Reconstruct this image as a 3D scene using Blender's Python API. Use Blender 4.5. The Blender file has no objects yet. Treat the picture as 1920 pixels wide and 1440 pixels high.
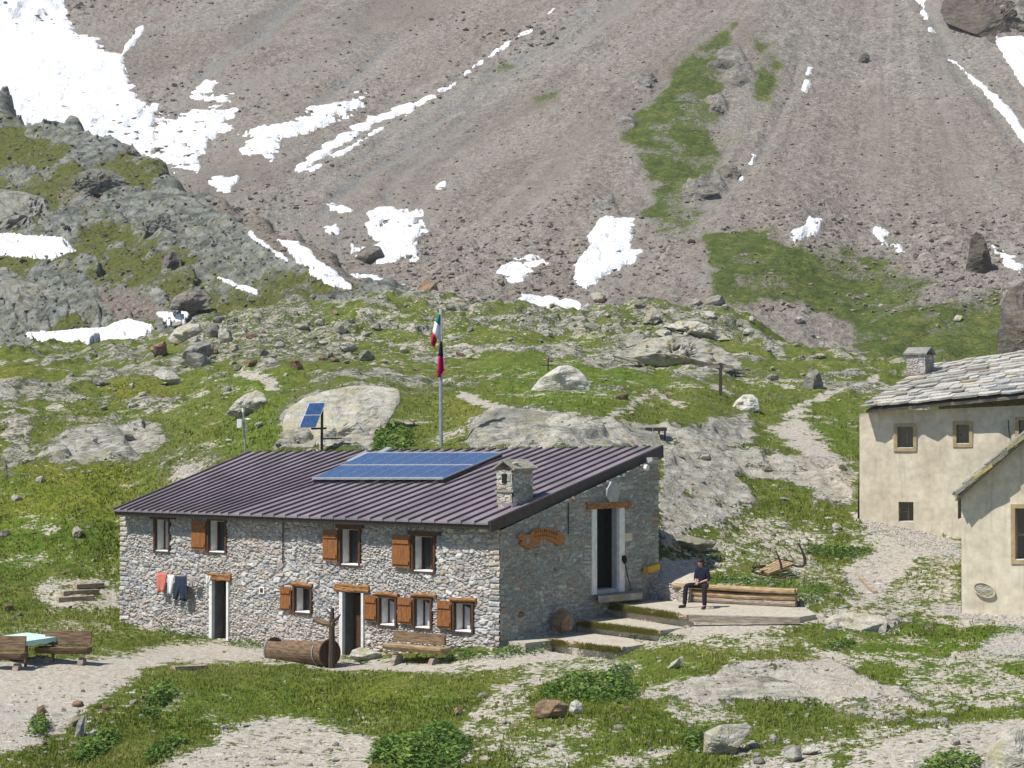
import bpy, bmesh, math, random
import numpy as np
from mathutils import Vector, Matrix, Quaternion

random.seed(7); rng = np.random.default_rng(7)
S = bpy.context.scene
COL = S.collection
F, CX, CY, CAMZ = 3900.0, 960.0, 720.0, 6.5
PIT = math.atan(70.0/F); CP, SP = math.cos(PIT), math.sin(PIT)

# ---------------------------------------------------------------- camera maths (photo pixels, 1920 wide)
def pt(u, v, Y):
    """world point at depth Y seen at photo pixel u, v"""
    a, b = (u-CX)/F, (v-CY)/F
    dy = CP + b*SP; dz = SP - b*CP
    return Vector((Y*a/dy, Y, CAMZ + Y*dz/dy))
def ray(u, v):
    return Vector(((u-CX)/F, CP+(v-CY)/F*SP, SP-(v-CY)/F*CP))
O = Vector((0, 0, CAMZ))
def on_plane(u, v, p0, n):
    d = ray(u, v); t = (Vector(p0)-O).dot(n)/d.dot(n); return O + d*t
def on_z(u, v, z):
    d = ray(u, v); return O + d*((z-CAMZ)/d.z)
def proj(X, Y, Z):
    dz = Z-CAMZ; cz = Y*CP+dz*SP; cy = dz*CP-Y*SP
    return CX+F*X/cz, CY-F*cy/cz

# ---------------------------------------------------------------- noise
def _h(ix, iy, seed):
    h = (ix.astype(np.int64)*374761393 + iy.astype(np.int64)*668265263 + seed*974634777) & 0xffffffff
    h = ((h ^ (h >> 13))*1274126177) & 0xffffffff
    h = ((h ^ (h >> 16))*2246822519) & 0xffffffff
    return ((h ^ (h >> 15)) & 0xffffff)/float(0xffffff)
def vnoise(x, y, seed=0):
    ix, iy = np.floor(x), np.floor(y); fx, fy = x-ix, y-iy
    fx = fx*fx*fx*(fx*(fx*6-15)+10); fy = fy*fy*fy*(fy*(fy*6-15)+10)
    a, b, c, d = _h(ix, iy, seed), _h(ix+1, iy, seed), _h(ix, iy+1, seed), _h(ix+1, iy+1, seed)
    return (a*(1-fx)+b*fx)*(1-fy)+(c*(1-fx)+d*fx)*fy
def fbm(x, y, o=4, seed=0, gain=.5):
    r = 0; a = 1; t = 0
    for i in range(o):
        r = r + a*(vnoise(x, y, seed+i*17)*2-1); t += a; a *= gain
        x, y = x*2.03+3.1*i, y*2.03+1.7*i
    return r/t
def ridged(x, y, o=4, seed=0):
    r = 0; a = 1; t = 0
    for i in range(o):
        r = r + a*(1-np.abs(vnoise(x, y, seed+i*13)*2-1)); t += a; a *= .5
        x, y = x*2.1+1.3, y*2.1+4.1
    return r/t
def voronoi(x, y, seed=0, jit=.9):
    ix, iy = np.floor(x), np.floor(y)
    f1 = np.full(x.shape, 9.); f2 = np.full(x.shape, 9.); idn = np.zeros(x.shape)
    for i in (-1, 0, 1):
        for j in (-1, 0, 1):
            cx, cy = ix+i, iy+j
            px = cx+.5+(_h(cx, cy, seed)-.5)*jit; py = cy+.5+(_h(cx, cy, seed+1)-.5)*jit
            d = np.hypot(px-x, py-y); k = _h(cx, cy, seed+2)
            n = d < f1
            f2 = np.where(n, f1, np.minimum(f2, d)); idn = np.where(n, k, idn); f1 = np.where(n, d, f1)
    return f1, f2, idn
def sstep(a, b, x):
    t = np.clip((x-a)/(b-a), 0, 1); return t*t*(3-2*t)
def sdist(U, V, poly):
    """signed distance in photo pixels, positive inside"""
    p = np.array(poly, float); n = len(p)
    d = np.full(U.shape, 1e9); ins = np.zeros(U.shape, bool)
    for i in range(n):
        ax, ay = p[i]; bx, by = p[(i+1) % n]
        ex, ey = bx-ax, by-ay; L = ex*ex+ey*ey+1e-9
        t = np.clip(((U-ax)*ex+(V-ay)*ey)/L, 0, 1)
        d = np.minimum(d, np.hypot(U-ax-t*ex, V-ay-t*ey))
        c = (ay > V) != (by > V)
        with np.errstate(divide='ignore', invalid='ignore'):
            xi = ax+(V-ay)*ex/(ey if abs(ey) > 1e-9 else 1e-9)
        ins ^= c & (U < xi)
    return np.where(ins, d, -d)
def region(U, V, poly, soft=6.):
    p = np.array(poly, float); m = soft*3+2
    out = np.zeros(U.shape)
    box = (U > p[:, 0].min()-m) & (U < p[:, 0].max()+m) & (V > p[:, 1].min()-m) & (V < p[:, 1].max()+m)
    if box.any():
        out[box] = np.clip(.5+sdist(U[box], V[box], poly)/(2*soft), 0, 1)
    return out
def stroke(U, V, pts, w, soft=4.):
    out = np.zeros(U.shape)
    for (ax, ay), (bx, by) in zip(pts[:-1], pts[1:]):
        m = w+soft+4
        box = (U > min(ax, bx)-m) & (U < max(ax, bx)+m) & (V > min(ay, by)-m) & (V < max(ay, by)+m)
        if not box.any(): continue
        u, v = U[box], V[box]; ex, ey = bx-ax, by-ay
        t = np.clip(((u-ax)*ex+(v-ay)*ey)/(ex*ex+ey*ey+1e-9), 0, 1)
        d = np.hypot(u-ax-t*ex, v-ay-t*ey)
        out[box] = np.maximum(out[box], np.clip(.5+(w-d)/(2*soft), 0, 1))
    return out

# ---------------------------------------------------------------- materials
MATS = {}
def nt_new(name):
    m = bpy.data.materials.new(name); m.use_nodes = True
    nt = m.node_tree; nt.nodes.clear()
    out = nt.nodes.new('ShaderNodeOutputMaterial'); b = nt.nodes.new('ShaderNodeBsdfPrincipled')
    nt.links.new(b.outputs[0], out.inputs[0]); MATS[name] = m
    return m, nt, b
class NT:
    def __init__(s, nt): s.nt = nt; s.L = nt.links.new
    def n(s, t, **k):
        x = s.nt.nodes.new(t)
        for a, b in k.items(): setattr(x, a, b)
        return x
    def val(s, x, inp):
        if hasattr(x, 'is_linked'): s.L(x, inp)
        else: inp.default_value = x
    def coord(s):
        return s.n('ShaderNodeTexCoord').outputs['Object']
    def mapping(s, vec, scale=(1, 1, 1), rot=(0, 0, 0)):
        m = s.n('ShaderNodeMapping'); s.L(vec, m.inputs[0]); m.inputs['Scale'].default_value = scale; m.inputs['Rotation'].default_value = rot
        return m.outputs[0]
    def noise(s, vec, scale, detail=4, rough=.55, dist=0):
        m = s.n('ShaderNodeTexNoise'); s.L(vec, m.inputs['Vector']); m.inputs['Scale'].default_value = scale
        m.inputs['Detail'].default_value = detail; m.inputs['Roughness'].default_value = rough; m.inputs['Distortion'].default_value = dist
        return m.outputs[0]
    def voro(s, vec, scale, feature='F1', out='Distance'):
        m = s.n('ShaderNodeTexVoronoi', feature=feature); s.L(vec, m.inputs['Vector']); m.inputs['Scale'].default_value = scale
        return m.outputs[out]
    def math(s, op, a, b=0., c=0.):
        m = s.n('ShaderNodeMath', operation=op)
        s.val(a, m.inputs[0]); s.val(b, m.inputs[1]); s.val(c, m.inputs[2]); return m.outputs[0]
    def remap(s, x, a, b, c=0., d=1., smooth=True):
        m = s.n('ShaderNodeMapRange', interpolation_type='SMOOTHSTEP' if smooth else 'LINEAR')
        s.val(x, m.inputs[0])
        for i, q in enumerate((a, b, c, d)): m.inputs[i+1].default_value = q
        return m.outputs[0]
    def mix(s, f, a, b, mode='MIX'):
        m = s.n('ShaderNodeMix', data_type='RGBA', blend_type=mode)
        s.val(f, m.inputs[0])
        for x, i in ((a, 6), (b, 7)):
            if isinstance(x, tuple): m.inputs[i].default_value = (*x[:3], 1)
            else: s.L(x, m.inputs[i])
        return m.outputs[2]
    def ramp(s, x, stops):
        m = s.n('ShaderNodeValToRGB'); s.L(x, m.inputs[0]); e = m.color_ramp.elements
        while len(e) < len(stops): e.new(.5)
        for k, (p, c) in zip(e, stops): k.position = p; k.color = (*c, 1)
        return m.outputs[0]
    def attr(s, name, out='Color'):
        m = s.n('ShaderNodeAttribute', attribute_name=name); return m.outputs[out]
    def bump(s, h, strength, dist, b, normal=None):
        m = s.n('ShaderNodeBump'); s.L(h, m.inputs['Height']); m.inputs['Strength'].default_value = strength; m.inputs['Distance'].default_value = dist
        if normal is not None: s.L(normal, m.inputs['Normal'])
        s.L(m.outputs[0], b.inputs['Normal']); return m.outputs[0]

def mat(name, c, c2=None, scale=8., rough=.85, bump=.0, bd=.02, metal=0., attr=None, stretch=(1, 1, 1), spec=.3, detail=5, contrast=(.35, .65), speck=0., streak=0.):
    m, nt, b = nt_new(name); N = NT(nt)
    v = N.mapping(N.coord(), stretch)
    nz = N.noise(v, scale, detail)
    c2 = c2 or tuple(x*.7 for x in c)
    base = N.mix(N.remap(nz, *contrast), c2, c)
    if attr: base = N.mix(1., N.attr(attr), base, 'MULTIPLY')
    if streak:
        n3 = N.noise(N.mapping(N.coord(), (2.2, 2.2, .16)), 1.6, 6, .65); base = N.mix(N.math('MULTIPLY', N.remap(n3, .50, .72), streak), base, (.25, .19, .12))
    if speck:
        n2 = N.noise(v, scale*5.3, 3); base = N.mix(speck, base, N.ramp(n2, [(.3, (.25, .25, .25)), (.7, (1.6, 1.6, 1.6))]), 'MULTIPLY')
    N.L(base, b.inputs['Base Color']); b.inputs['Roughness'].default_value = rough; b.inputs['Metallic'].default_value = metal
    b.inputs['Specular IOR Level'].default_value = spec
    if bump: N.bump(nz, bump, bd, b)
    return m

# ---------------------------------------------------------------- mesh helpers
def add_attr(me, name, col):
    a = me.color_attributes.new(name, 'FLOAT_COLOR', 'POINT')
    c = np.ones((len(me.vertices), 4), np.float32); c[:, :col.shape[1]] = col
    a.data.foreach_set('color', c.ravel())
def np_mesh(name, verts, faces, smooth=False):
    """verts (n,3), faces (m,k) int arrays (one k)"""
    me = bpy.data.meshes.new(name); verts = np.asarray(verts, np.float32); faces = np.asarray(faces, np.int32)
    me.vertices.add(len(verts)); me.vertices.foreach_set('co', verts.ravel())
    k = faces.shape[1]; m = len(faces)
    me.loops.add(m*k); me.polygons.add(m)
    me.loops.foreach_set('vertex_index', faces.ravel())
    me.polygons.foreach_set('loop_start', np.arange(0, m*k, k, dtype=np.int32))
    me.polygons.foreach_set('use_smooth', np.full(m, smooth))
    me.update(calc_edges=True); me.validate()
    return me
def link(name, me, m=None, parent=None):
    o = bpy.data.objects.new(name, me); COL.objects.link(o)
    if m is not None:
        me.materials.clear(); me.materials.append(MATS[m] if isinstance(m, str) else m)
    if parent is not None: setp(o, parent)
    return o
def setp(o, parent):
    o.parent = parent
    o.matrix_parent_inverse = Matrix.Translation(-parent.location) if parent.parent is None else Matrix()
def tag(o, label=None, cat=None, group=None, kind=None):
    if label: o['label'] = label
    if cat: o['category'] = cat
    if group: o['group'] = group
    if kind: o['kind'] = kind
    return o
def thing(name, loc, label, cat, group=None):
    o = bpy.data.objects.new(name, None); COL.objects.link(o); o.location = loc; o.empty_display_size = .2
    return tag(o, label, cat, group)
V3 = Vector
class MB:
    def __init__(s): s.v = []; s.f = []
    def poly(s, pts):
        i = len(s.v); s.v += [tuple(p) for p in pts]; s.f.append(list(range(i, i+len(pts)))); return s
    def prism(s, pts, ext):
        pts = [V3(p) for p in pts]; ext = V3(ext); n = len(pts); i = len(s.v)
        s.v += [tuple(p) for p in pts]+[tuple(p+ext) for p in pts]
        nrm = V3((0, 0, 0))
        for a in range(n): nrm += (pts[a]-pts[0]).cross(pts[(a+1) % n]-pts[0])
        fl = nrm.dot(ext) > 0
        f1, f2 = list(range(i, i+n)), list(range(i+n, i+2*n))
        s.f.append(f1[::-1] if fl else f1); s.f.append(f2 if fl else f2[::-1])
        for a in range(n):
            b = (a+1) % n; q = [i+a, i+b, i+n+b, i+n+a]; s.f.append(q if fl else q[::-1])
        return s
    def box(s, c, ax, ay, az):
        """centre and three half-axis vectors"""
        c, ax, ay, az = V3(c), V3(ax), V3(ay), V3(az)
        return s.prism([c-ax-ay-az, c+ax-ay-az, c+ax+ay-az, c-ax+ay-az], az*2)
    def tube(s, path, rad, n=10, caps=True, jit=0., up=None):
        path = [V3(p) for p in path]; k = len(path)
        rad = list(rad) if hasattr(rad, '__len__') else [rad]*k
        i0 = len(s.v); prev = None
        for a in range(k):
            t = (path[min(a+1, k-1)]-path[max(a-1, 0)]).normalized()
            if prev is None:
                ref = V3((0, 0, 1)) if abs(t.z) < .9 else V3((1, 0, 0))
                x = t.cross(ref).normalized()
            else:
                x = (prev-t*prev.dot(t)).normalized()
            prev = x; y = t.cross(x)
            for j in range(n):
                an = 2*math.pi*j/n; r = rad[a]*(1+jit*random.uniform(-1, 1))
                s.v.append(tuple(path[a]+x*(r*math.cos(an))+y*(r*math.sin(an))))
        for a in range(k-1):
            for j in range(n):
                j2 = (j+1) % n
                s.f.append([i0+a*n+j, i0+a*n+j2, i0+(a+1)*n+j2, i0+(a+1)*n+j])
        if caps:
            s.f.append([i0+j for j in range(n)][::-1]); s.f.append([i0+(k-1)*n+j for j in range(n)])
        return s
    def rock(s, c, sx, sy, sz, seed, sub=2, rz=0.):
        vs, fs = rock_arrays(seed, sub); ca, sa = math.cos(rz), math.sin(rz); i = len(s.v)
        for x, y, z in vs*np.array([sx, sy, sz]): s.v.append((c[0]+x*ca-y*sa, c[1]+x*sa+y*ca, c[2]+z))
        s.f += [[i+a for a in f] for f in fs]
        return s
    def build(s, name, m, parent=None, smooth=False):
        me = bpy.data.meshes.new(name); me.from_pydata(s.v, [], s.f); me.update()
        bm = bmesh.new(); bm.from_mesh(me); bmesh.ops.recalc_face_normals(bm, faces=bm.faces); bm.to_mesh(me); bm.free()
        if smooth: me.polygons.foreach_set('use_smooth', np.ones(len(me.polygons), bool))
        return link(name, me, m, parent)
_ico = {}
def ico(sub):
    if sub not in _ico:
        bm = bmesh.new(); bmesh.ops.create_icosphere(bm, subdivisions=sub, radius=1.)
        bm.verts.ensure_lookup_table()
        _ico[sub] = (np.array([v.co[:] for v in bm.verts]), np.array([[v.index for v in f.verts] for f in bm.faces])); bm.free()
    return _ico[sub]
def rock_arrays(seed, sub=3, npl=15, lo=.55):
    r = np.random.default_rng(seed); d, f = ico(sub)
    n = r.normal(size=(npl, 3)); n /= np.linalg.norm(n, axis=1)[:, None]
    n = np.vstack([n, [[0, 0, 1]], [[0, 0, -1]]]); h = np.append(r.uniform(lo, 1., npl), [.62+.2*r.random(), .7])
    q = d@n.T; q = np.where(q > .05, h/np.maximum(q, .05), 9)
    rad = np.minimum(q.min(1), 1.15)
    rad = rad*(1+.05*r.normal(size=len(rad))*(1 if sub > 2 else .6))
    return d*rad[:, None], f
# ---------------------------------------------------------------- material library
def ground_material():
    m, nt, b = nt_new('alpine_ground'); N = NT(nt); v = N.coord()
    w = N.n('ShaderNodeSeparateColor'); N.L(N.attr('wa'), w.inputs[0]); grass_w, dirt_w, rock_w = w.outputs
    w2 = N.n('ShaderNodeSeparateColor'); N.L(N.attr('wb'), w2.inputs[0]); flow_w, stone_w, lush_w = w2.outputs
    nbig = N.noise(v, .22, 4); nmid = N.noise(v, 1.3, 5, .6); nfin = N.noise(v, 7., 4, .65); nvf = N.noise(v, 26., 2, .6)
    g = N.ramp(nmid, [(.28, (.068, .098, .014)), (.46, (.125, .165, .026)), (.6, (.18, .198, .04)), (.78, (.27, .245, .085))])
    gl = N.ramp(nmid, [(.3, (.07, .13, .012)), (.55, (.135, .21, .02)), (.75, (.22, .25, .04))])
    g = N.mix(lush_w, g, gl)
    g = N.mix(N.remap(nfin, .35, .7), N.mix(.5, g, (.03, .04, .008)), g)
    g = N.mix(N.math('MULTIPLY', N.remap(N.noise(v, 3.1, 3), .56, .66), .55), g, (.17, .15, .075))
    g = N.mix(N.math('MULTIPLY', flow_w, N.remap(nfin, .42, .6)), g, (.34, .25, .015))
    d = N.ramp(nfin, [(.25, (.27, .235, .175)), (.5, (.43, .385, .315)), (.75, (.57, .53, .46))])
    d = N.mix(N.remap(nbig, .4, .65), d, N.mix(.45, d, (.36, .33, .30)))
    d = N.mix(N.math('MULTIPLY', N.remap(N.voro(v, 9.), .22, .08), .55), d, (.62, .60, .56))
    d = N.mix(N.math('MULTIPLY', N.remap(nmid, .60, .74), .5), d, (.16, .15, .06))
    st = N.noise(N.mapping(v, (1., 1.6, 3.5), (.25, .5, .35)), 1.5, 6, .65, .3)
    r = N.ramp(st, [(.28, (.075, .073, .062)), (.42, (.20, .195, .165)), (.56, (.36, .345, .30)), (.75, (.47, .455, .40))])
    r = N.mix(N.math('MULTIPLY', N.remap(nmid, .48, .66), .6), r, (.27, .245, .13))
    r = N.mix(N.math('MULTIPLY', N.remap(nfin, .56, .7), .5), r, (.11, .115, .10))
    st2 = N.noise(N.mapping(v, (.42, 2.4, 4.5), (.1, .2, .22)), 1.5, 7, .68, .35)
    rpale = N.ramp(st2, [(.30, (.10, .085, .065)), (.40, (.28, .255, .205)), (.52, (.43, .405, .345)), (.72, (.56, .545, .50))])
    rpale = N.mix(N.math('MULTIPLY', N.remap(nmid, .52, .7), .5), rpale, (.33, .28, .19))
    r = N.mix(lush_w, r, rpale)
    # where each cover shows, with frayed edges
    edge = N.math('MULTIPLY', N.math('SUBTRACT', N.math('ADD', N.math('MULTIPLY', nmid, .7), N.math('MULTIPLY', nfin, .8)), .75), 1.9)
    fd = N.remap(N.math('ADD', dirt_w, edge), .42, .62); fr = N.remap(N.math('ADD', rock_w, edge), .42, .58)
    base = N.mix(fr, g, r); base = N.mix(fd, base, d)
    # bare stones showing through the turf
    vd = N.voro(N.mapping(v, (1, 1, 1.6)), 2.2); vc = N.voro(N.mapping(v, (1, 1, 1.6)), 2.2, out='Color')
    thr = N.math('MULTIPLY', stone_w, N.math('ADD', .18, N.math('MULTIPLY', nfin, .45)))
    fs = N.remap(N.math('SUBTRACT', thr, vd), .0, .05)
    vs = N.n('ShaderNodeSeparateColor'); N.L(vc, vs.inputs[0])
    sc = N.ramp(N.math('ADD', N.math('MULTIPLY', nvf, .5), N.math('MULTIPLY', vs.outputs[0], .5)), [(.25, (.24, .225, .19)), (.5, (.40, .38, .33)), (.75, (.56, .54, .48))])
    base = N.mix(fs, base, sc)
    vd2 = N.voro(v, 7.5); fs2 = N.remap(N.math('SUBTRACT', N.math('MULTIPLY', stone_w, N.remap(nmid, .45, .7, 0., .33)), vd2), 0., .05)
    base = N.mix(fs2, base, (.48, .45, .39))
    base = N.mix(.55, base, N.ramp(nvf, [(.25, (.45, .45, .45)), (.75, (1.5, 1.5, 1.5))]), 'MULTIPLY')
    N.L(base, b.inputs['Base Color']); b.inputs['Roughness'].default_value = .95; b.inputs['Specular IOR Level'].default_value = .1
    h = N.math('ADD', N.math('MULTIPLY', nfin, .6), N.math('ADD', N.math('MULTIPLY', fs, .35), N.math('MULTIPLY', nvf, .35)))
    h = N.math('ADD', h, N.math('MULTIPLY', N.math('ADD', st, N.math('MULTIPLY', st2, N.math('MULTIPLY', lush_w, 1.5))), N.math('MULTIPLY', fr, .9)))
    N.bump(h, .9, .14, b)
def hill_material():
    m, nt, b = nt_new('rocky_spur'); N = NT(nt); v = N.coord()
    w = N.n('ShaderNodeSeparateColor'); N.L(N.attr('wa'), w.inputs[0]); grass_w, dirt_w, rock_w = w.outputs
    nmid = N.noise(v, .35, 5, .6); nfin = N.noise(v, 2., 4, .65); nvf = N.noise(v, 7., 3, .6)
    st = N.noise(N.mapping(v, (.55, .5, 1.4), (.3, .55, .2)), .8, 7, .68, .4)
    r = N.ramp(st, [(.29, (.03, .034, .032)), (.42, (.095, .102, .09)), (.56, (.205, .212, .188)), (.76, (.34, .34, .305))])  # near-black low end paints crevice shade into the rock colour
    r = N.mix(N.math('MULTIPLY', N.remap(nmid, .5, .7), .6), r, (.175, .165, .10))
    r = N.mix(N.math('MULTIPLY', N.remap(nfin, .55, .7), .5), r, (.075, .08, .07))
    g = N.ramp(nfin, [(.3, (.038, .05, .011)), (.5, (.085, .095, .022)), (.72, (.15, .138, .05))])
    d = N.ramp(nfin, [(.3, (.10, .085, .07)), (.5, (.17, .145, .12)), (.72, (.27, .235, .20))])
    edge = N.math('MULTIPLY', N.math('SUBTRACT', N.math('ADD', N.math('MULTIPLY', nmid, .6), N.math('MULTIPLY', nfin, .6)), .6), 1.5)
    base = N.mix(N.remap(N.math('ADD', grass_w, edge), .42, .6), r, g)
    base = N.mix(N.remap(N.math('ADD', dirt_w, edge), .42, .6), base, d)
    base = N.mix(.5, base, N.ramp(nvf, [(.25, (.4, .4, .4)), (.75, (1.6, 1.6, 1.6))]), 'MULTIPLY')
    N.L(base, b.inputs['Base Color']); b.inputs['Roughness'].default_value = .95; b.inputs['Specular IOR Level'].default_value = .1
    N.bump(N.math('ADD', st, N.math('MULTIPLY', nfin, .4)), 1., .6, b)
def mountain_material():
    m, nt, b = nt_new('scree_slope'); N = NT(nt); v = N.coord()
    w = N.n('ShaderNodeSeparateColor'); N.L(N.attr('wa'), w.inputs[0]); grass_w, grey_w, rock_w = w.outputs
    nbig = N.noise(N.mapping(v, (1, .35, .35), (0, 0, .5)), .045, 4, .6); nmid = N.noise(v, .4, 5, .65); nfin = N.noise(v, 1.6, 4, .7); nvf = N.noise(v, 4.5, 3, .7)
    s = N.ramp(nmid, [(.28, (.17, .156, .138)), (.5, (.235, .215, .19)), (.72, (.298, .274, .243))])
    s = N.mix(N.remap(nbig, .38, .62), s, N.mix(.55, s, (.215, .175, .148)))
    w2 = N.n('ShaderNodeSeparateColor'); N.L(N.attr('wb'), w2.inputs[0]); streak = w2.outputs[0]; fine = w2.outputs[1]
    s = N.mix(N.math('MULTIPLY', N.remap(streak, .5, .68), .75), s, (.252, .232, .205))
    s = N.mix(N.math('MULTIPLY', N.remap(streak, .47, .32), .5), s, (.17, .152, .132))
    s = N.mix(N.remap(grey_w, .2, .8), s, (.215, .207, .19))
    g = N.ramp(nmid, [(.3, (.05, .072, .016)), (.55, (.085, .11, .028)), (.75, (.15, .15, .05))])
    rk = N.ramp(N.noise(N.mapping(v, (.5, .5, 1.6), (.3, .6, 0)), .8, 7, .7), [(.3, (.07, .065, .06)), (.5, (.21, .195, .175)), (.7, (.34, .32, .29))])
    edge = N.math('MULTIPLY', N.math('SUBTRACT', N.math('ADD', N.math('MULTIPLY', nmid, .6), N.math('MULTIPLY', nfin, .7)), .65), 1.7)
    base = N.mix(N.remap(N.math('ADD', grass_w, edge), .38, .62), s, g)
    base = N.mix(N.remap(N.math('ADD', rock_w, edge), .42, .58), base, rk)
    sp = N.mix(N.remap(fine, .2, .8, .72, .3), (1., 1., 1.), N.ramp(nfin, [(.28, (.42, .40, .40)), (.5, (1, 1, 1)), (.72, (1.5, 1.47, 1.42))]))
    base = N.mix(1., base, sp, 'MULTIPLY')
    base = N.mix(N.remap(fine, .2, .8, .68, .4), base, N.ramp(nvf, [(.28, (.42, .41, .41)), (.5, (1, 1, 1)), (.72, (1.6, 1.58, 1.55))]), 'MULTIPLY')
    N.L(base, b.inputs['Base Color']); b.inputs['Roughness'].default_value = .97; b.inputs['Specular IOR Level'].default_value = .08
    N.bump(N.math('ADD', nfin, N.math('MULTIPLY', nvf, .5)), .9, .5, b)
def rock_material(name, a, c, d, lichen, scale=2.2, lf=.5):
    m, nt, b = nt_new(name); N = NT(nt); v = N.coord()
    oi = N.n('ShaderNodeObjectInfo')
    vv = N.n('ShaderNodeVectorMath', operation='ADD'); N.L(v, vv.inputs[0]); N.L(oi.outputs['Random'], vv.inputs[1]); v = vv.outputs[0]
    st = N.noise(N.mapping(v, (1, 1, 2.6), (.2, .3, 0)), scale, 7, .66, .3); n2 = N.noise(v, scale*.7, 4); n3 = N.noise(v, scale*7, 3, .6)
    base = N.ramp(st, [(.28, a), (.48, c), (.72, d)])
    base = N.mix(N.math('MULTIPLY', N.remap(n2, .46, .62), lf), base, lichen)
    base = N.mix(.5, base, N.ramp(n3, [(.28, (.5, .5, .5)), (.72, (1.4, 1.4, 1.4))]), 'MULTIPLY')
    base = N.mix(.6, base, N.ramp(oi.outputs['Random'], [(0, (.62, .6, .58)), (1, (1.25, 1.22, 1.18))]), 'MULTIPLY')
    N.L(base, b.inputs['Base Color']); b.inputs['Roughness'].default_value = .93; b.inputs['Specular IOR Level'].default_value = .12
    N.bump(N.math('ADD', st, N.math('MULTIPLY', n3, .3)), .8, .12/scale*2, b)
ground_material(); hill_material(); mountain_material()
rock_material('rock_pale', (.17, .165, .145), (.36, .345, .30), (.50, .485, .43), (.34, .31, .16), 2.2, .55)
rock_material('rock_grey', (.09, .092, .085), (.23, .228, .205), (.37, .36, .325), (.24, .225, .12), 2.2, .5)
rock_material('rock_spur', (.07, .072, .066), (.175, .178, .16), (.29, .285, .255), (.17, .16, .09), 1.0, .4)
rock_material('rock_gravel', (.26, .26, .255), (.42, .42, .41), (.56, .56, .55), (.40, .39, .36), 3., .2)
rock_material('rock_dark', (.035, .03, .028), (.10, .088, .075), (.19, .165, .14), (.11, .09, .06), 1.1, .35)
rock_material('rock_white', (.24, .235, .21), (.50, .485, .44), (.63, .615, .57), (.42, .39, .24), 2.2, .4)
rock_material('rock_brown', (.10, .07, .05), (.235, .155, .10), (.36, .265, .19), (.20, .17, .09), 2.5, .3)
rock_material('rock_far', (.05, .047, .043), (.15, .138, .122), (.27, .25, .225), (.14, .125, .07), 1.2, .4)
rock_material('scree_rock', (.13, .112, .098), (.245, .212, .185), (.36, .315, .275), (.16, .125, .10), 1.1, .3)
def snow_material():
    m, nt, b = nt_new('old_snow'); N = NT(nt); v = N.coord(); n = N.noise(v, .5, 5, .6); n2 = N.noise(v, 3., 3)
    c = N.ramp(n, [(.25, (.52, .54, .57)), (.5, (.70, .71, .73)), (.8, (.82, .82, .82))])
    c = N.mix(N.math('MULTIPLY', N.remap(n2, .60, .72), .5), c, (.40, .37, .34))
    N.L(c, b.inputs['Base Color']); b.inputs['Roughness'].default_value = .6; N.bump(N.math('ADD', n2, n), .6, .6, b)
snow_material()
def wall_material(name, bump=.5):
    m, nt, b = nt_new(name); N = NT(nt); v = N.coord(); n = N.noise(v, 14., 5, .65); n2 = N.noise(v, 45., 3)
    c = N.mix(.7, N.attr('Col'), N.ramp(n, [(.28, (.5, .5, .5)), (.72, (1.4, 1.38, 1.35))]), 'MULTIPLY')
    N.L(c, b.inputs['Base Color']); b.inputs['Roughness'].default_value = .93; b.inputs['Specular IOR Level'].default_value = .12
    N.bump(N.math('ADD', n, N.math('MULTIPLY', n2, .4)), bump, .03, b)
wall_material('rubble_stone'); wall_material('coursed_stone', .4); wall_material('slab_stone', .5)
mat('roof_metal', (.225, .188, .208), (.16, .135, .15), scale=.9, stretch=(1.2, .5, 1), detail=8, rough=.5, spec=.4, bump=.04)
mat('shaded_seam_metal', (.13, .105, .12), (.10, .08, .092), scale=3, rough=.5, spec=.3)  # darker copy of the roof metal; the ribs' shadow is put into the colour
mat('dark_metal', (.045, .038, .036), (.03, .026, .025), scale=6, rough=.5)
mat('wood_orange', (.29, .115, .032), (.16, .06, .018), scale=7, stretch=(6, 6, .7), rough=.7, bump=.25, bd=.01)
mat('wood_bark', (.085, .06, .042), (.045, .032, .024), scale=9, stretch=(5, 5, .8), rough=.85, bump=.4, bd=.015)
mat('wood_dark', (.10, .048, .024), (.05, .024, .013), scale=9, stretch=(5, 5, .8), rough=.75, bump=.3, bd=.01)
mat('wood_lintel', (.34, .17, .06), (.16, .07, .028), scale=6, stretch=(1, 1, 5), rough=.8, bump=.4, bd=.015)
mat('wood_log', (.20, .13, .075), (.085, .055, .034), scale=5, stretch=(.7, .7, 5), rough=.85, bump=.5, bd=.02)
mat('wood_weathered', (.42, .34, .25), (.22, .17, .12), scale=4, stretch=(.6, 2, 6), rough=.9, bump=.4, bd=.02)
mat('wood_grey', (.33, .275, .225), (.18, .145, .115), scale=5, stretch=(.7, .7, 5), rough=.9, bump=.4, bd=.02)
mat('wood_honey', (.42, .31, .18), (.24, .155, .08), scale=5, stretch=(.8, .8, 5), rough=.85, bump=.35, bd=.02)
mat('wood_sign', (.42, .19, .055), (.27, .10, .028), scale=9, stretch=(1, 1, 4), rough=.8, bump=.3, bd=.01)
mat('sign_carving', (.12, .05, .02), scale=9)
mat('white_plaster', (.72, .71, .68), (.60, .59, .56), scale=6, rough=.9, bump=.1)
mat('grey_plaster', (.40, .40, .39), (.32, .32, .31), scale=6, rough=.9, bump=.1)
mat('cream_plaster', (.60, .53, .41), (.50, .43, .32), scale=.8, rough=.95, bump=.35, bd=.04, detail=9, contrast=(.25, .6), speck=.2, streak=.35)
mat('ochre_paint', (.42, .325, .185), (.33, .25, .14), scale=5, rough=.9)
mat('white_paint', (.82, .82, .80), (.74, .74, .72), scale=5, rough=.6)
mat('dark_interior', (.012, .011, .011), rough=.95)  # near-black paint in place of the shade inside openings
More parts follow.
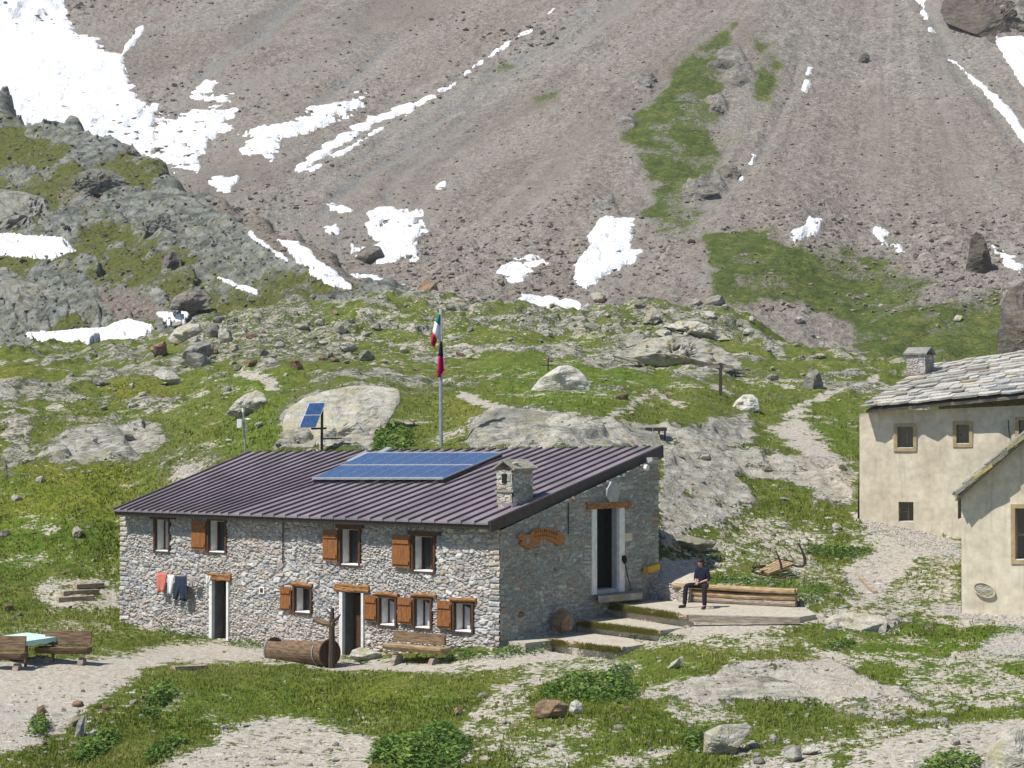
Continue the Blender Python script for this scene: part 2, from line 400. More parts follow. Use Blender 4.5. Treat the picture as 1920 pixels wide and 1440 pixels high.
mat('dim_interior', (.16, .15, .145), (.11, .105, .10), scale=3, rough=.95)
mat('curtain', (.55, .55, .56), (.40, .41, .43), scale=10, stretch=(6, 6, .4), rough=.95)
mat('aluminium', (.62, .64, .66), (.52, .54, .56), scale=8, rough=.35, metal=.6)
mat('galvanised', (.34, .36, .37), (.25, .27, .28), scale=8, rough=.45, metal=.4)
mat('zinc', (.42, .47, .55), (.34, .39, .47), scale=4, rough=.4, metal=.3)
mat('iron', (.035, .03, .03), (.06, .035, .022), scale=20, rough=.7)
def glass_material():
    m, nt, b = nt_new('window_glass'); b.inputs['Base Color'].default_value = (.025, .028, .032, 1); b.inputs['Roughness'].default_value = .08; b.inputs['Specular IOR Level'].default_value = .5
    m, nt, b = nt_new('solar_cells'); N = NT(nt); v = N.coord(); n = N.noise(v, 9., 3)
    c = N.mix(N.remap(n, .35, .65), (.022, .062, .165), (.035, .09, .21)); N.L(c, b.inputs['Base Color'])
    b.inputs['Roughness'].default_value = .22; b.inputs['Specular IOR Level'].default_value = .6
glass_material()
mat('red_cloth', (.60, .19, .14), (.50, .14, .10), scale=5, rough=.95)
mat('white_cloth', (.68, .68, .67), (.58, .58, .58), scale=5, rough=.95)
mat('denim', (.025, .036, .065), (.014, .02, .04), scale=14, rough=.95)
mat('grey_cloth', (.32, .29, .29), (.24, .21, .22), scale=14, rough=.95)
mat('green_cloth', (.50, .68, .60), (.43, .61, .53), scale=2.5, rough=.8)
mat('flag_green', (.01, .16, .10), scale=4); mat('flag_white', (.75, .75, .77), (.65, .65, .7), scale=4); mat('flag_red', (.50, .02, .05), (.38, .015, .04), scale=4)
mat('flag_black', (.012, .012, .02), scale=4); mat('flag_crimson', (.42, .012, .09), (.33, .01, .07), scale=4)
mat('skin', (.50, .27, .19), (.43, .22, .15), scale=12, rough=.6)
mat('hair', (.035, .018, .012), (.02, .01, .008), scale=30, rough=.6)
mat('navy_shirt', (.011, .014, .038), (.008, .010, .026), scale=14, rough=.95)
mat('black_cloth', (.016, .015, .015), (.010, .010, .010), scale=14, rough=.95)
mat('shoe_black', (.02, .02, .022), scale=14, rough=.6)
mat('yellow_paint', (.58, .36, .03), (.45, .27, .03), scale=7)
mat('bucket_grey', (.30, .27, .29), scale=7, rough=.5)
mat('rope', (.55, .50, .36), scale=20)
mat('green_metal', (.22, .34, .32), scale=8, rough=.5)
def leaf_material(name, lo, hi, tip):
    m, nt, b = nt_new(name); N = NT(nt)
    a = N.n('ShaderNodeSeparateColor'); N.L(N.attr('Col'), a.inputs[0])
    c = N.ramp(a.outputs[0], [(0., lo), (.6, hi), (1., tip)]); N.L(c, b.inputs['Base Color'])
    b.inputs['Roughness'].default_value = .75; b.inputs['Specular IOR Level'].default_value = .2
    tr = nt.nodes.new('ShaderNodeBsdfTranslucent'); N.L(c, tr.inputs[0]); mx = nt.nodes.new('ShaderNodeMixShader'); mx.inputs[0].default_value = .25
    out = [n for n in nt.nodes if n.type == 'OUTPUT_MATERIAL'][0]
    N.L(b.outputs[0], mx.inputs[1]); N.L(tr.outputs[0], mx.inputs[2]); N.L(mx.outputs[0], out.inputs[0])
leaf_material('meadow_grass', (.085, .12, .016), (.185, .215, .034), (.40, .35, .13))
leaf_material('shrub_leaf', (.045, .095, .018), (.10, .18, .032), (.24, .30, .07))
# ---------------------------------------------------------------- terrain
# control profiles: photo column -> (photo row, depth in metres) of the ground along it
A = {
 -400: [(1440,46),(1330,52),(1280,56),(1250,59),(1195,66),(1150,71),(1080,76),(1000,81),(900,87),(800,96),(710,113),(670,140),(660,160)],
 0:    [(1440,47),(1340,51.5),(1290,55),(1252,58.3),(1195,65),(1150,70),(1080,75),(1000,80),(900,86),(800,95),(700,112),(664,140),(656,160)],
 140:  [(1440,47.5),(1330,52.5),(1275,56.5),(1240,60),(1195,66),(1150,70.5),(1080,75.5),(990,80),(890,86),(800,95),(700,112),(662,140),(652,160)],
 225:  [(1440,47.5),(1310,54),(1270,57.5),(1235,61.5),(1195,66.5),(1166,70),(1120,74),(1050,78),(960,82),(880,87),(800,96),(700,112),(654,140),(644,160)],
 310:  [(1440,48),(1300,55),(1262,58.5),(1225,63.5),(1185,68.8),(1140,73),(980,76.5),(915,81),(850,89),(790,97),(700,111),(642,138),(628,158)],
 413:  [(1440,48),(1295,56),(1260,59.5),(1235,63),(1198,67.2),(1165,71),(920,77),(860,83),(810,90),(750,98),(690,109),(622,137),(596,157)],
 530:  [(1440,48),(1292,57),(1260,60.3),(1243,62),(1212,65.6),(1185,70),(850,78),(800,84),(765,90),(720,98),(690,106),(620,132),(575,155)],
 660:  [(1440,48),(1295,57),(1262,60.2),(1244,62),(1230,63.5),(1185,69),(850,77),(790,84),(740,90),(710,98),(685,108),(610,133),(563,155)],
 800:  [(1440,48),(1300,55.5),(1262,58.3),(1242,60.2),(1222,61.8),(1175,67),(850,75.5),(810,82),(765,90),(720,100),(690,109),(625,132),(562,155)],
 940:  [(1440,48),(1330,53),(1256,57.6),(1230,59.3),(1208,60.2),(1150,63),(848,72.5),(790,80),(760,86),(720,98),(690,108),(634,130),(585,155)],
 1050: [(1440,48),(1320,53),(1250,57.5),(1226,59.4),(1211,60.4),(1176,62.4),(1150,63),(1060,66),(842,70.5),(785,79),(750,87),(705,101),(675,114),(636,133),(592,156)],
 1233: [(1440,48),(1320,53.2),(1245,57),(1216,58.6),(1190,60),(1158,61.9),(1127,65.4),(1086,66.5),(1052,67.1),(990,69.4),(900,73),(842,78),(800,83),(760,91),(715,102),(690,112),(650,126),(572,154)],
 1150: [(1440,48),(1320,53),(1245,57.4),(1224,58.7),(1190,60.6),(1150,62.4),(1110,64),(1050,66),(850,72),(785,80),(750,88),(712,101),(682,113),(640,130),(576,155)],
 1400: [(1440,48),(1320,53.5),(1235,57),(1200,58.8),(1166,60.4),(1136,64.1),(1102,64.9),(1080,66.8),(1020,70.5),(950,75),(880,80.5),(830,86),(780,94),(740,103),(692,117),(640,138),(592,158)],
 1300: [(1440,48),(1320,53.3),(1240,57),(1208,58.6),(1164,61.1),(1131,65.),(1096,65.7),(1060,67.9),(1000,70.5),(920,74),(842,79),(800,84),(760,91.5),(712,102.5),(690,113),(648,128),(576,156)],
 1500: [(1440,47.5),(1320,53.5),(1232,57.2),(1196,58.8),(1164,60),(1140,62.6),(1112,63.9),(1090,67),(1030,71),(960,75.5),(890,80.5),(840,86),(785,94.5),(740,104),(695,118),(668,135),(655,150)],
 1617: [(1440,47),(1310,53.5),(1215,58.2),(1180,60.2),(1145,62.8),(1120,65.4),(1080,68),(1030,71.3),(972,75),(905,80),(845,87),(795,95),(740,106),(705,118),(690,132),(683,148)],
 1800: [(1440,46.5),(1310,53),(1220,58.2),(1160,61.8),(1110,65.2),(1060,69),(1020,73),(980,76.5),(910,82),(845,90),(795,98),(750,110),(715,124),(702,140)],
 2000: [(1440,46),(1310,52.5),(1220,57.5),(1160,61.3),(1110,65),(1060,69),(1020,73),(980,76.5),(910,82),(845,90),(795,98),(750,110),(715,124),(702,140)],
 2350: [(1440,45),(1310,51.5),(1220,56.5),(1160,60.5),(1110,64.5),(1060,69),(1020,73),(980,76.5),(910,82),(845,90),(795,98),(750,110),(715,124),(702,140)],
}
B = {
 -400: [(705,165),(640,176),(450,226),(280,262),(120,300),(40,330)],
 0:    [(705,165),(650,172),(590,190),(480,220),(350,252),(250,278),(165,305)],
 140:  [(690,165),(635,173),(550,195),(450,220),(340,245),(235,276)],
 230:  [(680,165),(620,172),(550,193),(450,217),(340,244),(270,264)],
 300:  [(665,165),(600,172),(530,192),(440,215),(360,238),(308,254)],
 420:  [(640,165),(590,170),(530,188),(460,208),(378,234)],
 500:  [(620,165),(575,170),(510,188),(450,207),(405,223)],
 560:  [(610,165),(565,170),(520,184),(475,197),(440,209)],
 620:  [(605,165),(565,170),(530,180),(500,190),(470,200)],
 700:  [(600,165),(565,172),(550,178),(542,184)],
 800:  [(615,165),(590,175),(585,185)],
}
C = {
 -400: [(650,215),(480,255),(330,290),(150,330),(-30,365),(-220,415)],
 0:    [(640,215),(470,255),(320,290),(150,330),(0,365),(-200,415)],
 300:  [(620,215),(440,255),(300,292),(150,328),(0,362),(-200,415)],
 500:  [(610,210),(520,230),(420,254),(290,288),(150,322),(0,358),(-200,412)],
 700:  [(610,205),(560,218),(450,247),(300,284),(150,320),(0,355),(-200,410)],
 900:  [(610,200),(560,212),(450,241),(300,278),(150,314),(0,350),(-200,405)],
 1100: [(620,195),(575,205),(500,222),(400,245),(250,280),(120,312),(0,342),(-200,396)],
 1300: [(640,188),(580,200),(470,226),(400,243),(250,276),(120,308),(0,338),(-200,392)],
 1450: [(700,175),(620,190),(560,203),(450,231),(300,264),(150,300),(0,336),(-200,390)],
 1617: [(730,168),(660,182),(590,199),(490,225),(420,243),(250,280),(120,312),(0,337),(-200,390)],
 1800: [(740,165),(660,178),(600,192),(510,215),(420,238),(250,277),(120,308),(0,331),(-200,384)],
 2000: [(740,165),(660,176),(600,190),(520,210),(420,234),(250,272),(120,302),(0,326),(-200,378)],
 2350: [(740,165),(660,176),(600,190),(520,210),(420,232),(250,268),(120,298),(0,320),(-200,370)],
}
def smooth1(Z, k, ax):
    ker = np.hanning(k+2)[1:-1]; ker /= ker.sum(); p = k//2
    Zp = np.pad(Z, [(p, p) if a == ax else (0, 0) for a in (0, 1)], mode='edge')
    out = np.zeros_like(Z)
    for i in range(k):
        out += ker[i]*(Zp[i:i+Z.shape[0], :] if ax == 0 else Zp[:, i:i+Z.shape[1]])
    return out
class Layer:
    def __init__(s, ctrl, u0, u1, du, Y, after, ks, pre=0.):
        s.U = np.arange(u0, u1, du); s.a = (s.U-CX)/F; s.Y = Y
        us = sorted(ctrl); cz = []
        for u in us:
            ys = [q[1] for q in ctrl[u]]; zs = [pt(u, q[0], q[1]).z for q in ctrl[u]]
            ys = [ys[0]-60, ys[0]-15]+ys+[ys[-1]+d for d, _ in after]; zs = [zs[0]-1.2-pre*3, zs[0]-1.2-pre]+zs+[zs[-1]+d for _, d in after]
            cz.append(np.interp(Y, ys, zs))
        cz = np.array(cz)
        t = np.interp(s.U, us, np.arange(len(us))); i = np.clip(np.floor(t).astype(int), 0, len(us)-2); f = (t-i)
        f = (f*f*(3-2*f)*.5+f*.5)[:, None]
        s.Z = cz[i]*(1-f)+cz[i+1]*f
        for k, ax in ks: s.Z = smooth1(s.Z, k, ax)
        s.X = s.a[:, None]*Y[None, :]; s.YY = np.broadcast_to(Y[None, :], s.Z.shape)
    def uv(s): return proj(s.X, s.YY, s.Z)
    def finish(s):
        s.PU, s.PV = s.uv(); s.Vm = np.minimum.accumulate(s.PV, axis=1)
    def z(s, x, y):
        x = np.asarray(x, float); y = np.asarray(y, float)
        fi = np.clip(((x/np.maximum(y, 1))*F+CX-s.U[0])/(s.U[1]-s.U[0]), 0, len(s.U)-1.001)
        fj = np.clip(np.interp(y, s.Y, np.arange(len(s.Y))), 0, len(s.Y)-1.001)
        i = fi.astype(int); j = fj.astype(int); a = fi-i; b = fj-j; Z = s.Z
        return (Z[i, j]*(1-a)+Z[i+1, j]*a)*(1-b)+(Z[i, j+1]*(1-a)+Z[i+1, j+1]*a)*b
    def hit(s, u, v):
        """first point of this layer seen at photo pixel u, v, or None"""
        i = int(round((u-s.U[0])/(s.U[1]-s.U[0])))
        if i < 0 or i >= len(s.U): return None
        col = s.Vm[i]; j = int(np.searchsorted(-col, -v))
        if j <= 0 or j >= len(s.Y): return None
        v0, v1 = col[j-1], col[j]; t = (v0-v)/max(v0-v1, 1e-6)
        Y = s.Y[j-1]+(s.Y[j]-s.Y[j-1])*min(max(t, 0), 1)
        return Vector((s.a[i]*Y, Y, float(s.z(s.a[i]*Y, Y))))
    def mesh(s, name, m, kind='structure', attrs=None):
        nu, ny = s.Z.shape
        v = np.stack([s.X, s.YY, s.Z], -1).reshape(-1, 3)
        ii = np.arange(nu*ny).reshape(nu, ny)
        f = np.stack([ii[:-1, :-1], ii[1:, :-1], ii[1:, 1:], ii[:-1, 1:]], -1).reshape(-1, 4)
        me = np_mesh(name, v, f, True)
        for k, c in (attrs or {}).items(): add_attr(me, k, c.reshape(-1, c.shape[-1]))
        o = link(name, me, m); o['kind'] = kind; return o

YA = np.concatenate([np.arange(26, 44, .5), np.arange(44, 84, .1), np.arange(84, 172, .26), np.arange(172, 232, 2.)])
LA = Layer(A, -420, 2340, 2.7, YA, [(8, .0), (20, -1.5), (45, -5), (80, -9)], [(15, 1), (31, 0), (15, 0)])
LB = Layer(B, -420, 800, 2.6, np.arange(150, 345, .45), [(10, -3), (40, -20), (90, -45)], [(9, 1), (21, 0)])
LC = Layer(C, -420, 2340, 3.0, np.arange(160, 440, .62), [(60, 40), (200, 150)], [(25, 1), (41, 0)], 5.)

# ---- cover, traced on the photograph and laid on the ground
U, V = LA.uv(); X, Y = LA.X, LA.YY
wob = 9*fbm(X*.8, Y*.8, 4, 5); wob2 = 9*fbm(X*.8+50, Y*.8, 4, 9); nearf = sstep(130, 60, Y)
Uw = U+wob*(1+nearf)*1.4+7*fbm(X*3.5, Y*3.5, 3, 15); Vw = V+wob2*.8+4*fbm(X*3.5, Y*3.5, 3, 16)
def R(poly, soft=14): return region(Uw, Vw, poly, soft)
dirt = np.zeros(U.shape)
for poly, k in [
 ([(-400,1250),(0,1238),(150,1232),(250,1222),(330,1208),(400,1200),(560,1215),(660,1234),(740,1244),(850,1240),(940,1215),(1040,1190),(1130,1120),(1300,1120),(1530,1150),(1560,1165),(1400,1188),(1150,1226),(980,1252),(800,1262),(640,1262),(560,1248),(470,1243),(330,1244),(265,1255),(225,1290),(180,1320),(110,1365),(60,1395),(-20,1410),(-400,1420)], 1),
 ([(1530,1155),(1610,1120),(1570,1070),(1640,1020),(1620,975),(1600,945),(1540,890),(1480,840),(1440,810),(1480,770),(1510,768),(1520,800),(1570,850),(1605,900),(1612,955),(1700,990),(1800,1020),(1800,1050),(1740,1050),(1690,1090),(1650,1130),(1560,1165)], .8),
 ([(1570,970),(1800,1035),(1810,1140),(1640,1175),(1540,1150),(1600,1080)], .52),
 ([(1740,1140),(1810,1132),(1960,1150),(1960,1185),(1840,1165),(1740,1150)], 1),
 ([(1600,950),(1810,1015),(1810,1042),(1720,1015),(1600,975)], 1),
 ([(1830,1205),(1870,1188),(1960,1185),(1960,1245),(1880,1232),(1835,1220)], 1),
 ([(860,1460),(900,1380),(950,1325),(1000,1290),(1040,1265),(980,1262),(930,1290),(880,1335),(860,1380),(840,1400)], .62),
 ([(240,1460),(390,1390),(470,1345),(560,1343),(650,1365),(710,1390),(700,1430),(690,1460)], .75),
 ([(1170,1310),(1240,1285),(1310,1255),(1400,1240),(1560,1230),(1610,1290),(1730,1310),(1760,1330),(1600,1332),(1450,1320),(1250,1322)], .28),
 ([(1480,1236),(1570,1228),(1640,1280),(1770,1320),(1740,1338),(1560,1334),(1500,1300)], .68), ([(1170,1312),(1240,1280),(1300,1258),(1330,1290),(1260,1325)], .6),
 ([(1540,1460),(1600,1390),(1700,1365),(1960,1335),(1960,1460)], .72),
 ([(1300,1460),(1500,1385),(1700,1350),(1760,1360),(1600,1400),(1540,1460)], .6),
 ([(1020,1460),(1200,1400),(1300,1390),(1250,1430),(1200,1460)], .55),
 ([(1020,1250),(1300,1212),(1540,1180),(1545,1196),(1300,1240),(1040,1275)], .5), ([(1600,1195),(1700,1185),(1830,1200),(1800,1215),(1660,1212)], .5), ([(1560,1290),(1700,1270),(1760,1300),(1700,1325),(1600,1310)], .5), ([(960,1360),(1100,1345),(1180,1370),(1060,1400),(970,1420)], .45),
 ([(930,1300),(1010,1290),(1010,1330),(950,1400),(880,1440),(870,1380)], .5),
 ([(60,1090),(225,1075),(225,1150),(90,1150)], .6),
 ([(0,1170),(200,1150),(230,1165),(210,1195),(100,1205),(0,1200)], .42),
 ([(1240,1000),(1420,960),(1560,1000),(1500,1080),(1400,1060),(1330,1090),(1240,1060)], .5),
 ([(1190,1110),(1290,1055),(1330,1060),(1290,1110),(1230,1120)], .9),
 ([(330,870),(400,855),(380,900),(330,905)], .8),
 ([(700,640),(800,640),(850,680),(780,700),(700,670)], .3)]:
    dirt = np.maximum(dirt, R(poly)*k)
for poly, k in [([(1105,1130),(1125,1108),(1235,1045),(1300,1045),(1290,1075),(1210,1118),(1150,1135)], .85), ([(935,1215),(1050,1145),(1110,1105),(1120,1125),(1060,1165),(1030,1205)], .8)]:
    dirt = np.maximum(dirt, R(poly, 6)*k)
for pts, w, k in [([(1130,795),(1180,760),(1230,738),(1290,768)], 6, .7), ([(1480,775),(1560,740),(1640,715)], 7, .8), ([(860,740),(920,760),(980,790)], 8, .8),
                  ([(300,770),(340,755),(380,740)], 5, .6), ([(1040,650),(1150,655),(1260,690)], 4, .6), ([(450,700),(520,720)], 10, .7)]:
    dirt = np.maximum(dirt, stroke(Uw, Vw, pts, w)*k)
dirt *= 1-.75*R([(300,1250),(560,1250),(640,1266),(800,1264),(600,1290),(380,1300)], 8)
dirt *= 1-.8*R([(0,1190),(90,1185),(260,1195),(150,1225),(0,1232)], 8)
dirt *= 1-.5*R([(900,1262),(1150,1230),(1400,1195),(1540,1180),(1300,1240),(1000,1275)], 8)
rock = np.zeros(U.shape)
for poly, k in [
 ([(1235,840),(1300,825),(1420,845),(1520,858),(1590,872),(1608,945),(1540,955),(1430,945),(1340,1000),(1290,1010),(1235,1040)], .8),
 ([(870,845),(885,790),(925,765),(1000,768),(1100,788),(1240,800),(1400,785),(1425,840),(1240,846)], .95),
 ([(140,800),(290,788),(315,830),(250,870),(120,882),(40,860)], .9),
 ([(520,850),(525,770),(600,735),(690,720),(750,735),(700,850)], .8),
 ([(1120,645),(1200,622),(1300,640),(1400,685),(1290,690),(1200,668)], .8),
 ([(1255,700),(1330,690),(1430,700),(1340,712),(1260,712)], .9),
 ([(1235,1318),(1300,1275),(1400,1243),(1560,1238),(1620,1275),(1740,1320),(1600,1328),(1450,1320),(1330,1328)], .82),
 ([(1540,1190),(1560,1165),(1640,1158),(1760,1172),(1660,1190)], .9),
 ([(1580,1335),(1680,1340),(1790,1345),(1780,1362),(1600,1352)], .85),
 ([(1830,1460),(1890,1380),(1960,1340),(1960,1460)], .8),
 ([(580,705),(720,698),(740,706),(660,715),(585,718)], .95),
 ([(-100,700),(60,720),(20,760),(-100,770)], .7),
 ([(0,760),(60,770),(70,870),(0,900)], .6),
 ([(330,600),(430,575),(560,570),(660,640),(640,690),(480,690),(340,675)], .5),
 ([(760,560),(900,575),(1090,590),(1240,560),(1390,600),(1500,660),(1300,630),(1000,610),(800,590)], .36),
 ([(280,860),(330,830),(450,850),(400,900),(300,900)], .45)]:
    rock = np.maximum(rock, R(poly)*k)
strip = ridged(X*.15, Y*.15, 4, 31)
rock = np.maximum(rock, sstep(.66, .80, strip)*.6*sstep(88, 100, Y))
rock *= 1-.85*sstep(.02, .3, fbm(X*.30, Y*.22, 4, 307))*region(U, V, [(1235,1050),(1235,850),(1420,850),(1610,850),(1615,960),(1430,980),(1300,1030)], 15)
flow = np.zeros(U.shape)
for poly in [[(-50,690),(60,698),(70,720),(-50,725)], [(200,705),(320,735),(290,765),(220,750)], [(40,870),(230,865),(260,920),(80,930)], [(830,755),(900,760),(880,785),(830,780)], [(560,1290),(760,1290),(760,1320),(560,1320)], [(0,930),(220,920),(220,960),(0,980)]]:
    flow = np.maximum(flow, R(poly, 20)*.38)
dirt = np.maximum(dirt, .34*sstep(-.12, .45, fbm(X*.22, Y*.22, 4, 301))+.26*sstep(0, .5, fbm(X*.9, Y*.9, 3, 303)))
dirt = np.maximum(dirt, .56*sstep(-.18, .38, fbm(X*.45, Y*.3, 4, 305))*sstep(880, 1000, U)*sstep(66, 62, Y))
stone = np.clip(.22+.24*fbm(X*.3, Y*.3, 3, 77), .08, .75)
for poly, k in [([(330,600),(430,575),(700,560),(900,575),(1090,590),(1240,560),(1390,600),(1480,650),(1000,660),(700,690),(480,700),(340,680)], .6),
                ([(380,1330),(700,1330),(760,1460),(240,1460)], .7), ([(1240,960),(1560,960),(1560,1120),(1240,1120)], .85), ([(1540,960),(1920,1040),(1920,1180),(1540,1180)], .7),
                ([(0,1300),(260,1270),(300,1300),(150,1440),(0,1460)], .8), ([(0,760),(300,760),(330,900),(0,920)], .45), ([(950,1340),(1900,1340),(1900,1460),(950,1460)], .65)]:
    stone = np.maximum(stone, R(poly, 25)*k)
lush = np.zeros(U.shape)
for poly, k in [([(0,900),(225,880),(225,1040),(0,1080)], .9), ([(1000,1260),(1200,1240),(1400,1215),(1300,1290),(1050,1330)], .8), ([(1550,1180),(1800,1160),(1960,1170),(1960,1360),(1760,1330),(1640,1260)], .8),
                ([(240,1290),(560,1280),(860,1290),(860,1340),(300,1380)], .7), ([(900,690),(1110,660),(1300,700),(1100,780),(980,770)], .8), ([(440,700),(540,700),(540,850),(430,830)], .7),
                ([(1500,790),(1616,760),(1616,860),(1560,850)], .8), ([(1230,1090),(1560,1080),(1540,1120),(1490,1120)], .7), ([(950,1400),(1250,1330),(1600,1330),(1300,1420),(960,1460)], .6)]:
    lush = np.maximum(lush, R(poly, 25)*k)
lush *= 1-sstep(.3, .6, rock)
for poly in [[(1225,1325),(1300,1268),(1400,1236),(1570,1230),(1640,1275),(1760,1322),(1600,1334),(1450,1326)], [(1540,1195),(1560,1160),(1640,1150),(1780,1170),(1660,1195)], [(1570,1330),(1690,1335),(1800,1340),(1790,1370),(1600,1358)], [(1230,1045),(1235,840),(1300,820),(1600,860),(1615,950),(1430,960),(1300,1010)]]: lush = np.maximum(lush, R(poly, 10)*sstep(.3, .6, rock)*(.55 if poly[1][1] == 840 else 1))
# keep the hut and church floors flat and hidden
# relief
amp = .035+.16*sstep(80, 100, Y)+.45*sstep(100, 140, Y)
rel = amp*fbm(X*.30, Y*.22, 5, 3)*1.7
knoll = (.45+.75*sstep(380, 560, U))*sstep(112, 150, Y)*sstep(205, 160, Y)*(ridged(X*.16, Y*.16, 4, 21)-.62)
t = (X*.55+Y*.25)*.55+1.5*fbm(X*.22, Y*.22, 3, 41); saw = t-np.floor(t)
saw3 = ((Y*1.0+X*.3)*.8+1.2*fbm(X*.35, Y*.35, 3, 43)) % 1
strata = rock*lush*.13*sstep(0, .8, saw3)*sstep(1, .94, saw3)*sstep(85, 75, Y)+rock*(.30*sstep(0, .85, saw)*sstep(1., .85, saw)+.16*ridged(X*.9, Y*.9, 3, 51)-.12)*(.75+.5*sstep(66, 85, Y)+.8*sstep(110, 140, Y))
grass = np.clip(1-np.maximum(dirt, rock), 0, 1)
tuss = .05*fbm(X*2.2, Y*2.2, 3, 61)*grass*(1+1.2*sstep(75, 95, Y))+.10*rock*fbm(X*3, Y*3, 3, 63)
pad = 1-sstep(1.6, .4, np.abs((X+.35)*.616+(Y-60)*.788))*((X < 1) & (X > -14))*.7
dig = np.zeros(U.shape)
for pts, d_ in (([(1036,1208),(1150,1221)], .20), ([(1083,1174),(1225,1190)], .22), ([(1140,1142),(1290,1163)], .22), ([(1128,1120),(1205,1112)], .22), ([(1200,1100),(1290,1112)], .35), ([(1205,1128),(1290,1138)], .25)):
    dig = np.maximum(dig, stroke(U, V, pts, 9, 5)*d_)
dig = dig-.17*stroke(U, V, [(1310,1176),(1420,1178),(1540,1176)], 8, 7)-.2*stroke(U, V, [(1535,1172),(1548,1148)], 9, 8)
_th = math.radians(38.); _x, _y = X+.354, Y-60.; _s = -_x*math.cos(_th)+_y*math.sin(_th); _d = _x*math.sin(_th)+_y*math.cos(_th)
dig = np.maximum(dig, 1.6*sstep(.12, .3, _s)*sstep(16.1, 15.9, _s)*sstep(.12, .3, _d)*sstep(6.2, 5.6, _d))
LA.Z = LA.Z-dig+(rel*.8+knoll+strata+tuss)*pad+.012*fbm(X*4, Y*4, 2, 8)
# level treads of the step terraces, front edges taken at their own heights
ED_U = [on_z(u, v, .87) for u, v in ((1138,1131),(1215,1142),(1290,1152),(1410,1155),(1500,1157))]
ED_M = [on_z(u, v, .50) for u, v in ((1083,1163),(1160,1172),(1241,1182))]
ED_L = [on_z(u, v, .17) for u, v in ((1034,1198),(1100,1206),(1170,1214))]
BK = Vector((0, .12, 0))
TERR = [('upper_terrace', .87, ED_U+[on_z(u, v, .87) for u, v in ((1530,1152),(1510,1138),(1290,1124),(1200,1119),(1124,1114))], 'gravel terrace in front of the log bench'),
        ('middle_terrace', .50, ED_M+[ED_U[2]+BK, ED_U[1]+BK, ED_U[0]+BK, on_z(1068, 1146, .50)], 'gravel step below the bench terrace'),
        ('lower_terrace', .17, ED_L+[ED_M[2]+BK, ED_M[1]+BK, ED_M[0]+BK, on_z(1030, 1182, .17)], 'lowest gravel step beside the gable wall')]
for nm_, z_, pl, lb_ in TERR:
    pxy = [(p.x, p.y) for p in pl]; bx = (X > min(p[0] for p in pxy)-.3) & (X < max(p[0] for p in pxy)+.3) & (Y > min(p[1] for p in pxy)-.3) & (Y < max(p[1] for p in pxy)+.3)
    sd = sdist(X[bx], Y[bx], pxy); zz_ = LA.Z[bx]; LA.Z[bx] = np.where(sd > -.04, np.minimum(zz_, z_-.05), zz_)
LA.finish()
wa = np.stack([grass, dirt, rock], -1); wb = np.stack([flow, stone, lush], -1)
ground = LA.mesh('ground', 'alpine_ground', attrs={'wa': wa, 'wb': wb})
ground['label'] = 'alpine meadow with worn gravel paths and bedrock slabs around the huts'
GRASS_W, DIRT_W, ROCK_W = grass, dirt, rock
def layer_w(L, W, x, y):
    i = int(np.clip(round(((x/y)*F+CX-L.U[0])/(L.U[1]-L.U[0])), 0, len(L.U)-1)); j = int(np.clip(np.searchsorted(L.Y, y), 0, len(L.Y)-1)); return W[i, j]

# ---- rocky spur on the left
U, V = LB.uv(); X, Y = LB.X, LB.YY
Uw = U+9*fbm(X*.2, Y*.2, 4, 5); Vw = V+7*fbm(X*.2+50, Y*.2, 4, 9)
gr = np.zeros(U.shape)
for poly, k in [([(-300,220),(20,225),(90,260),(130,290),(110,330),(60,330),(-300,310)], .85), ([(140,395),(240,420),(330,470),(420,540),(420,580),(330,575),(200,520),(150,470)], .72),
                ([(150,500),(260,530),(320,560),(240,560),(160,540)], .8), ([(330,350),(420,420),(520,500),(480,520),(380,450)], .48), ([(-100,485),(100,490),(60,530),(-100,520)], .6),
                ([(420,490),(700,545),(700,580),(420,590)], .55), ([(200,300),(300,340),(280,370),(190,330)], .5)]:
    gr = np.maximum(gr, region(Uw+12*fbm(X*.5, Y*.4, 3, 95), Vw+9*fbm(X*.5, Y*.4, 3, 96), poly, 24)*k)
gr *= .7+.45*sstep(-.3, .2, fbm(X*.2, Y*.16, 3, 97))
dt = np.maximum(R([(150,540),(320,575),(290,620),(200,600)], 9)*.75, R([(100,340),(220,380),(180,430),(100,400)], 9)*.5)
dt = np.maximum(dt, R([(380,380),(500,400),(700,540),(640,565),(500,490)], 14)*.75)
gr = np.maximum(gr, sstep(-.08, .4, fbm(X*.09, Y*.07, 4, 71))*.68)
rk = 1-np.maximum(gr, dt)
t = (LB.Z+X*.42)*.42+.9*fbm(X*.05, Y*.05, 4, 41); saw = t-np.floor(t)
t2 = (LB.Z+X*.42)*1.25+1.0*fbm(X*.12, Y*.12, 3, 44); saw2 = t2-np.floor(t2)
LB.Z = LB.Z+(.25+.9*rk)*(2.4*sstep(0, .9, saw)*sstep(1., .9, saw)-1.2)*.75+.7*rk*sstep(0, .85, saw2)*sstep(1, .85, saw2)+1.0*fbm(X*.12, Y*.12, 4, 3)+(.2+.8*rk)*.55*(ridged(X*.45, Y*.45, 4, 8)-.5)+.16*fbm(X*1.4, Y*1.4, 2, 2)
LB.finish()
hill = LB.mesh('hill', 'rocky_spur', attrs={'wa': np.stack([gr, dt, rk], -1)})
hill['label'] = 'grey rocky spur with turf ledges falling from the upper left'

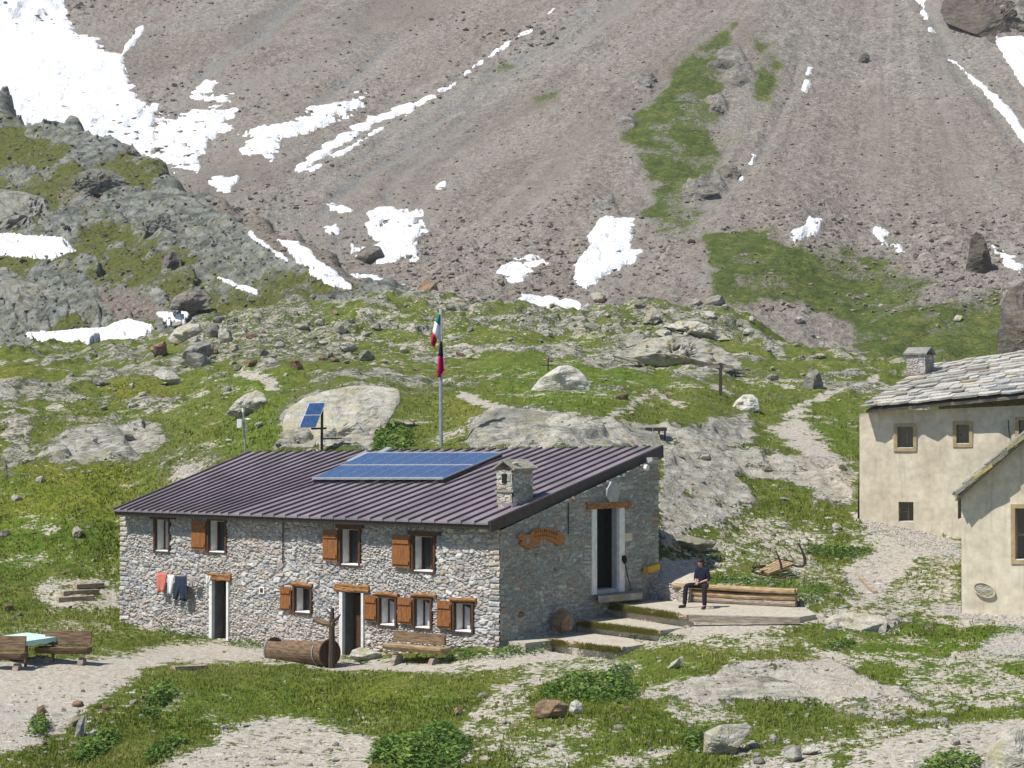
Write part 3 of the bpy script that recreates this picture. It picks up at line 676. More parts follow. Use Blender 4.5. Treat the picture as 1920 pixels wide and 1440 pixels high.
# ---- scree mountain
U, V = LC.uv(); X, Y = LC.X, LC.YY
Uw = U+10*fbm(X*.12, Y*.12, 5, 5); Vw = V+9*fbm(X*.12+50, Y*.12, 5, 9)
gr = np.zeros(U.shape)
for poly, k in [([(1385,48),(1335,85),(1290,112),(1230,180),(1160,235),(1170,265),(1205,300),(1225,335),(1232,370),(1200,395),(1230,435),(1290,440),(1335,400),(1290,370),(1320,335),(1355,300),(1340,250),(1362,190),(1350,130),(1372,90)], .9),
                ([(1420,80),(1460,98),(1466,150),(1452,195),(1420,192),(1408,130)], .85), ([(1315,440),(1400,428),(1450,440),(1480,470),(1600,480),(1760,515),(1720,555),(1610,598),(1500,560),(1440,560),(1400,582),(1335,570),(1330,500)], .95),
                ([(1540,605),(1700,572),(1850,540),(1960,515),(1960,720),(1690,690),(1620,655)], .95), ([(990,180),(1050,168),(1042,190),(992,200)], .8), ([(885,150),(950,108),(975,118),(892,156)], .62),
                ([(1090,150),(1200,200),(1160,300),(1050,260)], .22), ([(1340,240),(1440,180),(1400,260),(1330,330)], .3)]:
    gr = np.maximum(gr, region(Uw+6*fbm(X*.6, Y*.6, 3, 25), Vw+5*fbm(X*.6, Y*.6, 3, 26), poly, 17)*k)
gr *= .6+.6*sstep(-.3, .2, fbm(X*.2, Y*.2, 4, 29))
gr *= 1-.8*region(Uw, Vw, [(1395,580),(1500,560),(1600,600),(1590,640),(1640,665),(1560,680),(1450,630)], 8)
grey = np.zeros(U.shape)
for pts, w in [([(1100,20),(900,165),(770,270),(680,340),(600,400)], 13), ([(1180,0),(960,140),(800,290),(720,370)], 8), ([(560,0),(500,50),(420,110),(370,150)], 14), ([(760,60),(640,150),(560,240)], 9), ([(860,160),(720,270),(560,370)], 8),
               ([(1500,90),(1480,180),(1430,280),(1380,340),(1290,410)], 7), ([(1720,0),(1800,130),(1890,240),(1920,290)], 8), ([(1650,690),(1750,600),(1850,560)], 8)]:
    grey = np.maximum(grey, stroke(Uw, Vw, pts, w, 12)*.75)
grey = np.maximum(grey, region(Uw, Vw, [(430,380),(560,330),(620,420),(540,440)], 30)*.6)
rk = np.zeros(U.shape)
for poly in [[(1380,135),(1405,130),(1410,155),(1370,162)], [(1345,105),(1385,100),(1390,122),(1340,125)], [(1280,345),(1340,330),(1360,352),(1300,375)], [(1330,185),(1360,185),(1360,208),(1330,210)], [(1180,158),(1225,150),(1220,175),(1190,175)], [(1150,232),(1190,230),(1185,245),(1150,248)],
             [(1800,0),(1960,-10),(1960,45),(1880,70),(1850,50)], [(1880,530),(1960,510),(1960,680),(1880,660)], [(-20,20),(40,0),(120,0),(30,60)], [(1100,380),(1150,372),(1160,392),(1110,398)]]:
    rk = np.maximum(rk, region(Uw, Vw, poly, 5))
coarse = np.clip(sstep(-.2, .5, fbm(X*.03, Y*.03, 3, 91))+sstep(330, 480, V), 0, 1)
# debris fans spread from a gully mouth above the picture
phi = np.arctan2(U-1650, V+330)*1.; rad = np.hypot(U-1650, V+330)
phw = phi+.02*fbm(X*.03, Y*.03, 3, 511)
streak = (.62*fbm(phw*20, rad/330, 4, 501)+.26*fbm(phw*60, rad/110, 3, 503)+.3*fbm(X*.06, Y*.06, 4, 507))*(.55+.45*sstep(1500, 1150, U))
finez = np.clip(sstep(.1, -.45, fbm(phi*16, rad/300, 4, 505))*.9+grey*.8-coarse*.3, 0, 1)
diag = (X-.55*(Y-260))
LC.Z = LC.Z+1.3*fbm(diag*.045, Y*.012, 4, 3)+.5*streak*(.4+.6*sstep(560, 300, V))+.5*fbm(X*.12, Y*.12, 4, 7)+(.16+.30*coarse)*(1-.6*gr)*(1-.6*finez)*fbm(X*.8, Y*.8, 3, 12)*1.4-.7*grey+rk*(2.2*(ridged(X*.25, Y*.25, 4, 17)-.2))
LC.finish()
mountain = LC.mesh('mountain', 'scree_slope', attrs={'wa': np.stack([gr*(1-rk), grey, rk], -1), 'wb': np.stack([streak*.5+.5, finez, rk], -1)})
mountain['label'] = 'brown scree mountainside rising behind the huts'
C_GR, C_COARSE = gr, coarse*(1-.7*finez)
# ---------------------------------------------------------------- snow patches: each a sheet of its own on the slope
def snow(L, polys, label, holes=.0, strokes=(), grow=0., cat='snow patch'):
    U, V = L.PU, L.PV; allp = [p for q in polys for p in q]+[p for s_, w in strokes for p in s_]
    p = np.array(allp, float); m = 16
    box = (U > p[:, 0].min()-m) & (U < p[:, 0].max()+m) & (V > p[:, 1].min()-m) & (V < p[:, 1].max()+m)
    ii = np.where(box.any(1))[0]; jj = np.where(box.any(0))[0]
    i0, i1, j0, j1 = ii[0], ii[-1]+1, jj[0], jj[-1]+1
    X, Y, Z = L.X[i0:i1, j0:j1], L.YY[i0:i1, j0:j1], L.Z[i0:i1, j0:j1]; U, V = U[i0:i1, j0:j1], V[i0:i1, j0:j1]
    f = np.full(U.shape, -99.)
    for q in polys: f = np.maximum(f, sdist(U, V, q))
    for s_, w in strokes: f = np.maximum(f, (stroke(U, V, s_, w, 6.)-.5)*12)
    n = fbm(X*.22, Z*.9, 4, 201); n2 = fbm(X*.8, Z*2.2, 3, 203)
    f = np.minimum(f, 16)+n*13*min(1, .35+holes*5)+n2*(3+6*min(1, holes*6))+grow
    if holes: f = f-holes*36*sstep(.02, .42, fbm(X*.16+9, Z*.45, 4, 207))-min(holes*2, .5)*22*(fbm(X*.5, Z*1.6, 3, 209) > .26)
    keepv = f > 0
    lift = np.clip(f/7., 0, 1)**.6*.30-.10+.05*n
    nu, ny = U.shape; ids = np.arange(nu*ny).reshape(nu, ny)
    near = keepv.copy(); near[1:] |= keepv[:-1]; near[:-1] |= keepv[1:]; near[:, 1:] |= keepv[:, :-1]; near[:, :-1] |= keepv[:, 1:]
    cell = (near[:-1, :-1] & near[1:, :-1] & near[1:, 1:] & near[:-1, 1:]) & (keepv[:-1, :-1] | keepv[1:, :-1] | keepv[1:, 1:] | keepv[:-1, 1:])
    Zs = Z+np.where(keepv, lift+.12, -.45)
    comp = np.zeros(cell.shape, int); nc = 0; sizes = []
    for a0, b0 in zip(*np.where(cell)):
        if comp[a0, b0]: continue
        nc += 1; st_ = [(a0, b0)]; comp[a0, b0] = nc; c_ = 0
        while st_:
            a, b = st_.pop(); c_ += 1
            for da, db in ((1, 0), (-1, 0), (0, 1), (0, -1), (1, 1), (1, -1), (-1, 1), (-1, -1)):
                x, y = a+da, b+db
                if 0 <= x < cell.shape[0] and 0 <= y < cell.shape[1] and cell[x, y] and not comp[x, y]: comp[x, y] = nc; st_.append((x, y))
        sizes.append(c_)
    order = np.argsort(sizes)[::-1]
    for rank, k in enumerate(order):
        if rank and sizes[k] < 14: break
        q = np.stack([ids[:-1, :-1], ids[1:, :-1], ids[1:, 1:], ids[:-1, 1:]], -1)[comp == k+1]
        used, inv = np.unique(q, return_inverse=True)
        v = np.stack([X, Y, Zs], -1).reshape(-1, 3)[used]
        o = link('snow_patch', np_mesh('snow_patch', v, inv.reshape(-1, 4), True), 'old_snow')
        tag(o, label if rank == 0 else ('scrap beside the '+label), cat, 'snow patches left on the slopes' if rank == 0 else 'scraps beside the '+label)
snow(LC, [[(-60,-60),(105,-60),(125,10),(135,45),(142,62),(175,70),(190,90),(240,100),(232,125),(250,160),(262,195),(298,200),(292,240),(292,300),(250,300),(200,280),(120,250),(-60,200)]], 'largest snow field filling the gully in the upper left corner', .12)
snow(LC, [], 'thin snow tongue pointing up from the big upper left snow field', 0, [([(228,103),(250,78),(266,52)], 5)])
snow(LC, [[(360,172),(385,148),(411,152),(400,180),(352,190)]], 'small square snow patch alone right of the big snow field', .1)
snow(LC, [[(285,215),(350,203),(420,178),(457,188),(432,232),(400,262),(385,300),(370,322),(330,326),(285,300)], [(430,268),(480,240),(510,235),(620,190),(682,178),(672,206),(610,242),(540,272),(515,302),(470,292)]], 'ragged snow patch full of rocks at the foot of the scree', .33)
snow(LC, [], 'long narrow snow stripe running diagonally below the ragged patch', .05, [([(560,316),(620,276),(700,226),(768,203)], 9), ([(575,325),(640,287),(740,226)], 3)])
snow(LC, [], 'thin snow streak in the gully above the long diagonal stripe', .0, [([(782,195),(855,155)], 4)])
snow(LC, [], 'short snow streak near the middle of the diagonal gully', .0, [([(870,139),(905,115)], 4)])
snow(LC, [], 'upper snow streak high in the diagonal gully', .0, [([(918,105),(955,80)], 4), ([(972,68),(998,55)], 3)])
snow(LC, [], 'tiny snow fleck at the top end of the diagonal gully', .0, [([(1028,24),(1040,16)], 3)])
snow(LC, [[(386,338),(430,333),(465,312),(445,340),(425,364),(400,356)]], 'pointed snow patch above the rocky spur edge', .1)
snow(LC, [[(803,360),(820,340),(852,333),(838,355),(806,364)]], 'small lone snow patch in the middle of the scree', .1)
snow(LC, [[(690,402),(728,376),(746,394),(800,384),(792,406),(812,436),(782,452),(788,488),(722,496),(655,472),(655,460),(702,458),(690,430)]], 'broken snow patch on the scree above the flags', .22)
snow(LC, [[(612,382),(650,375),(676,375),(642,398),(615,402)], [(610,430),(630,426),(650,440),(615,440)]], 'two-piece snow scrap left of the broken patch', .2)
snow(LC, [[(1125,406),(1175,408),(1198,420),(1186,465),(1222,465),(1170,502),(1100,542),(1060,528),(1092,485),(1105,430)]], 'broad bright snow patch with a pointed foot, centre right', .08)
snow(LC, [[(928,512),(960,494),(998,478),(1024,490),(1000,512),(985,528),(960,532)]], 'snow patch with rocks beside the broad bright one', .3)
snow(LC, [[(960,540),(1000,553),(1092,570),(1086,586),(1040,586),(980,562)]], 'snow tongue lying just behind the knoll crest', .05)
snow(LC, [[(1472,452),(1500,432),(1520,414),(1546,418),(1532,440),(1492,457)]], 'slanting snow patch above the green slope on the right', .1)
snow(LC, [[(1640,434),(1660,434),(1664,450),(1706,465),(1690,473),(1650,462)], [(1560,460),(1582,460),(1606,470),(1585,473)]], 'snow scraps left of the dark rock stack', .1)
snow(LC, [], 'snow line down the gully at the top right', .1, [([(1722,-20),(1732,25),(1742,48)], 7)])
snow(LC, [[(1778,110),(1800,120),(1830,148),(1880,188),(1912,225),(1940,270),(1925,282),(1895,240),(1850,180)]], 'long curving snow band in the right hand gully', .0)
snow(LC, [[(1860,70),(1905,66),(1990,80),(1990,180),(1915,165),(1895,130)]], 'snow patch under the cliff in the top right corner', .0)
snow(LC, [[(1862,464),(1910,490),(1960,512),(1960,525),(1880,502)]], 'snow patch right of the dark rock stack', .1)
snow(LC, [[(1503,172),(1510,150),(1522,152),(1514,172)], [(1509,140),(1516,126),(1523,128),(1517,140)]], 'two small snow specks beside the grassy strip', .0)
snow(LC, [[(1455,206),(1462,196),(1469,196),(1464,208)], [(1403,310),(1410,292),(1417,294),(1411,312)], [(1384,338),(1392,332),(1395,336),(1388,342)]], 'row of tiny snow dots down the right hand stream bed', .0)
snow(LB, [[(-60,432),(120,445),(142,470),(100,486),(-60,474)]], 'oval snow patch on the spur at the left edge', .0)
snow(LB, [[(50,628),(200,620),(240,605),(285,616),(268,634),(140,650)]], 'flat snow patch under the tilted slabs of the spur', .0, grow=5)
snow(LB, [[(296,588),(352,585),(345,606),(315,611)]], 'small snow patch in the hollow right of the tilted slabs', .0, grow=2)
snow(LB, [[(508,442),(555,452),(640,514),(658,542),(612,536),(550,490)]], 'slanting snow ribbon on the edge of the spur', .05)
snow(LB, [], 'thin snow strip parallel to the slanting ribbon', .0, [([(468,440),(500,462),(540,490)], 5)])
snow(LB, [], 'thin snow line low on the spur', .0, [([(402,518),(440,535),(480,550)], 4)])
snow(LC, [[(640,508),(692,520),(760,532),(802,556),(740,562),(690,542)]], 'snow strip at the foot of the scree behind the knoll', .15)
# ---------------------------------------------------------------- the stone hut
TH = math.radians(38.)
P0 = pt(937, 1210, 60.); P0.z = 0.
TL = Vector((-math.cos(TH), math.sin(TH), 0)); NF = Vector((-math.sin(TH), -math.cos(TH), 0))     # along the front wall (leftwards), front normal
TG = Vector((math.sin(TH), math.cos(TH), 0)); NG = Vector((math.cos(TH), -math.sin(TH), 0))       # along the gable wall (backwards), gable normal
UP = Vector((0, 0, 1))
def fw(u, v):  # photo pixel -> (s, z) on the front wall
    p = on_plane(u, v, P0, NF); return (p-P0).dot(TL), p.z
def gw(u, v):
    p = on_plane(u, v, P0, NG); return (p-P0).dot(TG), p.z
WL = fw(227, 1100)[0]; DG = gw(1233, 1000)[0]
# roof corners
def on_front(u, v, off): return on_plane(u, v, P0+NF*off, NF)
ER = on_front(917, 981, .5); EL = on_front(214, 956, .5); RR = pt(1241, 838, 67.2); RL = pt(470, 848, 75.0)
def roofp(s, r, h=0.):
    """s 0..1 from right to left, r 0..1 from eave to ridge"""
    p = ER.lerp(EL, s).lerp(RR.lerp(RL, s), r); return p+RN*h
RN = ((EL-ER).cross(RR-ER)).normalized(); RN = -RN if RN.z < 0 else RN
from mathutils.geometry import intersect_ray_tri
def roof_hit(u, v):
    d = ray(u, v)
    for i in range(24):
        for j in range(8):
            q = [roofp((i+x)/24, (j+y)/8) for x, y in ((0, 0), (1, 0), (1, 1), (0, 1))]
            for t in ((q[0], q[1], q[2]), (q[0], q[2], q[3])):
                h = intersect_ray_tri(*t, d, O, True)
                if h is not None: return h
    t = (ER-O).dot(RN)/d.dot(RN); return O+d*t
hut = thing('stone_hut', (P0.x, P0.y, -.4), 'long rubble stone mountain hut with dark metal shed roof and orange shutters', 'building')
FRONT_TOP = lambda s: 3.38+.02*np.sin(s*3)
def gable_top(d): return np.interp(d, [0, DG], [3.36, RR.z-.32])

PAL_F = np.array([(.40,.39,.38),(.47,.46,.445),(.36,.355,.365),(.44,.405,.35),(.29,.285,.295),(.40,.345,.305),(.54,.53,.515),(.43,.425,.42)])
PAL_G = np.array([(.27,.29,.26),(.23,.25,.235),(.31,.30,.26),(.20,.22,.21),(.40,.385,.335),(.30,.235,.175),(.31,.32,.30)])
def stone_wall(name, o0, t, n, s0, s1, z0, top, holes, cell, amp, pal, parent, seed, m='rubble_stone', st=.034, warm=0., quoin=()):
    s = np.arange(s0, s1+st, st); zmax = max(float(np.max(top(s))), z0+.1); z = np.arange(z0, zmax+st, st)
    Sg, Zg = np.meshgrid(s, z, indexing='ij'); tp = top(s)[:, None]; Zc = np.minimum(Zg, tp)
    wx = .35*fbm(Sg*2.2, Zg*2.2, 3, seed)*cell[0]*1.6; wz = .35*fbm(Sg*2.2+9, Zg*2.2, 3, seed+3)*cell[1]*1.6
    f1, f2, k = voronoi((Sg+wx)/cell[0], (Zg+wz)/cell[1], seed+5)
    g1, g2, k2 = voronoi((Sg+wx)/(cell[0]*.5), (Zg+wz)/(cell[1]*.55), seed+9)
    small = vnoise(Sg*1.3, Zg*1.3, seed+20) > .52
    e = np.where(small, (g2-g1)*.5+.02, f2-f1); kk = np.where(small, k2, k)
    for qs, qd in quoin:
        row = np.floor((Zg+.03*fbm(Sg*2, Zg*.5, 2, seed+50))/.165); w_ = np.where(_h(row, row*0+3, seed) > .5, .38, .18)*(.7+.6*_h(row, row*0+5, seed)); a_ = (Sg-qs)*qd
        inq = a_ < w_; eq = np.minimum(np.minimum(((Zg+.03*fbm(Sg*2, Zg*.5, 2, seed+50))/.165) % 1, 1-((Zg+.03*fbm(Sg*2, Zg*.5, 2, seed+50))/.165) % 1), (w_-a_)/.165)*1.1
        e = np.where(inq, eq, np.minimum(e, np.maximum(a_-w_, 0)*6)); kk = np.where(inq, .25+.7*_h(row, row*0+9, seed), kk)
    body = sstep(.0, .22, e)
    d = amp*(body*(.45+.55*kk)+.35*fbm(Sg*9, Zg*9, 3, seed+30)*body)
    c = pal[np.clip((kk*len(pal)).astype(int), 0, len(pal)-1)]*(.88+.24*((kk*37.3) % 1))[..., None]
    mort = pal.mean(0)*np.array([1.02, 1., .96])*(.86 if amp > .03 else .95)
    c = mort*(1-body[..., None])+c*body[..., None]
    st_ = sstep(.1, .5, fbm(Sg*.5, Zg*.7, 4, seed+40))[..., None]
    c = c*(1-.25*st_)+np.array([.42, .36, .29])*.25*st_
    if warm: c = c*(1-warm*sstep(z0+2.2, z0+.6, Zg)[..., None]*.35)+np.array([.50, .38, .31])*(warm*sstep(z0+2.2, z0+.6, Zg)[..., None]*.35)
    P = np.array(o0)[None, None]+Sg[..., None]*np.array(t)+Zc[..., None]*np.array(UP)+d[..., None]*np.array(n)
    ids = np.arange(Sg.size).reshape(Sg.shape)
    ok = (Zg[:-1, :-1] < tp[:-1])
    cs, cz = Sg[:-1, :-1]+st/2, Zg[:-1, :-1]+st/2
    for a, b, lo, hi in holes: ok &= ~((cs > min(a, b)) & (cs < max(a, b)) & (cz > lo) & (cz < hi))
    q = np.stack([ids[:-1, :-1], ids[1:, :-1], ids[1:, 1:], ids[:-1, 1:]], -1)[ok]
    if np.cross(np.array(t), np.array(UP)).dot(np.array(n)) < 0: q = q[:, ::-1]
    used, inv = np.unique(q, return_inverse=True)
    me = np_mesh(name, P.reshape(-1, 3)[used], inv.reshape(-1, 4), False)
    add_attr(me, 'Col', c.reshape(-1, 3)[used]); return link(name, me, m, parent)
def wbox(mb, o0, t, n, s0, s1, z0, z1, d0, d1):
    """box on a wall: along t from s0 to s1, height z0..z1, depth d0..d1 along the outward normal"""
    o0 = Vector(o0)
    return mb.box(o0+t*((s0+s1)/2)+UP*((z0+z1)/2)+n*((d0+d1)/2), t*((s1-s0)/2), UP*((z1-z0)/2), n*((d1-d0)/2))
Pz = Vector((P0.x, P0.y, 0))
# openings of the front wall from the photograph: frame l, t, r, b; shutter l, t, r, b (or None)
WIN = [
 ((292, 971, 321, 1036), None, (286, 966, 331, 973), 'dark'),
 ((392, 973, 427, 1038), (365, 976, 391, 1031), (360, 966, 428, 972), 'bright'),
 ((639, 989, 678, 1062), (611, 993, 638, 1052), (633, 983, 684, 990), 'dark'),
 ((775, 1002, 818, 1074), (741, 1003, 774, 1064), (768, 996, 829, 1003), 'dark'),
 ((553, 1099, 587, 1151), (531, 1100, 551, 1144), (551, 1092, 590, 1100), 'bright'),
 ((712, 1118, 746, 1175), (689, 1116, 711, 1164), (709, 1110, 750, 1118), 'bright'),
 ((778, 1120, 812, 1180), (751, 1120, 777, 1169), (775, 1112, 822, 1120), 'bright'),
 ((852, 1128, 890, 1187), (825, 1126, 851, 1178), (848, 1120, 897, 1128), 'bright')]
DOOR = [((396, 1088, 432, 1198), (393, 1075, 436, 1089)), ((640, 1110, 685, 1231), (631, 1095, 695, 1110))]
fholes = []
def rect(fn, l, t, r, b):
    (s0, z1a), (s1, z1b) = fn(l, t), fn(r, t); z0a, z0b = fn(l, b)[1], fn(r, b)[1]
    return min(s0, s1), max(s0, s1), (z0a+z0b)/2, (z1a+z1b)/2
for w_ in WIN: fholes.append(rect(fw, *w_[0]))
for d_ in DOOR: fholes.append(rect(fw, *d_[0]))
fh = [(a, b, c, d) for a, b, c, d in fholes]
stone_wall('front_wall', Pz, TL, NF, -.03, WL, -1.3, lambda s: FRONT_TOP(s), fh, (.27, .125), .085, PAL_F, hut, 3, warm=.8, quoin=((-.03, 1), (WL, -1)))
gd = rect(gw, 1107, 953, 1168, 1112)
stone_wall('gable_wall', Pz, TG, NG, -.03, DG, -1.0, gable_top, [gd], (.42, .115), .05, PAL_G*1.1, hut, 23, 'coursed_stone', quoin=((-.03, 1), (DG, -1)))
bw = MB(); cL = Pz+TL*WL; cLb = Vector((RL.x+.55, RL.y-.35, 0)); cRb = Pz+TG*DG
bw.prism([cL+UP*-1.3, cLb+UP*-1.3, cLb+UP*(RL.z-.25), cL+UP*3.36], -NF.cross(UP)*0+TL*-.4); bw.prism([cLb+UP*-1, cRb+UP*-1, cRb+UP*(RR.z-.32), cLb+UP*(RL.z-.3)], NF*.3)
bw.build('rear_wall', 'grey_plaster', hut)
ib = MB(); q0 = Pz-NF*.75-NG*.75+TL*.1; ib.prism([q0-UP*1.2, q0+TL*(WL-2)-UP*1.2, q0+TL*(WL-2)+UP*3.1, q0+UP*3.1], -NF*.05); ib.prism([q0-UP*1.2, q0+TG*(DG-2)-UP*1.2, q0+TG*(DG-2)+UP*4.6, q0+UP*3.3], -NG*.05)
ib.build('inner_shade_panel', 'dark_interior', hut)  # black panels behind the openings, painted as the unlit inside
def lit_plank(mb, o0, t, n, r4, d0, d1, rough=.0):
    a, b, lo, hi = r4; wbox(mb, o0, t, n, a, b, lo, hi, d0, d1)
for i, (fr, sh, li, kind) in enumerate(WIN):
    a, b, lo, hi = rect(fw, *fr); fwid = .055
    f = MB()
    for x0, x1, y0, y1 in ((a-.02, a+fwid, lo, hi), (b-fwid, b+.02, lo, hi), (a+fwid, b-fwid, hi-fwid, hi+.01), (a+fwid, b-fwid, lo-.01, lo+fwid*.8)): wbox(f, Pz, TL, NF, x0, x1, y0, y1, -.02, .10)
    win = f.build('window', 'wood_dark', hut)
    rv = MB(); dep = -.36
    for x0, x1, y0, y1 in ((b-fwid-.02, b-fwid, lo, hi), (a+fwid, a+fwid+.02, lo, hi), (a+fwid+.02, b-fwid-.02, hi-fwid-.02, hi-fwid)): wbox(rv, Pz, TL, NF, x0, x1, y0, y1, dep, -.022)
    rv.build('reveal', 'white_plaster', win)
    sl = MB(); wbox(sl, Pz, TL, NF, a+fwid+.02, b-fwid-.02, lo+fwid*.8, lo+fwid*.8+.03, dep, .06); sl.build('sill', 'white_paint', win)
    p = MB(); p.poly([Pz+TL*s_+UP*z_+NF*(dep+.02) for s_, z_ in ((a+.05, lo), (b-.05, lo), (b-.05, hi), (a+.05, hi))]); p.build('pane', 'window_glass', win)
    sash = MB(); mid = (a+b)/2
    for x0, x1, y0, y1 in ((mid-.03, mid+.03, lo+.07, hi-.05), (a+.075, a+.115, lo+.07, hi-.07), (b-.115, b-.075, lo+.07, hi-.07), (a+.08, b-.08, hi-.12, hi-.08)): wbox(sash, Pz, TL, NF, x0, x1, y0, y1, dep+.03, dep+.07)
    sash.build('sash', 'wood_dark', win)
    if i >= 5 or i == 0:
        c = MB(); n_ = 9
        for half in ((a+.08, mid-.04), (mid+.04, b-.08)):
            xs = np.linspace(half[0], half[1], n_)
            for k in range(n_-1):
                z_hi, z_lo = hi-.1, lo+.09; cut = .0 if i < 4 else .35*(1-abs((xs[k]-mid)/(b-a))*2)
                c.poly([Pz+TL*xs[k]+UP*z_lo+NF*(dep+.022+.004*(k % 2)), Pz+TL*xs[k+1]+UP*z_lo+NF*(dep+.022+.004*((k+1) % 2)), Pz+TL*xs[k+1]+UP*(z_hi-cut*.4)+NF*(dep+.022+.004*((k+1) % 2)), Pz+TL*xs[k]+UP*(z_hi-cut*.4)+NF*(dep+.022+.004*(k % 2))])
        c.build('curtain', 'curtain', win)
    l_ = MB(); A_, B_, LO, HI = rect(fw, *li)
    if kind == 'bright':
        l_.tube([Pz+TL*(A_+(B_-A_)*q)+UP*((LO+HI)/2+.015*math.sin(q*5+i))+NF*.09 for q in (0, .25, .5, .75, 1)], (HI-LO)/2, 8, jit=.08)
    else: wbox(l_, Pz, TL, NF, A_, B_, LO, HI, -.02, .11)
    l_.build('lintel', 'wood_lintel' if kind == 'bright' else 'wood_dark', win)
    if sh:
        a, b, lo, hi = rect(fw, *sh); m_ = MB(); nb = 3
        for k in range(nb):
            x0 = a+(b-a)*k/nb; x1 = a+(b-a)*(k+1)/nb; wbox(m_, Pz, TL, NF, x0+.004, x1-.004, lo+.01*((k*7) % 3-1), hi, .12, .15)
        for zz in (lo+(hi-lo)*.16, lo+(hi-lo)*.80): wbox(m_, Pz, TL, NF, a+.03, b-.03, zz-.055, zz+.055, .152, .185)
        s_o = m_.build('shutter', 'wood_orange', win)
for i, (fr, li) in enumerate(DOOR):
    a, b, lo, hi = rect(fw, *fr); jw = .13
    j = MB(); wbox(j, Pz, TL, NF, b-jw, b, lo-.3, hi, -.03, .10); wbox(j, Pz, TL, NF, a, a+.09, lo-.3, hi, -.03, .10)
    door = j.build('doorway', 'white_plaster', hut)
    r_ = MB(); wbox(r_, Pz, TL, NF, b-jw-.03, b-jw, lo-.3, hi, -.42, -.032); wbox(r_, Pz, TL, NF, a+.09, a+.12, lo-.3, hi, -.42, -.032); r_.build('reveal', 'dim_interior', door)
    d_ = MB(); x0, x1 = a+.12, b-jw-.03; zt = hi-.12 if i else lo+(hi-lo)*.72
    nb = 4
    for k in range(nb): wbox(d_, Pz, TL, NF, x0+(x1-x0)*k/nb+.004, x0+(x1-x0)*(k+1)/nb-.004, lo-.3, zt, -.40, -.36-.004*(k % 2))
    d_.build('door_leaf', 'wood_dark', door)
    l_ = MB(); A_, B_, LO, HI = rect(fw, *li); n_ = 10
    for k in range(3):
        l_.tube([Pz+TL*(A_+(B_-A_)*q)+UP*(LO+(HI-LO)*(.2+.3*k)+.02*math.sin(q*7+k))+NF*(.06+.03*(k == 0)) for q in (0, .3, .6, 1)], (HI-LO)*.2, 7, jit=.12)
    l_.build('lintel', 'wood_lintel', door)
    st = MB(); wbox(st, Pz, TL, NF, a-.05, b+.05, lo-.5, lo-.02, -.4, .35); st.build('doorstep', 'rock_pale', door)
# gable doorway
a, b, lo, hi = gd; jw0 = gw(1116, 1000)[0]-a; jw1 = b-gw(1158, 1000)[0]
j = MB(); wbox(j, Pz, TG, NG, a, a+jw0, lo, hi, -.02, .07); wbox(j, Pz, TG, NG, b-jw1, b, lo, hi, -.02, .07)
door = j.build('doorway', 'white_plaster', hut)
r_ = MB(); wbox(r_, Pz, TG, NG, b-jw1-.03, b-jw1, lo, hi, -.2, -.022); wbox(r_, Pz, TG, NG, a+jw0, a+jw0+.03, lo, hi, -.2, -.022); wbox(r_, Pz, TG, NG, a+jw0+.03, b-jw1-.03, lo-.3, lo+.12, -.45, -.0); r_.build('reveal', 'grey_plaster', door)
d_ = MB(); wbox(d_, Pz, TG, NG, a+jw0-.2, b-jw1+.4, lo-.2, hi+.2, -.60, -.50); wbox(d_, Pz, TG, NG, b-jw1+.02, b-jw1+.06, lo, hi, -.5, -.21); d_.build('hallway_shade_panel', 'dark_interior', door)  # black slab painted as the unlit depth behind the doorway
A_, B_, LO, HI = rect(gw, 1097, 941, 1178, 953); l_ = MB(); wbox(l_, Pz, TG, NG, A_, B_, LO, HI, -.02, .13); l_.build('lintel', 'wood_lintel', door)
# plaque stone, notice, pale beam ends
g0 = [gw(u, v) for u, v in ((1131, 930), (1133, 917), (1141, 903), (1150, 904), (1157, 912), (1154, 934), (1147, 945), (1139, 943))]
m_ = MB(); m_.prism([Pz+TG*s_+UP*z_+NG*.035 for s_, z_ in g0], NG*.09); m_.build('stone_plaque', 'grey_plaster', hut)
a, b, lo, hi = rect(gw, 1168, 999, 1183, 1014); m_ = MB(); wbox(m_, Pz, TG, NG, a, b, lo, hi, .03, .055); m_.build('notice_board', 'cream_plaster', hut)
for u, v in ((1208, 877),):
    s_, z_ = gw(u, v); m_ = MB(); m_.tube([Pz+TG*s_+UP*z_-NG*.1, Pz+TG*s_+UP*z_+NG*.14], .1, 12); m_.build('beam_end', 'white_plaster', hut)
p = on_front(908, 992, .12); m_ = MB(); m_.tube([p-NF*.3, p+NF*.14], .085, 12); m_.build('beam_end', 'white_plaster', hut)
for u0, v0, u1, v1 in ((531, 968, 530, 1055),):
    p1, p2 = on_front(u0, v0, .1), on_front(u1, v1, .1); m_ = MB(); m_.tube([p1, p2], .022, 6); m_.build('cable', 'dark_metal', hut)
s1_, s2_ = gw(1063, 942), gw(1063, 1002); m_ = MB(); m_.tube([Pz+TG*s1_[0]+UP*s1_[1]+NG*.06, Pz+TG*s2_[0]+UP*s2_[1]+NG*.06], .02, 6); m_.build('cable', 'dark_metal', hut)
a, b, lo, hi = rect(fw, 490, 1100, 499, 1113); m_ = MB(); wbox(m_, Pz, TL, NF, a, b, lo, hi, .0, .10); vb = m_.build('vent', 'white_paint', hut); m_ = MB(); wbox(m_, Pz, TL, NF, a+.04, b-.04, lo+.04, hi-.04, .10, .11); m_.build('grille', 'wood_dark', vb)
for (l, t, r, b_) in ((612, 976, 676, 982),):
    a, b, lo, hi = rect(fw, l, t, r, b_); m_ = MB(); wbox(m_, Pz, TL, NF, a, b, lo, hi, .12, .30); m_.build('eave_board', 'wood_lintel', hut)
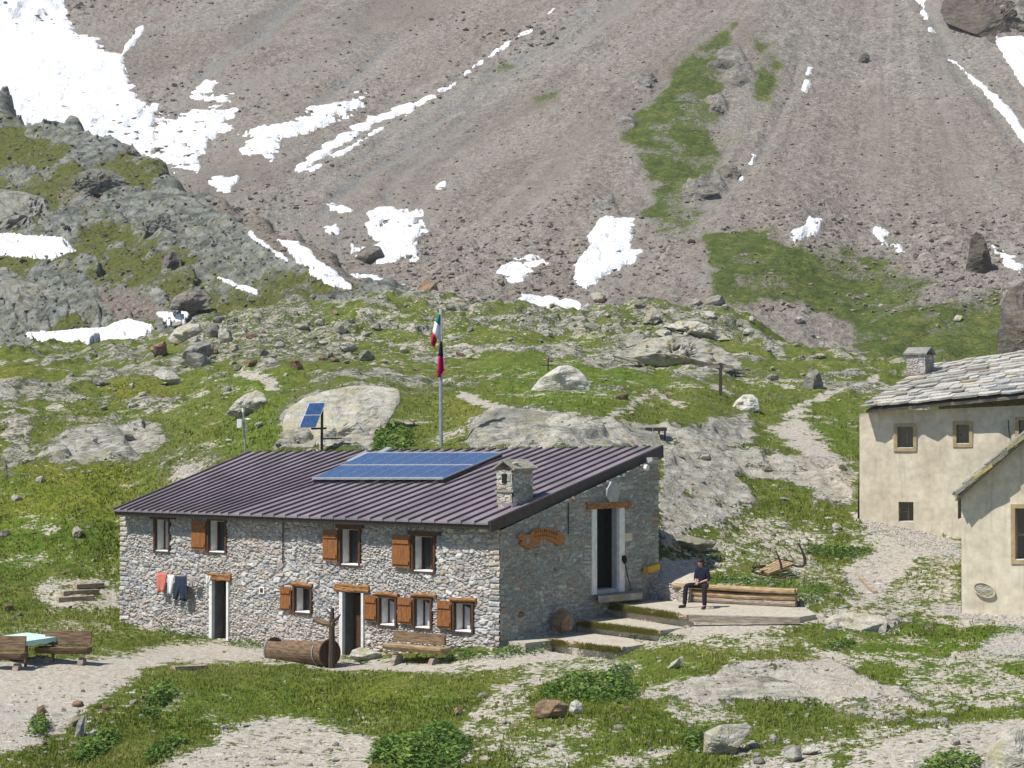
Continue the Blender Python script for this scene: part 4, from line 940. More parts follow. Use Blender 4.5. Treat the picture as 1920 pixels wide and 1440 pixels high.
# brown stones on the gable
for k, (u, v, su, sv) in enumerate(((1075, 937, 9, 6), (975, 1152, 12, 7), (1040, 1068, 7, 4), (1005, 1040, 6, 6))):
    s_, z_ = gw(u, v); m_ = MB(); m_.rock(Pz+TG*s_+UP*z_, su/58*.9, su/58*.9, sv/60, 900+k, 2, 0.); m_.build('wall_stone', 'rock_brown', hut)
# roof: deck with standing seams
NS = 38
fr_e = np.concatenate([np.linspace(0, .66, 22), np.linspace(.66, 1, NS-21)[1:]]); fr_r = np.linspace(0, 1, NS)
fr_e = fr_e[:NS]; fr_e[-1] = 1
def rp(k, r, h=0.):
    a = ER.lerp(EL, fr_e[k]); b = RR.lerp(RL, fr_r[k]); return a.lerp(b, r)+RN*h
m_ = MB()
for k in range(NS-1):
    for r0, r1 in ((0, .5), (.5, 1.)):
        m_.poly([rp(k, r0), rp(k+1, r0), rp(k+1, r1), rp(k, r1)])
roof = m_.build('roof', 'roof_metal', hut)
m_ = MB()
for k in range(NS):
    a0, a1 = rp(k, -.004), rp(k, 1.004); dd = (a1-a0).normalized(); sd = dd.cross(RN).normalized()
    m_.box((a0+a1)/2+RN*.032, (a1-a0)/2, sd*.018, RN*.03)
m_.build('standing_seams', 'shaded_seam_metal', roof)
th = RN*-.17
m_ = MB()
for k in range(NS-1): m_.prism([rp(k, 0, -.02), rp(k+1, 0, -.02), rp(k+1, 1, -.02), rp(k, 1, -.02)], th)
m_.build('roof_deck', 'dark_metal', roof)
vd = (RR-ER).normalized()
m_ = MB(); m_.prism([ER+NG*.02+RN*.05, RR+NG*.02+RN*.05, RR+NG*.02-UP*.34, ER+NG*.02-UP*.27], NG*.05); m_.build('verge_board', 'dark_metal', roof)
m_ = MB()
for k in range(NS-1): m_.box((rp(k, 0)+rp(k+1, 0))/2-UP*.02+NF*.012, (rp(k+1, 0)-rp(k, 0))*.47, UP*.028, NF*.012)
m_.build('eave_trim', 'roof_metal', roof)
# hatch of pale sheet beside the panels, bell lamp under the ridge
m_ = MB(); pts = [roof_hit(u, v)+RN*.10 for u, v in ((651, 871), (667, 875), (700, 858), (686, 854))]; m_.prism(pts, RN*.05); m_.build('skylight', 'aluminium', roof)
m_ = MB(); pts = [roof_hit(u, v)+RN*.10 for u, v in ((704, 857), (714, 859), (735, 846), (727, 845))]; m_.prism(pts, RN*.04); m_.build('skylight', 'aluminium', roof)
p = pt(1224, 851, 66.9); m_ = MB(); m_.tube([p-UP*.12, p+UP*.02, p+UP*.12], [.11, .08, .03], 10); m_.tube([p+UP*.1, p+UP*.95], .012, 5); m_.build('bell_lamp', 'galvanised', roof)
# chimney
c0 = roof_hit(961, 951); wt, wg = .55, .95
def cbox(mb, t0, t1, g0_, g1_, z0, z1):
    return mb.box(c0+TL*((t0+t1)/2)+TG*((g0_+g1_)/2)+UP*((z0+z1)/2), TL*((t1-t0)/2), TG*((g1_-g0_)/2), UP*((z1-z0)/2))
zc = 1.08
m_ = MB(); cbox(m_, .05, wt-.05, .05, wg-.05, -.3, zc-.02); chim = m_.build('chimney', 'grey_plaster', roof)
for nm, o_, t_, n_, L_ in (('front_face', c0, TL, NF, wt), ('side_face', c0, TG, NG, wg)):
    stone_wall(nm, o_, t_, n_, 0, L_, -.1, lambda s: np.full(np.shape(s), zc), [], (.24, .13), .045, PAL_G*1.25, chim, 61 if nm == 'front_face' else 63, 'slab_stone', .03)
m_ = MB(); cbox(m_, -.07, wt+.07, -.07, wg+.07, .44, .50); m_.build('ledge', 'rock_pale', chim)
m_ = MB(); cbox(m_, -.03, wt+.12, -.03, wg+.03, -.25, .12); m_.build('flashing', 'roof_metal', chim)
m_ = MB()
pk = [c0+TL*(-.14)+UP*(zc), c0+TL*(wt/2)+UP*(zc+.26), c0+TL*(wt+.14)+UP*zc]
m_.prism([pk[0]-TG*.1, pk[1]-TG*.1, pk[1]-TG*.1+UP*.06, pk[0]-TG*.1+UP*.06], TG*(wg+.2)); m_.prism([pk[1]-TG*.1, pk[2]-TG*.1, pk[2]-TG*.1+UP*.06, pk[1]-TG*.1+UP*.06], TG*(wg+.2))
m_.build('cap', 'rock_pale', chim)
m_ = MB(); cbox(m_, .2, .36, -.06, .05, zc-.38, zc-.1); m_.build('smoke_hole', 'dark_interior', chim)
m_ = MB(); m_.rock(c0+TL*.1+UP*(zc+.2)+TG*.2, .2, .12, .06, 77, 2); m_.rock(c0+TL*.4+UP*(zc+.26)+TG*.5, .16, .2, .06, 78, 2); m_.build('cap_stones', 'rock_pale', chim)

# solar array lying on the roof: a thing of its own
sa = [roof_hit(u, v)+RN*.16 for u, v in ((588, 906), (832, 906), (942, 858), (692, 858))]
arr = thing('solar_array', sa[0], 'flat blue solar array of two panel rows lying on the hut roof', 'solar array')
def sp(a, b, h=0.): return sa[0].lerp(sa[1], a).lerp(sa[3].lerp(sa[2], a), b)+RN*h
fm = MB(); npan = 9
for b_ in (0., .5, 1.): fm.box((sp(0, b_)+sp(1, b_))/2, (sp(1, b_)-sp(0, b_))/2*1.005, (sp(0, .012)-sp(0, 0)), RN*.03)
for k in range(npan+1): fm.box((sp(k/npan, 0)+sp(k/npan, 1))/2-RN*.005, (sp(k/npan, 1)-sp(k/npan, 0))/2, (sp(.0022, 0)-sp(0, 0)), RN*.02)
fm.build('frame', 'aluminium', arr)
fm = MB(); fm.prism([sp(0, 0, -.16), sp(.02, 0, -.16), sp(.02, 1, -.16), sp(0, 1, -.16)], RN*.12); fm.prism([sp(.98, 0, -.16), sp(1, 0, -.16), sp(1, 1, -.16), sp(.98, 1, -.16)], RN*.12); fm.build('support', 'dark_metal', arr)
for k in range(npan):
    for r_ in (0, 1):
        e = .006; b0, b1 = r_*.5+.02, r_*.5+.48
        pm = MB(); pm.prism([sp(k/npan+e, b0, -.01), sp((k+1)/npan-e, b0, -.01), sp((k+1)/npan-e, b1, -.01), sp(k/npan+e, b1, -.01)], RN*.022); pm.build('panel', 'solar_cells', arr)

# carved wooden sign on the gable
sg = [(965, 1003), (972, 1000), (979, 1003), (988, 1002), (996, 993), (1008, 990), (1020, 990), (1033, 993), (1044, 999), (1053, 1004), (1055, 1010), (1050, 1015), (1053, 1020), (1043, 1023), (1033, 1016), (1020, 1012), (1010, 1013), (1004, 1018), (1001, 1026), (988, 1028), (980, 1026), (970, 1020), (974, 1013), (968, 1010)]
g0 = [gw(*q) for q in sg]; c_ = Vector((0, 0, 0))
sign = thing('wooden_sign', Pz+TG*g0[10][0]+UP*g0[10][1]+NG*.05, 'wavy carved wooden sign board on the shaded gable wall', 'sign')
m_ = MB(); bm = bmesh.new(); vs = [bm.verts.new(Pz+TG*s_+UP*z_+NG*.045) for s_, z_ in g0]; f_ = bm.faces.new(vs); ex = bmesh.ops.extrude_face_region(bm, geom=[f_]); bmesh.ops.translate(bm, verts=[e for e in ex['geom'] if isinstance(e, bmesh.types.BMVert)], vec=NG*.06); bmesh.ops.recalc_face_normals(bm, faces=bm.faces); bmesh.ops.triangulate(bm, faces=[f for f in bm.faces if len(f.verts) > 4])
me = bpy.data.meshes.new('board'); bm.to_mesh(me); bm.free(); link('board', me, 'wood_sign', sign)
m_ = MB(); rs = random.Random(5)
def sgn(u): return 1001+17*math.sin((u-1012)/41*math.pi/2+math.pi/2)*-.55+9
for u in list(np.arange(998, 1042, 3.4)):
    for row, hgt in ((0, 5.5), (1, 4.)):
        v = 995+(u-1014)**2*.011+row*8.5; s_, z_ = gw(u, v); h_ = hgt/61/2
        wbox(m_, Pz, TG, NG, s_-.014, s_+.014, z_-h_, z_+h_, .106, .112)
        if rs.random() < .6: wbox(m_, Pz, TG, NG, s_+.014, s_+.05, z_+h_-.03 if rs.random() < .5 else z_-.015, z_+h_ if rs.random() < .5 else z_+.012, .106, .111)
m_.build('carved_lettering', 'sign_carving', sign)
m_ = MB(); s_, z_ = gw(984, 1013); wbox(m_, Pz, TG, NG, s_-.07, s_+.07, z_-.09, z_+.09, .106, .115); m_.build('emblem', 'grey_cloth', sign)
# ---------------------------------------------------------------- church building on the right, chapel in front of it
def ground_z(x, y): return float(LA.z(x, y))
YW = math.radians(-9)
CT = Vector((math.cos(math.radians(-15)), math.sin(math.radians(-15)), 0)); CN = Vector((CT.y, -CT.x, 0))
Q0 = pt(1612, 962, 75.0)
def cw(u, v):
    p = on_plane(u, v, Q0, CN); return (p-Q0).dot(CT), p.z
def plaster_wall(name, o0, t, n, outline, holes, parent, m='cream_plaster', step=.16, amp=.03, seed=1, batter=0., zb=0., back=.5):
    """outline: top(s) and s range; a gently uneven rendered wall with real openings"""
    s0, s1, z0, top = outline
    ss = sorted(set(np.round(np.concatenate([np.arange(s0, s1, step), [s1]]+[[a, b] for a, b, c, d in holes]), 4)))
    zmax = max(top(s) for s in ss)
    zz = sorted(set(np.round(np.concatenate([np.arange(z0, zmax, step), [zmax]]+[[c, d] for a, b, c, d in holes]), 4)))
    ss, zz = np.array(ss), np.array(zz); Sg, Zg = np.meshgrid(ss, zz, indexing='ij'); tp = np.array([top(s) for s in ss])[:, None]
    Zc = np.minimum(Zg, tp)
    d = amp*fbm(Sg*.7, Zg*.7, 4, seed)*1.5
    if batter: d = d+batter*np.clip((zb-Zc), 0, 9)
    P = np.array(o0)[None, None]*np.array([1, 1, 0])+Sg[..., None]*np.array(t)+Zc[..., None]*np.array(UP)+d[..., None]*np.array(n)
    ids = np.arange(Sg.size).reshape(Sg.shape); ok = Zg[:-1, :-1] < tp[:-1]-1e-4
    cs = (Sg[:-1, :-1]+Sg[1:, :-1])/2; cz = (Zg[:-1, :-1]+Zg[:-1, 1:])/2
    for a, b, c, e in holes: ok &= ~((cs > a) & (cs < b) & (cz > c) & (cz < e))
    q = np.stack([ids[:-1, :-1], ids[1:, :-1], ids[1:, 1:], ids[:-1, 1:]], -1)[ok]
    if np.cross(np.array(t), np.array(UP)).dot(np.array(n)) < 0: q = q[:, ::-1]
    return link(name, np_mesh(name, P.reshape(-1, 3), q, True), m, parent)
def plain_window(parent, o0, t, n, r4, deep=.42, shut=True):
    o0 = Vector((o0[0], o0[1], 0)); a, b, lo, hi = r4
    f = MB(); w_ = .12
    for x0, x1, y0, y1 in ((a-w_, a, lo-w_, hi+w_), (b, b+w_, lo-w_, hi+w_), (a, b, hi, hi+w_), (a, b, lo-w_, lo)): wbox(f, o0, t, n, x0, x1, y0, y1, -.03, .055)
    win = f.build('window', 'ochre_paint', parent)
    r_ = MB()
    for x0, x1, y0, y1 in ((a-.03, a, lo, hi), (b, b+.03, lo, hi), (a, b, hi, hi+.03)): wbox(r_, o0, t, n, x0, x1, y0, y1, -deep, -.032)
    r_.build('reveal', 'cream_plaster', win)
    s_ = MB(); wbox(s_, o0, t, n, a, b, lo-.05, lo+.02, -deep, .03); s_.build('sill', 'white_plaster', win)
    p = MB(); wbox(p, o0, t, n, a-.02, b+.02, lo, hi, -deep-.04, -deep); p.build('pane', 'window_glass', win)
    if shut:
        k = MB(); m_ = (a+b)/2+.03; wbox(k, o0, t, n, m_, m_+.05, lo+.02, hi, -deep, -deep+.05); wbox(k, o0, t, n, a, a+.05, lo+.02, hi, -deep, -deep+.05); wbox(k, o0, t, n, a+.05, m_, lo+(hi-lo)*.45, lo+(hi-lo)*.5, -deep, -deep+.04); k.build('sash', 'wood_grey', win)
    return win
def slab_roof(name, E0, E1, R0, R1, parent, rows, w, seed, over=.08, th=.05):
    """overlapping irregular stone slabs from the eave E0-E1 to the ridge R0-R1"""
    rs = np.random.default_rng(seed); nrm = (E1-E0).cross(R0-E0).normalized(); nrm = -nrm if nrm.z < 0 else nrm
    mb = MB(); cols = []
    for k in range(rows):
        r0 = k/rows; r1 = min((k+1.75)/rows, 1.03)
        A0, A1 = E0.lerp(R0, r0), E1.lerp(R1, r0); B0, B1 = E0.lerp(R0, r1), E1.lerp(R1, r1); L = (A1-A0).length
        x = -rs.uniform(0, w*.6)
        while x < L:
            ww = w*rs.uniform(.55, 1.5); a, b = max(x, -.1)/L, min(x+ww-.02, L+.1)/L; x += ww
            if b-a < .01: continue
            j = lambda m=.07: rs.uniform(-m, m)
            up = nrm*(.03+rs.uniform(0, .045)); t_ = th*rs.uniform(.7, 1.5)
            fr = (B0-A0).normalized()
            pts = [A0.lerp(A1, a)+fr*(j()+.05), A0.lerp(A1, a+(b-a)*.5)+fr*(j()-.04), A0.lerp(A1, b)+fr*(j()+.05), B0.lerp(B1, b)+fr*j(), B0.lerp(B1, a)+fr*j()]
            i0 = len(mb.v); mb.prism([p+up+(nrm*(th*1.15) if q < 3 else nrm*-.01) for q, p in enumerate(pts)], nrm*t_)
            c = rs.choice([.72, .85, 1., 1.1, 1.2]); tint = rs.choice(3, p=[.6, .25, .15])
            col = np.array([(.40, .385, .35), (.41, .37, .295), (.34, .345, .335)][tint])*c
            cols += [col]*(len(mb.v)-i0)
    o = mb.build(name, 'slab_stone', parent); add_attr(o.data, 'Col', np.array(cols)); return o
# --- main church house
church = thing('church_house', (Q0.x, Q0.y, Q0.z), 'cream plastered church house with heavy stone slab roof, behind the chapel', 'building')
ctop = lambda s: np.interp(s, [0, 9.5], [cw(1617, 774)[1], cw(1617, 774)[1]+.045*9.5])
wins = [rect(cw, 1682, 800, 1712, 840), rect(cw, 1793, 796, 1817, 832), rect(cw, 1910, 788, 1934, 826), rect(cw, 1685, 941, 1713, 978), rect(cw, 1796, 932, 1822, 973)]
plaster_wall('front_wall', Q0, CT, CN, (-.0, 9.5, 1.2, ctop), wins, church, seed=4, batter=.02, zb=6.7)
CG = Vector((math.sin(math.radians(16)), math.cos(math.radians(16)), 0))
plaster_wall('side_wall', Q0, CG, Vector((-CG.y, CG.x, 0)), (-.0, 7.5, 1.4, lambda s: 6.5), [], church, seed=6, batter=.02, zb=6.7)
for r4 in wins: plain_window(church, Q0, CT, CN, r4)
m_ = MB(); q = Vector((Q0.x, Q0.y, 0))+CT*.5+CG*.9; m_.prism([q+UP*1, q+CT*9+UP*1, q+CT*9+UP*6.5, q+UP*6.3], CG*.05); m_.build('inner_shade_panel', 'dark_interior', church)
E0 = pt(1616, 770, 74.4); E1 = pt(2010, 733, 72.4); R0 = pt(1748, 689, 80.2); R1 = pt(2010, 650, 79.)
slab_roof('roof', E0, E1, R0, R1, church, 14, .62, 5, th=.06)
m_ = MB(); nn = (E1-E0).cross(R0-E0).normalized(); nn = nn if nn.z > 0 else -nn
m_.prism([E0+CT*.12+CG*.15, E1, R1, R0], nn*-.10); m_.prism([R0, R1, R1+CG*6-UP*3.0, R0+CG*6-UP*3.0], nn*-.1); m_.build('roof_deck', 'wood_grey', church)
pc = pt(1700, 716, 78.6); ch = MB(); ax, ay = CT, CG; cwid, cdep = .62, .8
def cb(mb, x0, x1, y0, y1, z0, z1): return mb.box(pc+ax*((x0+x1)/2)+ay*((y0+y1)/2)+UP*((z0+z1)/2), ax*((x1-x0)/2), ay*((y1-y0)/2), UP*((z1-z0)/2))
cA = Vector((math.cos(math.radians(-38)), math.sin(math.radians(-38)), 0)); ax = Vector((math.cos(math.radians(-35)), math.sin(math.radians(-35)), 0)); ay = Vector((-ax.y, ax.x, 0))
cb(ch, .04, .70, .04, .70, -.6, 1.02); chm = ch.build('chimney', 'grey_plaster', church)
for nm, t_, n_, L_ in (('front_face', ax, -ay, .74), ('left_face', ay, -ax, .74)):
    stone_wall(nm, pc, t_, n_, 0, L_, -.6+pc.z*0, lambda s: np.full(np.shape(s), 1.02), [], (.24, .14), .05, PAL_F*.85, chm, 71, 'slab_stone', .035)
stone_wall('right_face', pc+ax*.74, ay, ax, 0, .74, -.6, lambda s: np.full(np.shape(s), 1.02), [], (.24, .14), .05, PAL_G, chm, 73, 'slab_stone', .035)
m_ = MB(); cb(m_, -.06, .82, -.06, .82, .22, .28); m_.build('ledge', 'rock_brown', chm)
m_ = MB(); cb(m_, -.02, .78, -.02, .78, -.5, .0); m_.build('flashing', 'zinc', chm)
m_ = MB(); m_.prism([pc+ax*-.1+ay*-.1+UP*1.02, pc+ax*.84+ay*-.1+UP*1.02, pc+ax*.84+ay*.37+UP*1.26, pc+ax*-.1+ay*.37+UP*1.26], UP*.06); m_.prism([pc+ax*-.1+ay*.84+UP*1.02, pc+ax*.84+ay*.84+UP*1.02, pc+ax*.84+ay*.37+UP*1.26, pc+ax*-.1+ay*.37+UP*1.26], UP*.06); m_.build('cap', 'rock_grey', chm)
s1_, s2_ = cw(1890, 787), cw(1893, 822); m_ = MB(); qq = Vector((Q0.x, Q0.y, 0)); m_.tube([qq+CT*s1_[0]+UP*s1_[1]+CN*.06, qq+CT*s2_[0]+UP*s2_[1]+CN*.06], .018, 5); m_.build('cable', 'dark_metal', church)
# --- chapel in front, seen on its gable
HT = Vector((math.cos(math.radians(-18)), math.sin(math.radians(-18)), 0)); HN = Vector((HT.y, -HT.x, 0)); HB = -HN
H0 = pt(1803, 1135, 62.5)
def hw(u, v):
    p = on_plane(u, v, H0, HN); return (p-H0).dot(HT), p.z
chap = thing('chapel', (H0.x, H0.y, H0.z), 'cream plastered chapel corner at the right edge with mossy slab roof edge', 'building')
v0 = hw(1797, 930); v1 = hw(1920, 822); slope = (v1[1]-v0[1])/(v1[0]-v0[0])
apex = 3.9
htop = lambda s: v0[1]+.0+slope*(min(s, apex)-v0[0])-slope*max(0, s-apex)
hwin = [rect(hw, 1903, 953, 1940, 1050)]
plaster_wall('gable_wall', H0, HT, HN, (0, 7.8, -1.0, htop), hwin, chap, seed=14, batter=.012, zb=4)
plaster_wall('side_wall', H0, HB, -HT, (0, 7, -1.0, lambda s: v0[1]+.1), [], chap, seed=16, batter=.012, zb=4)
plain_window(chap, H0, HT, HN, hwin[0], .5)
m_ = MB(); q = Vector((H0.x, H0.y, 0))+HT*.4+HB*.95; m_.prism([q+UP*0, q+HT*7+UP*0, q+HT*7+UP*4, q+UP*3.5], HB*.05); m_.build('inner_shade_panel', 'dark_interior', chap)
hz = lambda s, e=0: Vector((H0.x, H0.y, 0))+HT*s+UP*(v0[1]+slope*(s-v0[0])+e)
Lg = 6.
a0, a1 = hz(v0[0]-.05, .02)+HN*.38, hz(apex, .02)+HN*.38
m_ = MB(); m_.prism([a0-UP*.02, a1-UP*.02, a1+HB*Lg-UP*.02, a0+HB*Lg-UP*.02], UP*-.10); m_.build('roof_deck', 'wood_grey', chap)
sl = slab_roof('roof', a0, a0+HB*Lg, a1, a1+HB*Lg, chap, 12, .8, 8, th=.045)
# verge stones along the gable edge, mossy
mb = MB(); rs = np.random.default_rng(4); cols = []; k = -.12
while k < apex:
    L = rs.uniform(.42, .68); d_ = Vector((0, 0, 0)); up = .05+rs.uniform(0, .05); o_ = len(mb.v)
    p0_, p1_ = hz(k, up-.03)+HN*(.42+rs.uniform(0, .1)), hz(k+L, up-.13)+HN*(.42+rs.uniform(0, .1))
    mb.prism([p0_, p1_, p1_+HB*.9, p0_+HB*.9], UP*rs.uniform(.09, .15)); k += L*.42
    c_ = np.array([(.33, .29, .15), (.26, .25, .19), (.38, .32, .12), (.20, .19, .14)][rs.integers(4)]); cols += [c_]*(len(mb.v)-o_)
vo = mb.build('verge_stones', 'slab_stone', chap); add_attr(vo.data, 'Col', np.array(cols))
b0, b1 = hz(apex, .02)+HN*.38, hz(apex*2, -slope*2*apex*.5-slope*0)+HN*.38; b1 = Vector((H0.x, H0.y, 0))+HT*(apex*2-v0[0]+.05)+UP*(v0[1])+HN*.38
slab_roof('far_roof', b1+HB*Lg, b1, b0+HB*Lg, b0, chap, 12, .8, 9)
# oval niche near the ground
s_, z_ = hw(1846, 1106); m_ = MB(); ring = []
cc = Vector((H0.x, H0.y, 0))+HT*s_+UP*z_+HN*.115; n_ = 20
rx, rz = .30, .17; tl = math.radians(-22)
oval = [cc+HT*(rx*math.cos(a)*math.cos(tl)-rz*math.sin(a)*math.sin(tl))+UP*(rx*math.cos(a)*math.sin(tl)+rz*math.sin(a)) for a in np.linspace(0, 2*math.pi, n_, endpoint=False)]
oo = [cc+(p-cc)*1.12 for p in oval]
for k in range(n_): m_.prism([oval[k], oval[(k+1) % n_], oo[(k+1) % n_], oo[k]], HN*-.09)
nic = m_.build('oval_niche', 'cream_plaster', chap)
m_ = MB(); m_.poly([p-HN*.02 for p in oval]); m_.build('niche_stone', 'rock_pale', nic)
# ---------------------------------------------------------------- terraces, steps, furniture around the hut
def gp(u, v, L=None):
    p = (L or LA).hit(u, v)
    if p is None: p = LB.hit(u, v) or LC.hit(u, v)
    return p
def flat(name, px, z, depth, m, kind=None, label=None, cat=None, zs=None):
    pts = [on_z(u, v, z) for u, v in px]; mb = MB()
    n_ = len(pts); c = sum(pts, Vector())/n_
    mb.prism(pts, -UP*depth); o = mb.build(name, m)
    return tag(o, label, cat, None, kind)
def gravel_mat():
    m, nt, b = nt_new('packed_gravel'); N = NT(nt); v = N.coord(); n = N.noise(v, 6., 5, .65); n2 = N.noise(v, 30., 3, .6); n3 = N.noise(v, 1.1, 3)
    c = N.ramp(n, [(.25, (.30, .26, .20)), (.5, (.45, .405, .335)), (.75, (.56, .52, .45))])
    c = N.mix(N.math('MULTIPLY', N.remap(n3, .5, .7), .5), c, (.36, .32, .24))
    c = N.mix(.5, c, N.ramp(n2, [(.28, (.5, .5, .5)), (.72, (1.45, 1.45, 1.4))]), 'MULTIPLY')
    N.L(c, b.inputs['Base Color']); b.inputs['Roughness'].default_value = .95; b.inputs['Specular IOR Level'].default_value = .1; N.bump(N.math('ADD', n, n2), .5, .05, b)
gravel_mat()
for nm_, z_, pl, lb_ in TERR:
    mb = MB(); mb.prism([Vector((p.x, p.y, z_)) for p in pl], -UP*.5); tag(mb.build(nm_, 'packed_gravel'), lb_, None, None, 'structure')
def edging(name, px, z, r, label, m='wood_weathered', h=None):
    pts = [on_z(u, v, z) for u, v in px]; mb = MB(); path = []
    for a, b in zip(pts[:-1], pts[1:]):
        L_ = (b-a).length; k = max(2, int(L_/.35))
        path += [a.lerp(b, i/k)+Vector((0, random.uniform(-.03, .03), random.uniform(-.03, .02))) for i in range(k)]
    path.append(pts[-1])
    if m == 'wood_grey':
        for a, b in ((0, len(path)//2), (len(path)//2, len(path)-1)):
            A_, B_ = path[a], path[b]; d = (B_-A_).normalized(); n_ = Vector((d.y, -d.x, 0)); mb.prism([A_-UP*h, B_-UP*h, B_+UP*.01, A_+UP*.03], n_*.07)
    else: mb.tube([p-UP*r*.75 for p in path], [r*random.uniform(.8, 1.15) for _ in path], 8, jit=.14)
    return tag(mb.build(name, m), label, 'step edging', 'timber step edgings below the hut')
edging('step_edging', [(1138,1131),(1215,1142),(1290,1153)], .87, .075, 'turf-grown timber edge of the top terrace, left half', h=.22)
edging('step_edging', [(1292,1153),(1410,1156),(1500,1158)], .87, .10, 'grey plank edge under the bench terrace', 'wood_grey', .17)
edging('step_edging', [(1083,1163),(1160,1172),(1241,1182)], .50, .075, 'timber edge of the middle gravel step', h=.2)
edging('step_edging', [(1034,1198),(1100,1206),(1170,1214)], .17, .075, 'timber edge of the lowest gravel step', h=.2)
flat('gable_footing', [(936,1200),(985,1206),(1035,1200),(1062,1166),(1076,1150),(1122,1122),(1060,1130),(990,1178)], .16, .8, 'packed_gravel', 'structure', 'concrete strip along the foot of the gable wall')
o = flat('door_slab', [(1118,1113),(1122,1118),(1204,1111),(1206,1106),(1165,1098),(1118,1104)], 1.2, .2, 'rock_pale'); tag(o, 'pale stone slab step in front of the gable door', 'step')

def fringe(path, z, n, h, label, drop=.15):
    pts = [on_z(u, v, z) for u, v in path]; V_ = []; Fq = []; Cc = []; b = 0
    Ls = [(q-p).length for p, q in zip(pts[:-1], pts[1:])]; T = sum(Ls); cl = [(random.uniform(0, T), random.uniform(.2, .7)) for _ in range(int(T*1.6)+2)]
    for _ in range(n):
        t = random.uniform(0, T); den = max((1-abs(t-c)/w for c, w in cl), default=0)
        if random.random() > .38+den: continue
        k = 0; tt = t
        while k < len(Ls)-1 and tt > Ls[k]: tt -= Ls[k]; k += 1
        p = pts[k].lerp(pts[k+1], tt/Ls[k]); d = (pts[k+1]-pts[k]).normalized(); o_ = Vector((d.y, -d.x, 0)); o_ = o_ if o_.y < 0 else -o_
        f = random.random(); q = p+o_*(.10+.08*f)-UP*(drop*f)+UP*.0; a = d*random.uniform(.012, .03); tip = q+UP*h*random.uniform(.25, .9)*(1-f*.4)+o_*random.uniform(0, .12)+d*random.uniform(-.06, .06)
        V_ += [tuple(q-a), tuple(q+a), tuple(tip)]; Fq.append((b, b+1, b+2)); b += 3; tn = min(max(.62+.5*random.random()-.2*f, 0), 1); Cc += [(tn,)*3]*3  # higher blades get paler tones, painting in the sunlit top edge
    o = link('grass_fringe', np_mesh('grass_fringe', V_, Fq, False), 'meadow_grass'); add_attr(o.data, 'Col', np.array(Cc)); return tag(o, label, 'grass', 'grass fringes on the step edges')
fringe([(1138,1132),(1215,1143),(1290,1154)], .84, 5200, .16, 'grass fringe hanging under the left half of the top terrace edge')
fringe([(1292,1156),(1410,1159),(1500,1160)], .68, 4600, .12, 'thin grass line at the foot of the grey plank edge')
fringe([(1083,1164),(1160,1173),(1241,1183)], .48, 3600, .13, 'grass fringe hanging under the middle step edge')
fringe([(1034,1199),(1100,1207),(1170,1215)], .15, 2400, .12, 'grass fringe hanging under the lowest step edge')

# dry stone retaining wall left of the log bench
wl = thing('dry_stone_wall', on_z(1200, 1122, .87), 'low dry stone retaining wall between door and log bench', 'wall')
a, b = on_z(1199, 1121, .87), on_z(1292, 1130, .87); td = (b-a); L_ = td.length; td.normalize(); wn = Vector((td.y, -td.x, 0))
stone_wall('wall_face', Vector((a.x, a.y, 0)), td, wn, 0, L_, .5, lambda s: np.full(np.shape(s), 1.42)+.02*np.sin(s*9), [], (.36, .2), .07, PAL_F*.95, wl, 91, 'slab_stone', .03)
pts = [a+UP*.52, b+UP*.52, pt(1310, 1070, 67), pt(1262, 1060, 67.3), pt(1203, 1084, 65.2)]
m_ = MB(); m_.prism([a+UP*.52-wn*.02, b+UP*.52-wn*.02, pt(1330, 1078, 66.4), pt(1296, 1056, 67.8), pt(1205, 1080, 66.9)], -UP*.9); m_.build('wall_top', 'packed_gravel', wl)
# log bench
B0, B1 = on_z(1268, 1128, .87), on_z(1492, 1139, .87)
bench = thing('log_bench', B0, 'long bench of stacked peeled logs built into the bank, man sitting on it', 'bench')
bd = (B1-B0); bL = bd.length; bd.normalize(); bn = Vector((bd.y, -bd.x, 0))
for k, (zz, r, off) in enumerate(((.09, .095, -.08), (.27, .10, -.08))):
    m_ = MB(); m_.tube([B0+bd*(bL*q)+UP*(zz+.015*math.sin(q*7+k))+bn*off for q in np.linspace(.0, .995, 9)], [r*(1+.06*math.sin(q*9+k)) for q in range(9)], 10, jit=.04); m_.build('back_log', 'wood_grey' if k == 0 else 'wood_honey', bench)
m_ = MB(); m_.tube([B0+bd*(bL*q)+UP*(.49+.012*math.sin(q*6))+bn*.03 for q in np.linspace(-.02, 1.0, 9)], .085, 10, jit=.04); m_.tube([B0+bd*(bL*q)+UP*(.48)-bn*.16 for q in np.linspace(-.02, 1.0, 9)], .08, 10, jit=.04); m_.build('seat_logs', 'wood_honey', bench)
m_ = MB(); m_.tube([B0+bd*(bL*q)+UP*.36-bn*.16 for q in np.linspace(0, .99, 5)], .07, 8); m_.build('inner_log', 'wood_dark', bench)
m_ = MB()
for q in (.02, .35, .68, .97): m_.box(B0+bd*(bL*q)+UP*.2-bn*.22, bd*.06, bn*.06, UP*.3)
m_.build('posts', 'wood_dark', bench)
